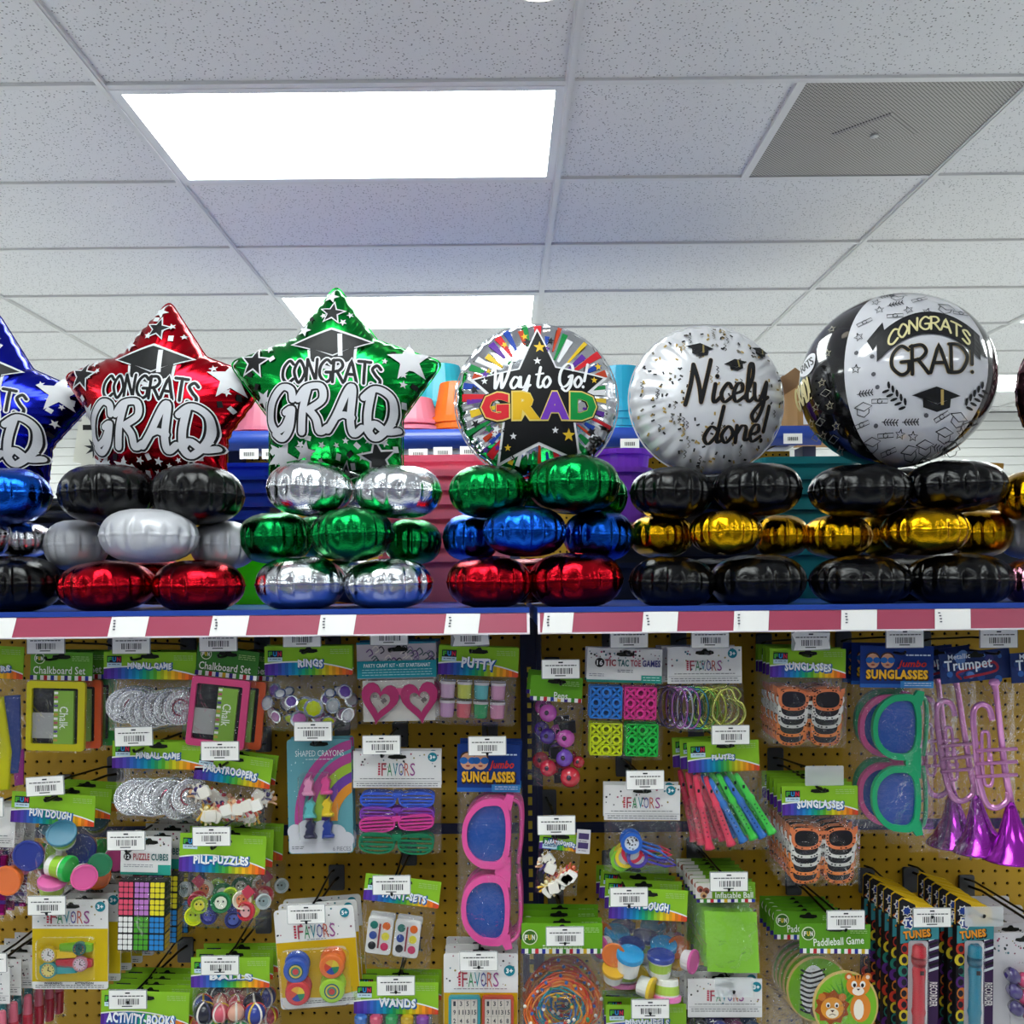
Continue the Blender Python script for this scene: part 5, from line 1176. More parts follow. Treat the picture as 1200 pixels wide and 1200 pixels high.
# jumbo sunglasses
def jumbo(ax, ay, hx0, hy0, hx1, hy1, gx, gy0, gy1, col, label, rot, wide=1.0, y1=975):
    t = pack('jumbo_sunglasses_pack', label, ax, ay, rot, cat='sunglasses pack'); w = hx1 - hx0; h = hy1 - hy0
    m = mb(t); m.box(hx0, hx1, hy0, hy1, -1, .4, '14357e'); hd = m.build('header_card', PRINT, t); m = mb(t)
    m.flat(rect(hx0 + w * .55, hy1 - h * .16, hx1, hy1), .8, '3a86c8'); m.flat(rect(hx0, hy1 - h * .09, hx0 + w * .55, hy1), .8, '2a60b0'); fine_print(m, hx0 + w * .6, hy1 - h * .12, hx1 - 3, 2, 'dce8f4', 1.2, 2.6)
    for sx in (.17, .37):
        cx, cy = hx0 + w * sx, hy0 + h * .36; r = h * .16
        m.flat(ell(cx, cy - r * .5, r * 1.05, r * .8, 14), .8, '4a3020'); m.flat(ell(cx, cy, r, r * 1.1, 16), .9, 'd8a080')
        for sg in (-1, 1): m.flat(ell(cx + sg * r * .55, cy - r * .1, r * .55, r * .45, 12), 1.2, '2a6ab8')
        m.flat(ell(cx, cy + r * .6, r * .3, r * .12, 8), 1.2, '9a3a3a')
    fine_print(m, hx0 + w * .62, hy0 + h * .2, hx1 - 4, 1, 'c8d8f0', 1.2, 3, 1.6); m.build('header_print', PRINT, hd)
    m = mb(t); m.text('Jumbo', hx0 + w * .5, hy0 + h * .34, hx0 + w * .9, hy0 + h * .55, 1.4, 'c8322e', .03, .3); title(m, 'SUNGLASSES', hx0 + w * .07, hy0 + h * .56, hx0 + w * .92, hy0 + h * .80, 1.5, sh='3a2410', col='e8b02c', wob=.0); m.build('lettering', PRINT, hd)
    # vertical glasses: the brow runs down the right side
    L = gy1 - gy0; Wd = 54 * wide; cy = (gy0 + gy1) / 2
    def ln(cyy, s, g):
        o = []
        for i in range(30):
            a = 2 * PI * i / 30; x = math.cos(a); y = math.sin(a); o.append((gx + s * Wd / 2 * (math.copysign(abs(x) ** (.5 if x > 0 else 1), x)), cyy + s * L * .235 * math.copysign(abs(y) ** .85, y) * (1 + .12 * x) + g * (x + 1) * L * .01))
        return o
    for sg in (-1, 1):
        cc = cy + sg * L * .245; m = mb(t); m.frame(ln(cc, 1.0, sg), ln(cc, .80, sg), 4, 11, col); fr = m.build('glasses_rim', PLAST, t)
        m = mb(t); m.flat(ln(cc, .82, sg), 6.5, '27509c'); m.build('blue_lens', mat('blue_lens_plastic', '2a55a4', .08, coat=.6, alpha=.9), fr)
        m = mb(t); e = cc + sg * L * .20; m.prism([(gx + Wd * .28, e), (gx + Wd * .5, e - sg * 6), (gx + Wd * .56, e + sg * L * .065), (gx + Wd * .42, e + sg * L * .075)], 4, 10, col); m.build('hinge_tip', PLAST, t)
    m = mb(t); m.prism([(gx + Wd * .26, cy - 14), (gx + Wd * .5, cy - 18), (gx + Wd * .5, cy + 18), (gx + Wd * .26, cy + 14), (gx + Wd * .18, cy)], 4, 10, col); m.build('bridge', PLAST, t)
    for sg in (-1, 1):
        m = mb(t); m.tube(smooth([(gx + Wd * .52, cy + sg * L * .48, 2), (gx + Wd * .70, cy + sg * L * .42, -4), (gx + Wd * .72, cy + sg * L * .2, -6), (gx + Wd * .66, cy + sg * 6, -6)], 5), 2.6, col, 6); m.build('temple_arm', PLAST, t, smooth=True)
    bag(t, hx0 + 1, hy1, hx1 + 2, y1, 14, ax); return t
t = jumbo(572, 878, 536, 872, 610, 928, 571, 932, 1106, 'e2559c', 'pink jumbo sunglasses pack left of the upright', .02, 1.05, 1108); hook(571, 874, 'the pink jumbo sunglasses', drop=12); behind(t, 2, 'pink jumbo sunglasses', dy=.03, dx=.002)
t = jumbo(1060, 768, 1008, 757, 1094, 806, 1048, 811, 974, '1fa06a', 'green jumbo sunglasses pack in the top row', .02, 1.05, 976); hook(1060, 748, 'the green jumbo sunglasses')
t2 = jumbo(1060, 768, 1008, 757, 1094, 806, 1044, 815, 974, 'd85a98', 'pink framed jumbo sunglasses behind the green pair', .03, 1.05, 976); t2.location.y += .045
t2 = copy_tree(t); t2.location.y += .09; t2['label'] = 'green jumbo sunglasses farthest back on the top row hook'

# trumpets
def trumpet(t, dx, dy, w0, tilt, col='c873b8', bell='a42ab0'):
    def X(p): q = rotp([(p[0] + dx, p[1] + dy)], 1165 + dx, 880 + dy, tilt)[0]; return (q[0], q[1], (p[2] if len(p) > 2 else 0) + w0)
    m = mb(t)
    m.tube([X(p) for p in ((1160, 804), (1170, 900), (1177, 940))], [3.4, 3.8, 4.0], col, 8); m.lathe([(1.5, -8), (5, -7), (6.5, -2), (4.5, 0), (2.5, 6)], X((1159, 802)), (.06, 1, 0), col, 12); tb = m.build('trumpet', mat('metallic_lilac', 'e29ad0', .2, .6), t, smooth=True)
    m = mb(t); m.tube([X(p) for p in smooth([(1156, 842), (1152, 828), (1142, 824), (1134, 834), (1136, 870), (1140, 910), (1148, 938), (1160, 944), (1172, 936), (1174, 926)], 5)], 3.5, col, 8); m.build('main_tubing', MATS['metallic_lilac'], tb, smooth=True)
    m = mb(t); m.tube([X((p[0], p[1], 3)) for p in smooth([(1150, 890), (1150, 860), (1146, 855), (1142, 862), (1144, 910), (1150, 918), (1154, 910), (1152, 880)], 5)], 1.9, col, 7); m.build('slide_tubing', MATS['metallic_lilac'], tb, smooth=True)
    for q in range(3): m = mb(t); m.tube([X((1134, 877 + q * 15, 4)), X((1182, 875 + q * 15, 4))], 2.3, col, 8); m.build('valve', MATS['metallic_lilac'], tb, smooth=True)
    m = mb(t); a = X((1176, 936)); m.lathe([(3.6, 0), (6, 8), (10, 22), (15, 38), (25, 56), (33, 65), (34, 67), (31, 66), (9, 30)], a, (math.sin(-tilt) * .0 + .05, 1, 0), bell, 22); m.build('bell', mat('metallic_purple', 'a22cb0', .16, .85), tb, smooth=True)
def trumpet_pack(ax, dx, label, Y=YP):
    t = pack('trumpet_pack', label, ax, 766, .0, cat='toy trumpet', Y=Y)
    m = mb(t); m.prism(rotp(rect(1101 + dx, 763, 1184 + dx, 798), 1142 + dx, 780, -.09), -1, .4, '1d2f62'); hd = m.build('header_card', PRINT, t); m = mb(t); rn = random.Random(3)
    for i in range(20): u, v = rn.uniform(1106, 1180) + dx, rn.uniform(766, 796); m.flat(ell(u, v, rn.uniform(2, 6), None, 10), .6 + i * .01, rn.choice(['24407e', '2f5aa0', '3a3a7a', '5a80c0']))
    m.stroke([(x + dx, y) for x, y in smooth([(1125, 795), (1122, 788), (1150, 780), (1164, 776), (1166, 786), (1130, 794)], 5)], 3, 1.0, '9a2a3a'); hang_slot(m, 1142 + dx, 768, 1.3); m.build('header_print', PRINT, hd)
    m = mb(t); m.text('Metallic', 1110 + dx, 766, 1136 + dx, 772, 1.5, 'dfe8f4', .01, rot=-.09); m.text('Trumpet', 1106 + dx, 772, 1162 + dx, 788, 1.5, 'e8f0f8', .02, rot=-.09); m.build('lettering', PRINT, hd)
    trumpet(t, dx, 0, 12, 0.0); bag(t, 1098 + dx, 800, 1188 + dx, 1006, 16, dx + 3); return t
t = trumpet_pack(1142, 0, 'metallic purple toy trumpet pack hanging in front'); hook(1170, 748, 'the purple trumpets')
t2 = trumpet_pack(1142, 0, 'metallic purple toy trumpet pack directly behind the front one'); t2.location.y += .05; t2.location.x -= .05; t2.rotation_euler[1] = -.04
t3 = trumpet_pack(1226, 84, 'metallic purple toy trumpet pack cut off by the right edge', YP - .01); t3.rotation_euler[1] = .03
t4 = trumpet_pack(1142, 0, 'metallic purple toy trumpet pack farthest back'); t4.location.y += .1; t4.location.x -= .06
# ------------------------------------------------------------------ row two
def trooper(t, u, v, c, c2, a, w0, s=1.0):
    """tiny parachutist: torso, head, arms out, folded white chute pack"""
    m = mb(t)
    def R(pts): return rotp([(u + x * s, v + y * s) for x, y in pts], u, v, a)
    m.puff(R([(-3, -4), (3, -4), (2.6, 4), (-2.6, 4)]), w0, w0 + 5, c); m.ball((*R([(0, -6.5)])[0], w0 + 2.5), 2.5 * s, c, 8, 5)
    for sg in (-1, 1): m.tube([(*R([(sg * 2.6, -3)])[0], w0 + 2.5), (*R([(sg * 6, -7)])[0], w0 + 2.5)], 1.1 * s, c, 5); m.tube([(*R([(sg * 1.4, 4)])[0], w0 + 2.5), (*R([(sg * 2.4, 10)])[0], w0 + 2.5)], 1.3 * s, c, 5)
    o = m.build('trooper', PLAST, t)
    m = mb(t); q = R([(4, 1)])[0]; m.puff(rotp(rrect(q[0] - 5 * s, q[1] - 5.5 * s, q[0] + 6 * s, q[1] + 5.5 * s, 2 * s), *q, a * .6), w0 + 3, w0 + 8, c2); m.build('folded_parachute', PLAST, o)
def paratroopers(ax, ay, x0, y0, x1, y1, by, label, rot, seed, ttl, tb, s=1.0):
    t = pack('paratrooper_pack', label, ax, ay, rot); rainbow_header(t, x0, y0, x1, y1, ttl, tb, rot=.05, arc=1.5)
    rn = random.Random(seed); n = 15; C1 = ['e8b48a', 'd8643a', 'e8d9a0', 'e0b020', 'c03a4a', '3a2a6a', 'e8e0d0']
    for i in range(n):
        u = x0 + 8 + (x1 - x0 - 18) * ((i * .618) % 1); v = y1 + 12 + (by - y1 - 22) * ((i * .37 + .2) % 1) + (u - x0) / (x1 - x0) * 5
        trooper(t, u, v, C1[i % 7], 'ece6da' if i % 4 else 'f4f0e8', rn.uniform(-1.2, 1.2), 3 + (i % 3) * 3, s * 1.2)
    bag(t, x0, y1, x1 + 1, by, 14, seed); return t
t = paratroopers(277, 892, 230, 884, 320, 919, 966, 'bag of white and orange paratroopers in the second row, left', .15, 31, 'PARATROOPERS', (240, 899, 304, 909)); behind(t, 1, 'left paratroopers', dy=.03, dx=.004, mix=True); hook(258, 880, 'the left paratroopers')
t = paratroopers(655, 988, 632, 977, 680, 996, 1048, 'small bag of paratroopers right of the navy upright', .1, 32, 'PARATROOPERS', (638, 984, 674, 990), .95); hook(652, 967, 'the small paratroopers bag', drop=16)
m = mb(t); m.prism(rotp(rect(675, 969, 691, 997), 683, 983, -.03), 2, 3, 'd8d4d6'); bc = m.build('back_sticker', PRINT, t); m = mb(t)
for q in range(2): m.flat(rect(677, 973 + q * 11, 689, 980 + q * 11), 3.4, '4a3a6a'); fine_print(m, 678, 982 + q * 11, 688, 1, '8a7a8a', 3.4)
m.build('barcode_print', PRINT, bc)

# shaped crayons
t = pack('crayon_card', 'teal rainbow card of shaped unicorn crayons', 373, 873, -.012, cat='crayon card')
m = mb(t); m.prism(rrect(336, 866, 412, 1000, 4), -1, .4, '5f9aa4'); cd = m.build('backing_card', PRINT, t); m = mb(t)
for i, c in enumerate(('b0488c', 'b0488c', '9aba3a', '6a3f9a', 'd88a2c')):
    r = 92 - i * 11 if i else 96
    ro, ri = r, r - 11
    pts = [(426 + ro * math.cos(a) * .86, 962 + ro * math.sin(a)) for a in [PI + PI / 2 * k / 18 for k in range(19)]] + [(426 + ri * math.cos(a) * .86, 962 + ri * math.sin(a)) for a in [PI + PI / 2 * k / 18 for k in range(18, -1, -1)]]
    pts = [(min(x, 411.5), y) for x, y in pts]
    for k in range(18): m.put([(*pts[k], .7 + i * .1), (*pts[k + 1], .7 + i * .1), (*pts[36 - k], .7 + i * .1), (*pts[37 - k], .7 + i * .1)], [(0, 1, 2, 3)], c)
m.flat(rect(344, 955, 352, 972), 1.2, 'b0488c')
for (u, v, r) in ((344, 974, 9), (358, 972, 12), (376, 974, 13), (392, 978, 12), (404, 984, 9)): m.flat(ell(u, v, r, n=18), 1.4, 'c8c8ce')
m.flat(rrect(337, 976, 411, 999, 4), 1.4, 'c8c8ce'); hang_slot(m, 374, 872, 1.2); fine_print(m, 340, 991, 354, 2, '5a5a62', 1.8); m.text('6 PIECES', 388, 992, 409, 997, 1.8, '7a7a84', .0)
rn = random.Random(8)
for _ in range(36): u, v = rn.uniform(340, 408), rn.uniform(872, 960); m.flat(ell(u, v, .6, n=5), .65, 'c8e0e4')
m.build('card_print', PRINT, cd); m = mb(t); m.text('SHAPED CRAYONS', 346, 879, 403, 886, 1.6, 'e4eef0', -.004); fine_print(m, 358, 889, 390, 1, 'd0e0e4', 1.6); m.build('lettering', PRINT, cd)
UNI = [(-7, 11), (-6, 3), (-4, -1), (-6, -4), (-4, -8), (0, -10), (3, -14), (3, -9), (6, -5), (5, -1), (4, 4), (7, 9), (7, 11)]
for i, (u, v, c) in enumerate(((362, 920, 'd88ab0'), (382, 919, 'd8408c'), (363, 946, '5ab0b4'), (383, 945, 'e0c01c'), (363, 970, '2a2444'), (383, 970, '24388c'))):
    m = mb(t); m.puff([(u + x, v + y) for x, y in UNI], 2, 10, c, .78); m.build('unicorn_crayon', PLAST, t)
    m = mb(t); m.ball((u + (1 if i % 2 else -1), v + 8, 6), (7.5, 3, 6), c, 12, 6); m.build('crayon_foot', PLAST, t, smooth=True)
m = mb(t); m.puff(rrect(350, 903, 396, 986, 6), .6, 13, 'ffffff', .93); m.build('blister', FILM2, t); hook(367, 857, 'the shaped crayons', drop=16); behind(t, 1, 'shaped crayon card')

# shutter shades
t = pack('shutter_shades_pack', 'FAVORS bag of blue, purple, pink and green shutter glasses', 463, 886, .01, cat='sunglasses pack')
favors_header(t, 414, 880, 517, 923, 444, 894, 487, 909, (507, 887, 5.5), 7)
for i, (v, c, w0, sk) in enumerate(((936, '2f55c8', 2, .0), (953, '7a3aa4', 5, .02), (962, 'c83a8c', 8, -.06), (984, '12704a', 12, .03))):
    m = mb(t); cx = 466; h = 26 if i == 3 else 20; w = 90
    for sg in (-1, 1):
        x = cx + sg * w * .25; gw = w * .47; ol = rotp(lens_shape(x, v, gw, h, 20, sg), cx, v, sk); il = rotp(lens_shape(x, v, gw - 4, h - 4, 20, sg), cx, v, sk); m.frame(ol, il, w0, w0 + 3, c)
        for q in range(4):
            yy = v - h * .32 + q * h * .2; hw = gw * .47 * math.sqrt(max(.1, 1 - ((yy - v) / (h * .55)) ** 2)); m.prism(rotp(rect(x - hw, yy - 1.1, x + hw, yy + 1.1), cx, v, sk), w0 + .5, w0 + 2.6, c)
    m.prism(rotp(rect(cx - 5, v - h * .4, cx + 5, v - h * .1), cx, v, sk), w0, w0 + 3, c); m.build('shutter_glasses', PLAST, t)
bag(t, 417, 923, 517, 1000, 12, 12); hook(447, 873, 'the shutter glasses', drop=15); behind(t, 1, 'shutter glasses')

# magnifiers
t = pack('magnifier_pack', 'FAVORS bag of colourful magnifying glasses right of the upright', 753, 928, .015)
favors_header(t, 708, 920, 797, 961, 731, 934, 774, 947, (786, 926, 5.5), 9)
for i, (u, v, c, a, w0) in enumerate(((728, 1007, '7ac02c', -.18, 2), (733, 1003, 'e0c828', -.1, 4), (740, 997, 'd02a44', .05, 6), (746, 1002, '4a3a9a', .2, 7), (739, 985, '2a5fb8', .38, 10))):
    m = mb(t); m.frame(ell(u, v, 12.5, n=20), ell(u, v, 8.6, n=20), w0, w0 + 3, c); d = (math.cos(a), math.sin(a)); pts = [(u + d[0] * k, v + d[1] * k, w0 + 1.5) for k in (11, 20, 34, 46)]
    m.tube([(pts[0][0] - d[1] * 2, pts[0][1] + d[0] * 2, w0 + 1.5), (pts[2][0] - d[1] * 4, pts[2][1] + d[0] * 4, w0 + 1.5), pts[3], (pts[2][0] + d[1] * 4, pts[2][1] - d[0] * 4, w0 + 1.5), (pts[0][0] + d[1] * 2, pts[0][1] - d[0] * 2, w0 + 1.5)], 1.5, c, 6)
    g = m.build('magnifier', PLAST, t); m = mb(t); m.flat(ell(u, v, 8.8, n=18), w0 + 1, 'dfe4e8'); rn = random.Random(i)
    if i == 4:
        for _ in range(22): q, r = rn.uniform(0, 6.28), 7.4 * math.sqrt(rn.random()); m.flat(ell(u + r * math.cos(q), v + r * math.sin(q), .9, n=6), w0 + 1.3, '2a2a30')
    m.build('lens', PRINT if i == 4 else CLEARP, g)
bag(t, 709, 961, 799, 1022, 13, 13); hook(756, 914, 'the magnifying glasses', drop=15); behind(t, 1, 'magnifying glasses')

# flutes
t = pack('flute_pack', 'bag of pink, blue and green toy flutes under a FLUTES header', 852, 875, -.03)
rainbow_header(t, 805, 868, 889, 904, 'FLUTES', (833, 883, 860, 890), hx=850)
for i, (x0, y0, x1, y1, c) in enumerate(((812, 906, 826, 992, 'e03a58'), (824, 908, 851, 988, 'e03a58'), (828, 910, 865, 984, '2a72c0'), (838, 905, 877, 981, '3cc040'), (846, 908, 887, 979, '2a68b8'), (858, 905, 898, 975, '42c848'))):
    d = Vector((x1 - x0, y1 - y0, 0)); m = mb(t); pr = [(2.6, 0), (3.6, .06), (3.8, .36), (5, .38), (5, .43), (4.0, .45), (4.2, .9), (5.2, .96), (6.2, 1.0)]
    m.lathe([(r, q * d.length) for r, q in pr], (x0, y0, 6 + i), d, c, 14); f = m.build('flute', PLAST, t, smooth=True)
    m = mb(t)
    for q in range(6): p = Vector((x0, y0, 6 + i)) + d * (.5 + q * .065); m.flat(ell(p.x, p.y, .9, n=6), 6 + i + 4.4, '16202a')
    m.flat(rotp(rect(x0 + d.x * .2 - 1.4, y0 + d.y * .2 - 2, x0 + d.x * .2 + 1.4, y0 + d.y * .2 + 2), x0 + d.x * .2, y0 + d.y * .2, 0), 6 + i + 4.2, '16202a'); m.build('finger_holes', PRINT, f).__setitem__('kind', 'stuff')
bag(t, 806, 904, 897, 996, 16, 14); hook(856, 861, 'the flutes', drop=15); behind(t, 2, 'toy flutes', dx=-.008, dy=.03)

# ------------------------------------------------------------------ row three
def dough(ax, ay, x0, y0, x1, y1, by, label, rot, jars, tb, seed, trot=.06):
    t = pack('dough_pack', label, ax, ay, rot); rainbow_header(t, x0, y0, x1, y1, 'FUN DOUGH', tb, rot=trot)
    for (u, v, w, a, r, h, body, lid, band) in jars: jar(t, (u, v, w), a, r, h, body, lid, band=band)
    bag(t, x0 - 1, y1, x1 + 2, by, 20, seed); return t
t = dough(65, 938, 14, 930, 112, 966, 1058, 'bag of dough tubs with blue and orange lids at the left', .07, (
    (44, 1000, 2, (0, 0, 1), 18, 14, 'c86a5a', '2a3a8c', None), (78, 985, 0, (.1, -.6, .6), 17, 20, 'dfe0d8', '3a7a94', '8ab04a'), (67, 1011, 8, (1, .05, .25), 15, 28, 'e6e6de', '22b84a', '9ac83a'), (24, 1028, 6, (-.1, .1, 1), 17.5, 14, 'd8641e', 'e8702a', None), (72, 1046, 10, (0.1, -1, .3), 16, 22, 'dcd8d4', 'e06aa8', 'b8d060'), (103, 1020, 4, (.5, 0, .8), 15, 18, 'e8e4dc', 'e05a9c', None), (122, 1008, -4, (.2, 0, 1), 14, 12, 'd8d8d0', '2a7a54', '7ab04a')), (36, 949, 86, 959), 21)
hook(53, 921, 'the left dough tubs', tilt=-.05); behind(t, 2, 'left dough tubs', dy=.055, dx=.008, mix=True)
t = dough(762, 1050, 714, 1042, 806, 1078, 1168, 'bag of dough tubs with sky blue and pink lids at the right', .05, (
    (738, 1138, 6, (.05, -1, .35), 16, 28, 'e6e6e0', '2a94cc', None), (776, 1140, 4, (0, -1, .12), 16, 26, 'dfe0d8', '2a3f94', 'a8c850'), (784, 1142, 9, (0, 1, .15), 16.5, 24, 'e8e8e0', 'e87ab4', 'a8c850'), (752, 1150, 10, (.9, .1, .6), 14, 18, 'd8d8d0', 'dcb82c', None), (724, 1118, -2, (-.3, 0, 1), 14, 12, 'd8d8d0', 'd8702a', None), (722, 1148, 2, (0, -1, .5), 14, 18, 'd8d8d0', 'd8a82c', None), (804, 1122, 0, (.8, 0, .6), 14, 14, 'd8d0d0', 'd05a9c', None)), (735, 1056, 784, 1066), 22)
hook(737, 1051, 'the right dough tubs', drop=13); behind(t, 3, 'right dough tubs', dy=.05, dx=-.003, jit=.06, mix=True)

# puzzle cubes
t = pack('puzzle_cube_pack', 'bag of coloured puzzle cubes under a white dotted header', 175, 985, .03, cat='puzzle pack')
m = mb(t); m.box(142, 201, 980, 1025, -1, .4, WHT); hd = m.build('header_card', PRINT, t); m = mb(t); dots(m, 142, 980, 201, 996, 22, 12); m.flat(ell(150, 1004, 4.5, n=14), .9, '1c1c1e'); m.text('12', 147.2, 1001.6, 152.8, 1006.4, 1.3, 'f0f0f0', .03)
m.text('PUZZLE', 157, 1000, 176, 1008, 1.2, 'a8404a', .03); m.text('CUBES', 178, 1000, 198, 1008, 1.2, '3a6a6a', .03); m.flat(rect(142, 1022, 201, 1025), .9, '2a8a78'); m.flat(rect(186, 1013, 201, 1025), 1.0, '2a9a88'); fine_print(m, 146, 1013, 180, 2, '8a8a90'); hang_slot(m, 175, 987); m.build('header_print', PRINT, hd)
CUBEC = [['d8506a', 'b878c0', 'dcd02c'], ['d8506a', 'b878c0', 'dcd02c'], ['e4e2de', '4c9a2c', '2a80c4'], ['e4e2de', '4c9a2c', '2a80c4']]
for r in range(4):
    for c in range(3):
        u, v = 144 + c * 18.2, 1030 + r * 20.2; m = mb(t); m.puff(rrect(u, v, u + 18, v + 20, .8, 1), -8, 10, '131314', .99); o = m.build('puzzle_cube', PLAST, t)
        m = mb(t)
        for q in range(9): a, b = u + .8 + (q % 3) * 5.7, v + .9 + (q // 3) * 6.3; m.prism(rrect(a, b, a + 4.9, b + 5.3, .6, 1), 10, 10.5, CUBEC[r][c])
        if c == 2:
            sc_ = 'c8a81c' if r > 1 else '16301e'
            for q in range(9): b = v + .9 + (q // 3) * 6.3; w = 8.6 - (q % 3) * 5.8; m.put([(u + 18.2, b, w), (u + 18.2, b, w - 5), (u + 18.2, b + 5.3, w - 5), (u + 18.2, b + 5.3, w)], [(0, 1, 2, 3)], sc_)
        m.build('stickers', PRINT, o).__setitem__('kind', 'stuff')
bag(t, 141, 1025, 203, 1116, 13, 23); hook(148, 985, 'the puzzle cubes', drop=15); behind(t, 3, 'puzzle cubes', dy=.042, dx=.008)

# pill puzzles
t = pack('pill_puzzle_pack', 'bag of round pill puzzles under a PILL-PUZZLES header', 262, 985, .05)
rainbow_header(t, 211, 978, 312, 1023, 'PILL-PUZZLES', (228, 1002, 293, 1013))
for i, (u, v, r, c, c2, a) in enumerate(((233, 1072, 11, 'd0dc20', 'b0c81c', .2), (240, 1058, 10, '98b42c', 'd8d040', .1), (266, 1053, 12, '1c7a44', 'd8dcc8', 0), (274, 1046, 9, 'b4d030', '6a9a2c', .2), (289, 1050, 11, 'e8dcc4', 'd87a4a', .1), (296, 1062, 11, 'c42a38', 'd8a0a0', -.3), (312, 1052, 9, 'b8c0c0', '8a9a9a', .5), (252, 1070, 10, '2a2f7a', '3a3f9a', -.2), (280, 1072, 10, '28306e', '4a5aa0', .3), (232, 1054, 7, 'b02a48', 'c84a68', .2))):
    m = mb(t); ax_ = (a, -.1, 1); o3 = (u, v, 5 + (i % 3) * 3); m.lathe([(r * .95, 0), (r, 1), (r, 5), (r * .93, 6), (r * .82, 6), (r * .82, 3.5), (0, 3.5)], o3, ax_, c, 18); o = m.build('pill_puzzle', PLAST, t)
    m = mb(t); m.lathe([(r * .6, 4.2), (r * .6, 4.8), (0, 4.8)], o3, ax_, c2, 12); m.ball((u - r * .25, v - r * .2, o3[2] + 6), 1.2, '2a2a2a', 6, 4); m.ball((u + r * .25, v - r * .2, o3[2] + 6), 1.2, '2a2a2a', 6, 4); m.build('puzzle_face', PLAST, o)
m = mb(t); m.prism(rotp(rect(290, 1034, 302, 1046), 296, 1040, .8), 12, 13, 'b83a4e'); m.build('picture_tile', PRINT, t)
bag(t, 211, 1023, 316, 1086, 18, 24); hook(248, 980, 'the pill puzzles', drop=16); behind(t, 2, 'pill puzzles', dy=.045, dx=.005, mix=True)

# pink tinsel packs at the left edge
t = pack('tinsel_pack', 'white-headed pack of pink and purple strips cut off by the left edge', -15, 960, .05)
favors_header(t, -62, 945, 18, 992, -50, 962, -10, 975, None, 14)
for i in range(9):
    m = mb(t); u = -55 + i * 7.6; m.puff(rect(u, 1000, u + 6.4, 1070), 2, 7, ['a81f78', '5a2a8a', 'c02a8c', '3a2a7a'][i % 4]); m.build('foil_strip', METALP, t)
for v in (1012, 1034, 1052): m = mb(t); m.box(-58, 14, v, v + 4, 6, 8, '43227a'); m.build('paper_band', PRINT, t)
bag(t, -62, 992, 20, 1078, 11, 25); hook(-18, 946, 'the pink strips'); behind(t, 2, 'pink strips', dx=.006)

# ------------------------------------------------------------------ row four
# watches
t = pack('watch_card', 'yellow FAVORS card with four toy watches', 82, 1062, .01, cat='toy card')
m = mb(t); m.prism(rrect(38, 1054, 127, 1159, 3), -1, .4, WHT); cd = m.build('backing_card', PRINT, t); m = mb(t)
m.flat(rect(38.2, 1088, 126.8, 1150), .7, 'd2b40c'); dots(m, 38, 1054, 127, 1086, 26, 15); badge(m, 118, 1062, 6); fine_print(m, 52, 1084, 112, 1, '8a6a5a', 1.0); fine_print(m, 42, 1154, 122, 2, '4a4a4e', .9); m.text('WARNING:', 52, 1150.6, 74, 1153.2, .9, '2a2a2c', .03); m.text('ATTENTION', 88, 1150.6, 110, 1153.2, .9, '2a2a2c', .03); hang_slot(m, 83, 1062); m.build('card_print', PRINT, cd)
m = mb(t); favors(m, 56, 1067, 106, 1082); m.build('lettering', PRINT, cd)
for (u, v, r, c, fc, rim, x0, x1) in ((96, 1109, 8, '6fae22', '2a5a5a', '3a6a6a', 72, 110), (60, 1116, 10, 'e0b818', 'd8d4d4', 'c8a818', 48, 92), (97, 1127, 9, 'b0202c', 'd0b8c4', 'b87a8a', 68, 110), (60, 1134, 10, '1f8f92', 'd0c070', '3a8a8a', 49, 92)):
    m = mb(t); m.puff([(x0, v - 4), (u - r * .7, v - 5.5), (u + r * .7, v - 5.5), (x1, v - 4), (x1, v + 4), (u + r * .7, v + 5.5), (u - r * .7, v + 5.5), (x0, v + 4)], 1, 6, c, .96); w_ = m.build('watch_strap', PLAST, t)
    m = mb(t); m.lathe([(r * .95, 0), (r, 1.5), (r * .95, 5), (r * .8, 5.4), (r * .78, 4.6), (0, 4.6)], (u, v, 3), (0, 0, 1), rim, 20); m.build('watch_case', PLAST, w_)
    m = mb(t); m.flat(ell(u, v, r * .76, n=18), 8.2, fc); rn = random.Random(int(u + v))
    for q in range(12): m.flat(ell(u + r * .64 * math.cos(q * PI / 6), v + r * .64 * math.sin(q * PI / 6), .8, n=5), 8.5, rn.choice(['2a2a2a', 'b0304a', '2a6a3a', 'c88a2a']))
    m.stroke([(u, v), (u + r * .1, v - r * .4)], 1.0, 8.6, '202020'); m.stroke([(u, v), (u + r * .35, v + r * .1)], 1.0, 8.6, '202020'); m.build('watch_face', PRINT, w_)
m = mb(t); m.puff(rrect(47, 1094, 117, 1146, 8), .6, 14, 'ffffff', .93); m.build('blister', FILM2, t); hook(55, 1061, 'the toy watches', drop=12); behind(t, 4, 'toy watches', dy=.04, dx=.006)

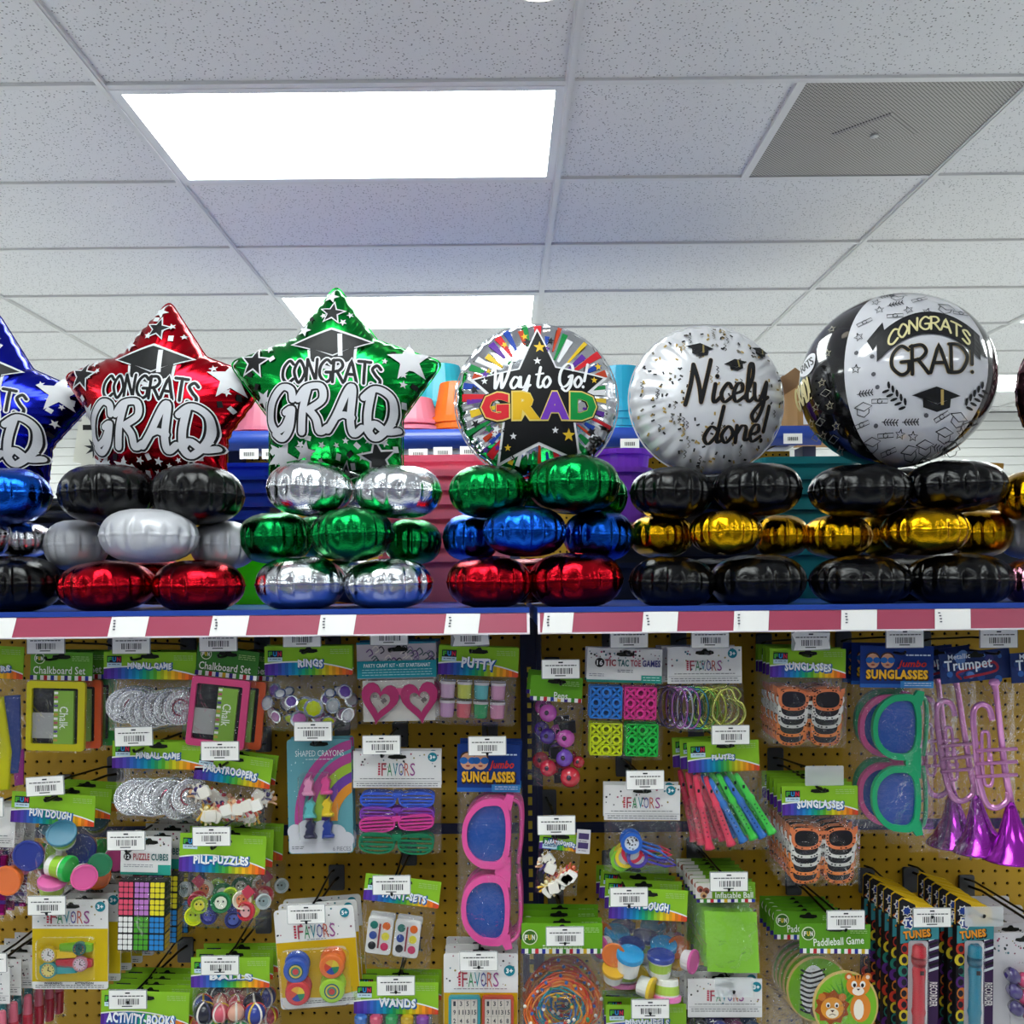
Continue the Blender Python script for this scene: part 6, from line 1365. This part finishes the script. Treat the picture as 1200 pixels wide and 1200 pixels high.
# yoyos
t = pack('yoyo_card', 'yellow FAVORS card with four yoyos', 365, 1072, -.07, cat='toy card')
m = mb(t); m.prism(rrect(321, 1064, 415, 1180, 4), -1, .4, WHT); cd = m.build('backing_card', PRINT, t); m = mb(t); m.flat([(321.3, 1102), (414.7, 1102), (414.7, 1164), (380, 1170), (321.3, 1166)], .7, 'd0a806'); dots(m, 321, 1064, 415, 1100, 24, 16); badge(m, 404, 1072, 5.5, '5+'); fine_print(m, 345, 1172, 410, 2, '6a6a6e'); fine_print(m, 358, 1100, 380, 1, '8a8a8a'); hang_slot(m, 365, 1071); m.build('card_print', PRINT, cd)
m = mb(t); favors(m, 344, 1083, 392, 1099); m.build('lettering', PRINT, cd)
for i, (u, v, c, kind) in enumerate(((345, 1131, '2450b0', 0), (387, 1129, 'e06a1c', 1), (345, 1157, 'c8242e', 1), (385, 1157, '98c81c', 0))):
    y_ = None
    for q in range(2):
        m = mb(t); m.lathe([(14.5, 0), (15, 1), (14, 5), (12, 6), (8, 6.4), (0, 6.4)], (u - q * .5, v - (1 - q) * 5, 2 + q * 7), (0, 0, 1), c, 24); y_ = m.build('yoyo_half', PLAST, t, smooth=False)
    m = mb(t)
    if kind:
        for k, cc in enumerate(('1c7a54', '1f3f94', 'c8402a', 'd8a02c', 'd8c02c')): a0 = k * 2 * PI / 5; m.flat([(u, v)] + [(u + 8.5 * math.cos(a0 + s * PI / 10), v + 8.5 * math.sin(a0 + s * PI / 10)) for s in range(5)], 15.7, cc)
    else:
        for rr, cc in ((9, '1c4a6a'), (7.4, 'c8b43a'), (5.6, '2a7a6a'), (3.6, 'c03a3a')): m.flat(ell(u, v, rr, n=20), 15.6 + (9 - rr) * .08, cc)
    m.build('centre_sticker', PRINT, y_)
m = mb(t); m.puff(rrect(325, 1107, 408, 1176, 10), .6, 17, 'ffffff', .93); m.build('blister', FILM2, t); hook(359, 1071, 'the yoyos', drop=12, tilt=-.02); behind(t, 2, 'yoyo card', dy=.03, dx=.002)

# paint sets
t = pack('paint_set_pack', 'bag with two small watercolour paint boxes', 470, 1034, .13)
rainbow_header(t, 428, 1028, 517, 1059, 'PAINT-SETS', (450, 1044, 502, 1054), rot=.04)
for i, u0 in enumerate((438, 470)):
    m = mb(t); m.puff(rrect(u0, 1075, u0 + 30, 1118, 4), 2, 8, 'd8d6d4', .95); o = m.build('paint_box', PLAST, t)
    for q, c in enumerate(('1f6a60', 'd8641c', '2a4590', 'd8cc2c', '1c1c22', 'c02a5a')):
        m = mb(t); m.lathe([(4.6, 0), (4.6, .8), (3.8, .9), (0, .9)], (u0 + 7.5 + (q % 2) * 14.5, 1084 + (q // 2) * 12, 8), (0, 0, 1), c, 14); m.build('paint_pan', PLAST, o)
    m = mb(t); m.tube([(u0 + 14.6, 1082, 9), (u0 + 14.6, 1110, 9)], 1.1, '8a1c2c', 6); m.build('brush', PLAST, o)
    m = mb(t); m.puff(rrect(u0 + 1, 1071, u0 + 31, 1080, 3), -2, 3, 'c8c8c8', .95); m.build('box_lid', CLEARP, o)
bag(t, 429, 1059, 515, 1134, 13, 26); hook(459, 1037, 'the paint sets', drop=13)

# balls
t = pack('ball_pack', 'bag of striped bouncy balls under a green header', 268, 1122, .01)
rainbow_header(t, 224, 1122, 316, 1157, 'BALLS', (246, 1140, 296, 1148))
for (u, v, r, c, c2) in ((242, 1183, 12, '1c1c2c', '3a3a5a'), (261, 1183, 10.5, 'd05a6a', 'e89aa0'), (279, 1182, 10.5, 'e0a890', 'b03a44'), (301, 1184, 12, '2a3a8c', 'd8402a'), (252, 1203, 11, '2a8a4a', 'd8d02c'), (284, 1204, 12, '3a9a5a', 'e8e0d0'), (306, 1206, 10, 'c8303a', 'e8d8c8')):
    m = mb(t); m.ball((u, v, 8), r, c, 18, 12); o = m.build('bouncy_ball', PLAST, t, smooth=True); m = mb(t)
    for k in range(5): a = k * 2 * PI / 5 + u; m.tube([(u + r * 1.0 * math.cos(a) * math.sin(s * PI / 8), v - r * math.cos(s * PI / 8), 8 + r * math.sin(a) * math.sin(s * PI / 8)) for s in range(9)], 1.4, [c2, 'e8e0d8', 'd8b02c'][k % 3], 5)
    m.build('swirl', PLAST, o, smooth=True)
bag(t, 225, 1157, 318, 1225, 18, 27); hook(258, 1131, 'the bouncy balls', drop=8); behind(t, 2, 'bouncy balls', dy=.035, mix=True)

# wands
t = pack('wand_pack', 'bag of bubble wands under a WANDS header', 465, 1150, .02)
rainbow_header(t, 415, 1151, 514, 1188, 'WANDS', (444, 1169, 488, 1180), rot=.04)
for i in range(5): m = mb(t); u = 424 + i * 18; m.tube([(u, 1192, 4), (u, 1240, 4)], 7, ['c8ccd0', 'b8d0d8', 'd8b8c8', 'c8d0b8', 'd0d0d8'][i], 12); o = m.build('wand_tube', CLEARP, t, smooth=True); m = mb(t); m.lathe([(7.6, 0), (7.6, 6), (5, 8), (0, 8)], (u, 1196, 4), (0, -1, 0), ['3a6ab0', 'c8506a', '3a9a5a', 'd8b02c', '7a3a9a'][i], 12); m.build('cap', PLAST, o)
bag(t, 416, 1188, 514, 1245, 12, 28); hook(464, 1155, 'the bubble wands', drop=10); behind(t, 2, 'bubble wands', dy=.03)

# slide puzzles
t = pack('slide_puzzle_card', 'FAVORS card with teal and red number slide puzzles', 563, 1122, .01, cat='puzzle pack')
m = mb(t); m.prism(rrect(520, 1117, 607, 1230, 3), -1, .4, WHT); cd = m.build('backing_card', PRINT, t); m = mb(t); m.flat(rect(520.3, 1163, 606.7, 1225), .7, 'd0a40a'); dots(m, 520, 1117, 607, 1158, 26, 17); badge(m, 597, 1137, 6.5); fine_print(m, 532, 1158, 594, 1, '7a5a6a'); hang_slot(m, 563, 1125); m.build('card_print', PRINT, cd)
m = mb(t); favors(m, 538, 1139, 585, 1156); m.build('lettering', PRINT, cd)
NUM = ['1', '3', '5', '7', '9', '11', '13', '15', '2', '4', '6', '8', '10', '12', '14']
for (u0, c) in ((526, '2a8f9a'), (565, 'b8402a')):
    m = mb(t); m.frame(rrect(u0, 1165, u0 + 37, 1212, 2, 1), rrect(u0 + 3, 1168, u0 + 34, 1209, 1, 1), 1, 7, c); m.box(u0 + 3, u0 + 34, 1168, 1209, 1, 3, '6a6460'); o = m.build('slide_puzzle', PLAST, t)
    for q, s in enumerate(NUM):
        a, b = u0 + 3.4 + (q % 4) * 7.6, 1168.6 + (q // 4) * 10; m = mb(t); m.box(a, a + 7.2, b, b + 9.5, 3, 6, 'd8cfc4'); m.text(s, a + (2.2 if len(s) == 1 else .9), b + 2, a + (5 if len(s) == 1 else 6.3), b + 7.6, 6.4, '3a3a44', .02); m.build('number_tile', PRINT, o)
hook(561, 1126, 'the slide puzzles', drop=10); behind(t, 2, 'slide puzzle card', dy=.04)

# bead strings
t = pack('bead_pack', 'bag of orange and teal bead strings under a green FUN header', 660, 1105, .01)
fun_header(t, 611, 1082, 706, 1117, '', (636, 1107, 682, 1112), circ=(621, 1098, 9), col='6aa81c')
rn = random.Random(6)
for i in range(16):
    cx, cy = 655 + rn.uniform(-3, 3), 1178 + rn.uniform(-3, 5); c = ['d8641c', 'd8641c', 'e08a3a', '1f8a94', '2a5a9a', 'c83a2a', 'd8a02c'][i % 7]; r = (38 if i % 7 in (0, 1, 2, 5) else 24) - rn.uniform(0, 7)
    m = mb(t); pts = [(cx + r * math.cos(a) * 1.02 + 1.5 * math.sin(3 * a + i), cy + r * math.sin(a) * .95 + 1.2 * math.cos(4 * a + i), 5 + rn.uniform(0, 4)) for a in [2 * PI * k / 34 for k in range(34)]]; m.tube(pts, 1.15, c, 5, True); s_ = m.build('bead_string', mat('shiny_thread', attr=True, rough=.2, coat=.5), t, smooth=True)
    if i % 2 == 0:
        m = mb(t)
        for q in range(5): p = pts[(q * 7 + i * 3) % 34]; m.ball((p[0], p[1], p[2] + 1.6), 2.2, rn.choice(['d8a02c', 'c83a2a', '2a8a5a', '2a5aa0', 'e8e0d0']), 8, 5)
        m.build('beads', PLAST, s_, smooth=True).__setitem__('kind', 'stuff')
bag(t, 610, 1117, 708, 1245, 13, 29); hook(662, 1097, 'the bead strings', drop=11); behind(t, 3, 'bead strings', dy=.034, mix=True)

# pinwheels
t = pack('pinwheel_pack', 'bag of pinwheels under a green header at the bottom', 758, 1178, .0)
rainbow_header(t, 710, 1177, 804, 1213, 'PINWHEELS', (732, 1193, 784, 1203)); bag(t, 711, 1213, 803, 1250, 8, 30); hook(762, 1182, 'the pinwheels', drop=8); behind(t, 2, 'pinwheels', dy=.03)
for i in range(4): m = mb(t); m.flat(starp(726 + i * 22, 1232, 13, 5, i, 4), 4, ['c8303a', '2a6ab0', 'd8b02c', '3a9a4a'][i]); m.build('pinwheel', PLAST, t)

# inflatable ball
t = pack('inflatable_ball_pack', 'pack of folded lime inflatable ball under its green header', 852, 1042, .0)
fun_header(t, 816, 1034, 885, 1057, 'Inflatable Ball', (838, 1045, 882, 1052), circ=None, col='6a9a1e')
m = mb(t); m.box(815, 834, 1034, 1052, .6, 1.6, 'd8d4cc'); pic = m.build('picture_panel', PRINT, t); m = mb(t)
for (u, v, c) in ((820, 1041, 'a05a4a'), (827, 1043, '8a4a3a'), (824, 1048, 'c89a6a')): m.flat(ell(u, v, 4, n=12), 2 + v * .0004, c); m.flat(ell(u + .5, v + 1, 2, n=10), 2.6, '4a2a24')
m.build('ball_picture', PRINT, pic)
m = mb(t); m.sheet(826, 1066, 887, 1137, 12, 14, lambda u, v, a, b: (u + (b - .5) * 3, v + a * 2, 3 + 2.5 * math.sin(a * PI) + 1.1 * noise.noise(Vector((u * .1, v * .2, 3)))), '86c832'); m.build('folded_ball', PLAST, t, smooth=True)
bag(t, 818, 1057, 890, 1141, 8, 33); hook(854, 1033, 'the inflatable balls', drop=12); behind(t, 7, 'folded inflatable ball', dy=.022, dx=-.001)

# lower favors pack
t = pack('favor_bag', 'FAVORS bag of dark party favours at the bottom edge below the inflatable balls', 850, 1155, .01)
favors_header(t, 806, 1147, 893, 1192, 829, 1160, 872, 1173, (886, 1156, 6), 19); hook(860, 1157, 'the bottom favour bag', clear=True, drop=8)
for (u, c) in ((820, '20242a'), (842, '2a2f6a'), (862, '5a2a4a'), (880, '22324a')): m = mb(t); m.ball((u, 1205, 6), (11, 12, 8), c, 14, 8); m.build('favor', mat('glossy_favor', attr=True, rough=.15, coat=.6), t, smooth=True)
bag(t, 807, 1192, 893, 1240, 14, 34); behind(t, 2, 'dark party favour', dy=.03, dx=-.002)

# paddleball
def paddle(t, cx, cy, r, art):
    m = mb(t); m.puff(ell(cx, cy, r, r * 1.05, 32), 2, 5, 'd8b870', .985); m.box(cx - 7, cx + 7, cy + r * .95, cy + r * 1.7, 2, 5, 'd8b870'); pd = m.build('paddle', PRINT, t)
    m = mb(t); m.flat(ell(cx, cy, r * .95, r, 30), 5.4, '7ab82a')
    for k in range(9): a = -1.2 + k * .3; m.flat([(cx - 4, cy - r * .1), (cx - 6 + 30 * math.sin(a) * .8, cy - r * .85 + 10 * abs(a)), (cx + 2, cy - r * .1)], 5.6 + k * .01, ['3f8a22', '58a028'][k % 2])
    if art == 'cats':
        # lion
        lx, ly = cx - 16, cy + 2
        m.flat(starp(lx, ly, 21, 17, .1, 10), 6.0, '9a4a16'); m.flat(ell(lx, ly + 1, 13.5, 13, 20), 6.4, 'e0942e')
        for sg in (-1, 1): m.flat(ell(lx + sg * 12, ly - 12, 4.5, n=12), 6.2, 'c8742a'); m.flat(ell(lx + sg * 5, ly - 3, 2.6, 3.2, 12), 6.9, 'f4f0e8'); m.flat(ell(lx + sg * 5, ly - 2.4, 1.4, 1.9, 8), 7.2, '1c120c')
        m.flat(ell(lx, ly + 6.5, 7.5, 6, 16), 6.7, 'f4e6cc'); m.flat([(lx - 2.6, ly + 2.5), (lx + 2.6, ly + 2.5), (lx, ly + 5.4)], 7.1, '4a2416'); m.stroke([(lx - 3.5, ly + 8.5), (lx, ly + 7), (lx + 3.5, ly + 8.5)], .8, 7.1, '4a2416')
        # tiger cub
        tx, ty = cx + 14, cy - 24
        m.flat(ell(tx + 3, ty + 26, 12, 17, 18), 5.9, 'e0852e'); m.flat(ell(tx + 1, ty + 28, 6, 12, 14), 6.1, 'f4ead8'); m.flat(ell(tx, ty, 14, 12.5, 20), 6.4, 'e4862c')
        for sg in (-1, 1): m.flat(ell(tx + sg * 11, ty - 10, 4.8, n=12), 6.2, 'd0702a'); m.flat(ell(tx + sg * 11, ty - 10, 2.4, n=10), 6.5, 'f0d8c0'); m.flat(ell(tx + sg * 5, ty - 1.5, 3.4, 4, 12), 6.9, 'f6f2ea'); m.flat(ell(tx + sg * 4.6, ty - .6, 1.8, 2.4, 10), 7.2, '1c120c')
        m.flat(ell(tx, ty + 6.5, 7, 5, 16), 6.7, 'f6eada'); m.flat([(tx - 2.2, ty + 3.4), (tx + 2.2, ty + 3.4), (tx, ty + 5.8)], 7.1, '3a1c14')
        for k in (-1, 0, 1): m.flat([(tx + k * 4 - 1, ty - 12), (tx + k * 4 + 1, ty - 12), (tx + k * 3, ty - 6)], 6.9, '3a1e12')
    else:
        zx, zy = cx - 6, cy; m.flat(ell(zx, zy, 16, 30, 22), 6.0, 'ececea')
        for k in range(9): m.stroke(smooth([(zx - 15, zy - 24 + k * 6), (zx - 4, zy - 20 + k * 6), (zx + 13, zy - 25 + k * 6)], 4), 2.4, 6.4, '18181a')
        m.flat(ell(zx + 6, zy + 26, 10, 9, 14), 6.6, '6a4a4a')
    m.build('animal_print', PRINT, pd)
def paddleball(ax, ay, dx, dy, art, label):
    t = pack('paddleball_pack', label, ax, ay, .02, cat='game pack'); fun_header(t, 937 + dx, 1083 + dy, 1020 + dx, 1117 + dy, 'Paddleball Game', (953 + dx, 1098 + dy, 1012 + dx, 1107 + dy), circ=(947 + dx, 1094 + dy, 8), rot=-.06, col='5c9a1c')
    paddle(t, 990 + dx, 1176 + dy, 38, art); bag(t, 937 + dx, 1117 + dy, 1020 + dx, 1260 + dy, 8, dx); return t
t = paddleball(984, 1092, 0, 0, 'cats', 'paddleball pack with a lion and tiger cub paddle'); hook(991, 1078, 'the lion paddleball', drop=14); 
t2 = paddleball(984, 1092, 0, 0, 'zebra', 'paddleball pack with a zebra paddle behind the lion one'); t2.location += Vector((-.028, .07, 0)); t2['group'] = 'paddleball packs behind the zebra one'
for k in range(1, 5):
    c = copy_tree(t2); c.location = t2.location + Vector((-.001 * k, .022 * k, .0)); c['label'] = f'zebra paddleball pack, {ORD[k]} from the front of the zebra ones'

# recorders
def recorder(ax, ay, x0, x1, c, c2, label):
    t = pack('recorder_box', label, ax, ay, .02, cat='toy instrument'); w = x1 - x0
    m = mb(t); m.box(x0, x1, 1083, 1290, -5, 5, '1a181c'); bx_ = m.build('box', PRINT, t)
    m = mb(t); m.prism([(x0, 1083), (x0, 1055), (x0 + 4, 1052), (x1 - 8, 1060), (x1, 1066), (x1, 1083)], -1, 1, 'd8ae1a'); hd = m.build('hanging_flap', PRINT, t)
    m = mb(t); m.flat([(x0, 1083), (x0, 1056), (x0 + 4, 1053), (x0 + w * .42, 1060), (x0 + w * .5, 1083)], 1.3, '1c1a20'); m.flat(starp(x0 + w * .2, 1067, 7, 4.6, .3, 7), 1.7, 'dcd8d0'); m.flat(starp(x0 + w * .2, 1067, 5, 3.6, .3, 7), 2.0, '24408e'); m.stroke([(x0 + 3, 1080), (x0 + w * .45, 1072)], 3, 1.7, 'd8752a'); m.build('flap_print', PRINT, hd)
    m = mb(t); rn = random.Random(int(ax))
    for i in range(11):
        v = 1110 + i * 13; cc = ['c83a2a', 'd8c02c', '2a7a6a', '5a2a7a', 'd87a2c'][i % 5]; m.flat([(x, y) for x, y in ell(x0 + 5 + rn.uniform(-2, 3), v, 6, 7, 12) if True], 5.3 + i * .02, cc); m.flat(ell(x0 + 5, v, 3.2, 4, 10), 5.7, '24202a')
    m.flat(rect(x1 - w * .26, 1096, x1, 1290), 5.4, '3a1f4a')
    for i in range(7): m.flat([(x1 - w * .26, 1098 + i * 6), (x1, 1094 + i * 6), (x1, 1097 + i * 6), (x1 - w * .26, 1101 + i * 6)], 5.6, ['d8e0e4', '1c1c20'][i % 2])
    m.flat([(x0, 1083), (x1, 1080), (x1, 1098), (x0 + w * .5, 1100), (x0, 1104)], 5.8, '3a8a94'); m.build('box_print', PRINT, bx_)
    m = mb(t); m.flat(starp(x0 + w * .22, 1079, 9, 6.5, .2, 7), 6.2, 'e8e4dc'); m.flat(starp(x0 + w * .22, 1079, 7, 5.5, .2, 7), 6.5, '1f3a8a'); m.text('TO', x0 + w * .06, 1075, x0 + w * .4, 1083, 6.9, 'f0f0f0', .05); title(m, 'TUNES', x0 + w * .06, 1087, x0 + w * .78, 1097, 6.4, rot=-.12, sh='1c1410', col='e8972c', wob=0)
    m.text('RECORDER', x0 + w * .55, 1158, x0 + w * 1.19, 1167, 6.2, 'e0d8d8', .03, rot=PI / 2); tag(m.build('lettering', PRINT, bx_), kind='stuff')
    m = mb(t); m.flat(rrect(x0 + w * .2, 1100, x0 + w * .72, 1290, 3, 2), 6.6, 'b8b4b8'); m.build('window_card', PRINT, bx_)
    cx = x0 + w * .46; m = mb(t); m.lathe([(4.5, 0), (7.5, 3), (8.5, 18), (6, 24), (6.4, 26), (7.6, 30), (6.6, 45), (7, 74), (8.2, 78), (6.6, 84), (6.4, 180)], (cx, 1103, 9), (0, 1, 0), c, 18); rc = m.build('recorder', PLAST, t, smooth=True)
    m = mb(t); m.lathe([(9.0, 14), (9.0, 20), (7.2, 25)], (cx, 1103, 9), (0, 1, 0), c2, 18); m.flat(rect(cx - 2.4, 1131, cx + 2.4, 1136), 17.5, '2a1414'); m.build('mouthpiece_collar', PLAST, rc, smooth=True)
    m = mb(t); m.sheet(x0 + w * .18, 1098, x0 + w * .74, 1290, 10, 3, lambda u, v, a, b: 7 + 13 * math.sin(a * PI) ** .6, 'ffffff'); m.build('blister', FILM2, t, smooth=True); return t
t = recorder(1074, 1066, 1053, 1098, 'c01f2e', '9a1522', 'boxed red recorder left of the blue one'); behind(t, 5, 'red recorder', dy=.03, dx=-.002)
t = recorder(1141, 1066, 1119, 1162, '167a94', '0f5f78', 'boxed blue recorder right of the red one'); behind(t, 5, 'blue recorder', dy=.03, dx=-.001)
hook(1092, 1075, 'the red recorder', drop=2); hook(1153, 1074, 'the blue recorder', clear=True, drop=2)

# white dotted pack at the right edge
t = pack('favor_pack', 'white dotted card with purple and pink favours cut off by the right edge', 1200, 1095, .0)
m = mb(t); m.prism(rrect(1162, 1093, 1250, 1240, 4), -1, .4, 'd4d0d4'); cd = m.build('backing_card', PRINT, t); m = mb(t); dots(m, 1162, 1093, 1250, 1120, 40, 21, r=1.3); hang_slot(m, 1200, 1101); m.build('card_print', PRINT, cd)
for i, (u, v, c) in enumerate(((1182, 1140, '3a2a6a'), (1196, 1146, 'c0205a'), (1184, 1158, '42307a'), (1197, 1166, 'd02a6a'), (1186, 1178, '3a2a6a'), (1200, 1184, 'b81f56'))):
    m = mb(t); m.lathe([(0, -9), (6, -8), (8, -3), (8, 3), (6, 8), (0, 9)], (u, v, 8), (.7, .7, 0), c, 14); m.build('favor', mat('glossy_favor', attr=True, rough=.15, coat=.6), t, smooth=True)
m = mb(t); m.puff(rrect(1174, 1122, 1240, 1235, 8), .6, 19, 'ffffff', .93); m.build('blister', FILM2, t); behind(t, 4, 'purple and pink favours', dy=.05); hook(1230, 1085, 'the purple favours', clear=True, drop=10)

# activity books
t = pack('activity_book_pack', 'stack of activity books under a green header at the bottom left', 170, 1170, .04)
rainbow_header(t, 119, 1162, 222, 1205, 'ACTIVITY-BOOKS', (126, 1187, 206, 1200), rot=.04)
m = mb(t); m.puff(rrect(124, 1206, 218, 1260, 3), -4, 5, '3a86a8', .98); m.build('book', PRINT, t)
hook(150, 1171, 'the activity books', drop=6); behind(t, 4, 'activity books', dy=.024, dz=.001, dx=.002, jit=.04)
# glosses at the left edge
t = pack('lip_gloss_pack', 'white dotted pack of red and teal lip glosses at the left edge', -8, 1125, .02, cat='cosmetic pack')
favors_header(t, -55, 1133, 12, 1176, -45, 1146, -5, 1160, None, 24)
for i in range(5):
    u = -46 + i * 13; m = mb(t); m.lathe([(5.4, 0), (5.8, 1), (5.8, 26), (4, 29)], (u, 1232, 6), (0, -1, 0), ['a82038', '1f7a84', 'c82a48', '8a1f3a', 'c02a40'][i], 14); o = m.build('gloss_tube', PLAST, t); m = mb(t); m.lathe([(5.2, 28), (5.4, 29), (4.6, 48), (3.6, 50), (0, 50)], (u, 1232, 6), (0, -1, 0), ['e8a0b0', '2a9aa0', 'e89aac', '1f8a90', 'd86a80'][i], 14); m.build('cap', PLAST, o)
bag(t, -56, 1176, 13, 1240, 12, 35); hook(-14, 1128, 'the lip glosses', drop=10); behind(t, 5, 'lip gloss', dy=.034, dx=.006)
for c_ in list(COL.objects):
    if '_o' in c_: del c_['_o']
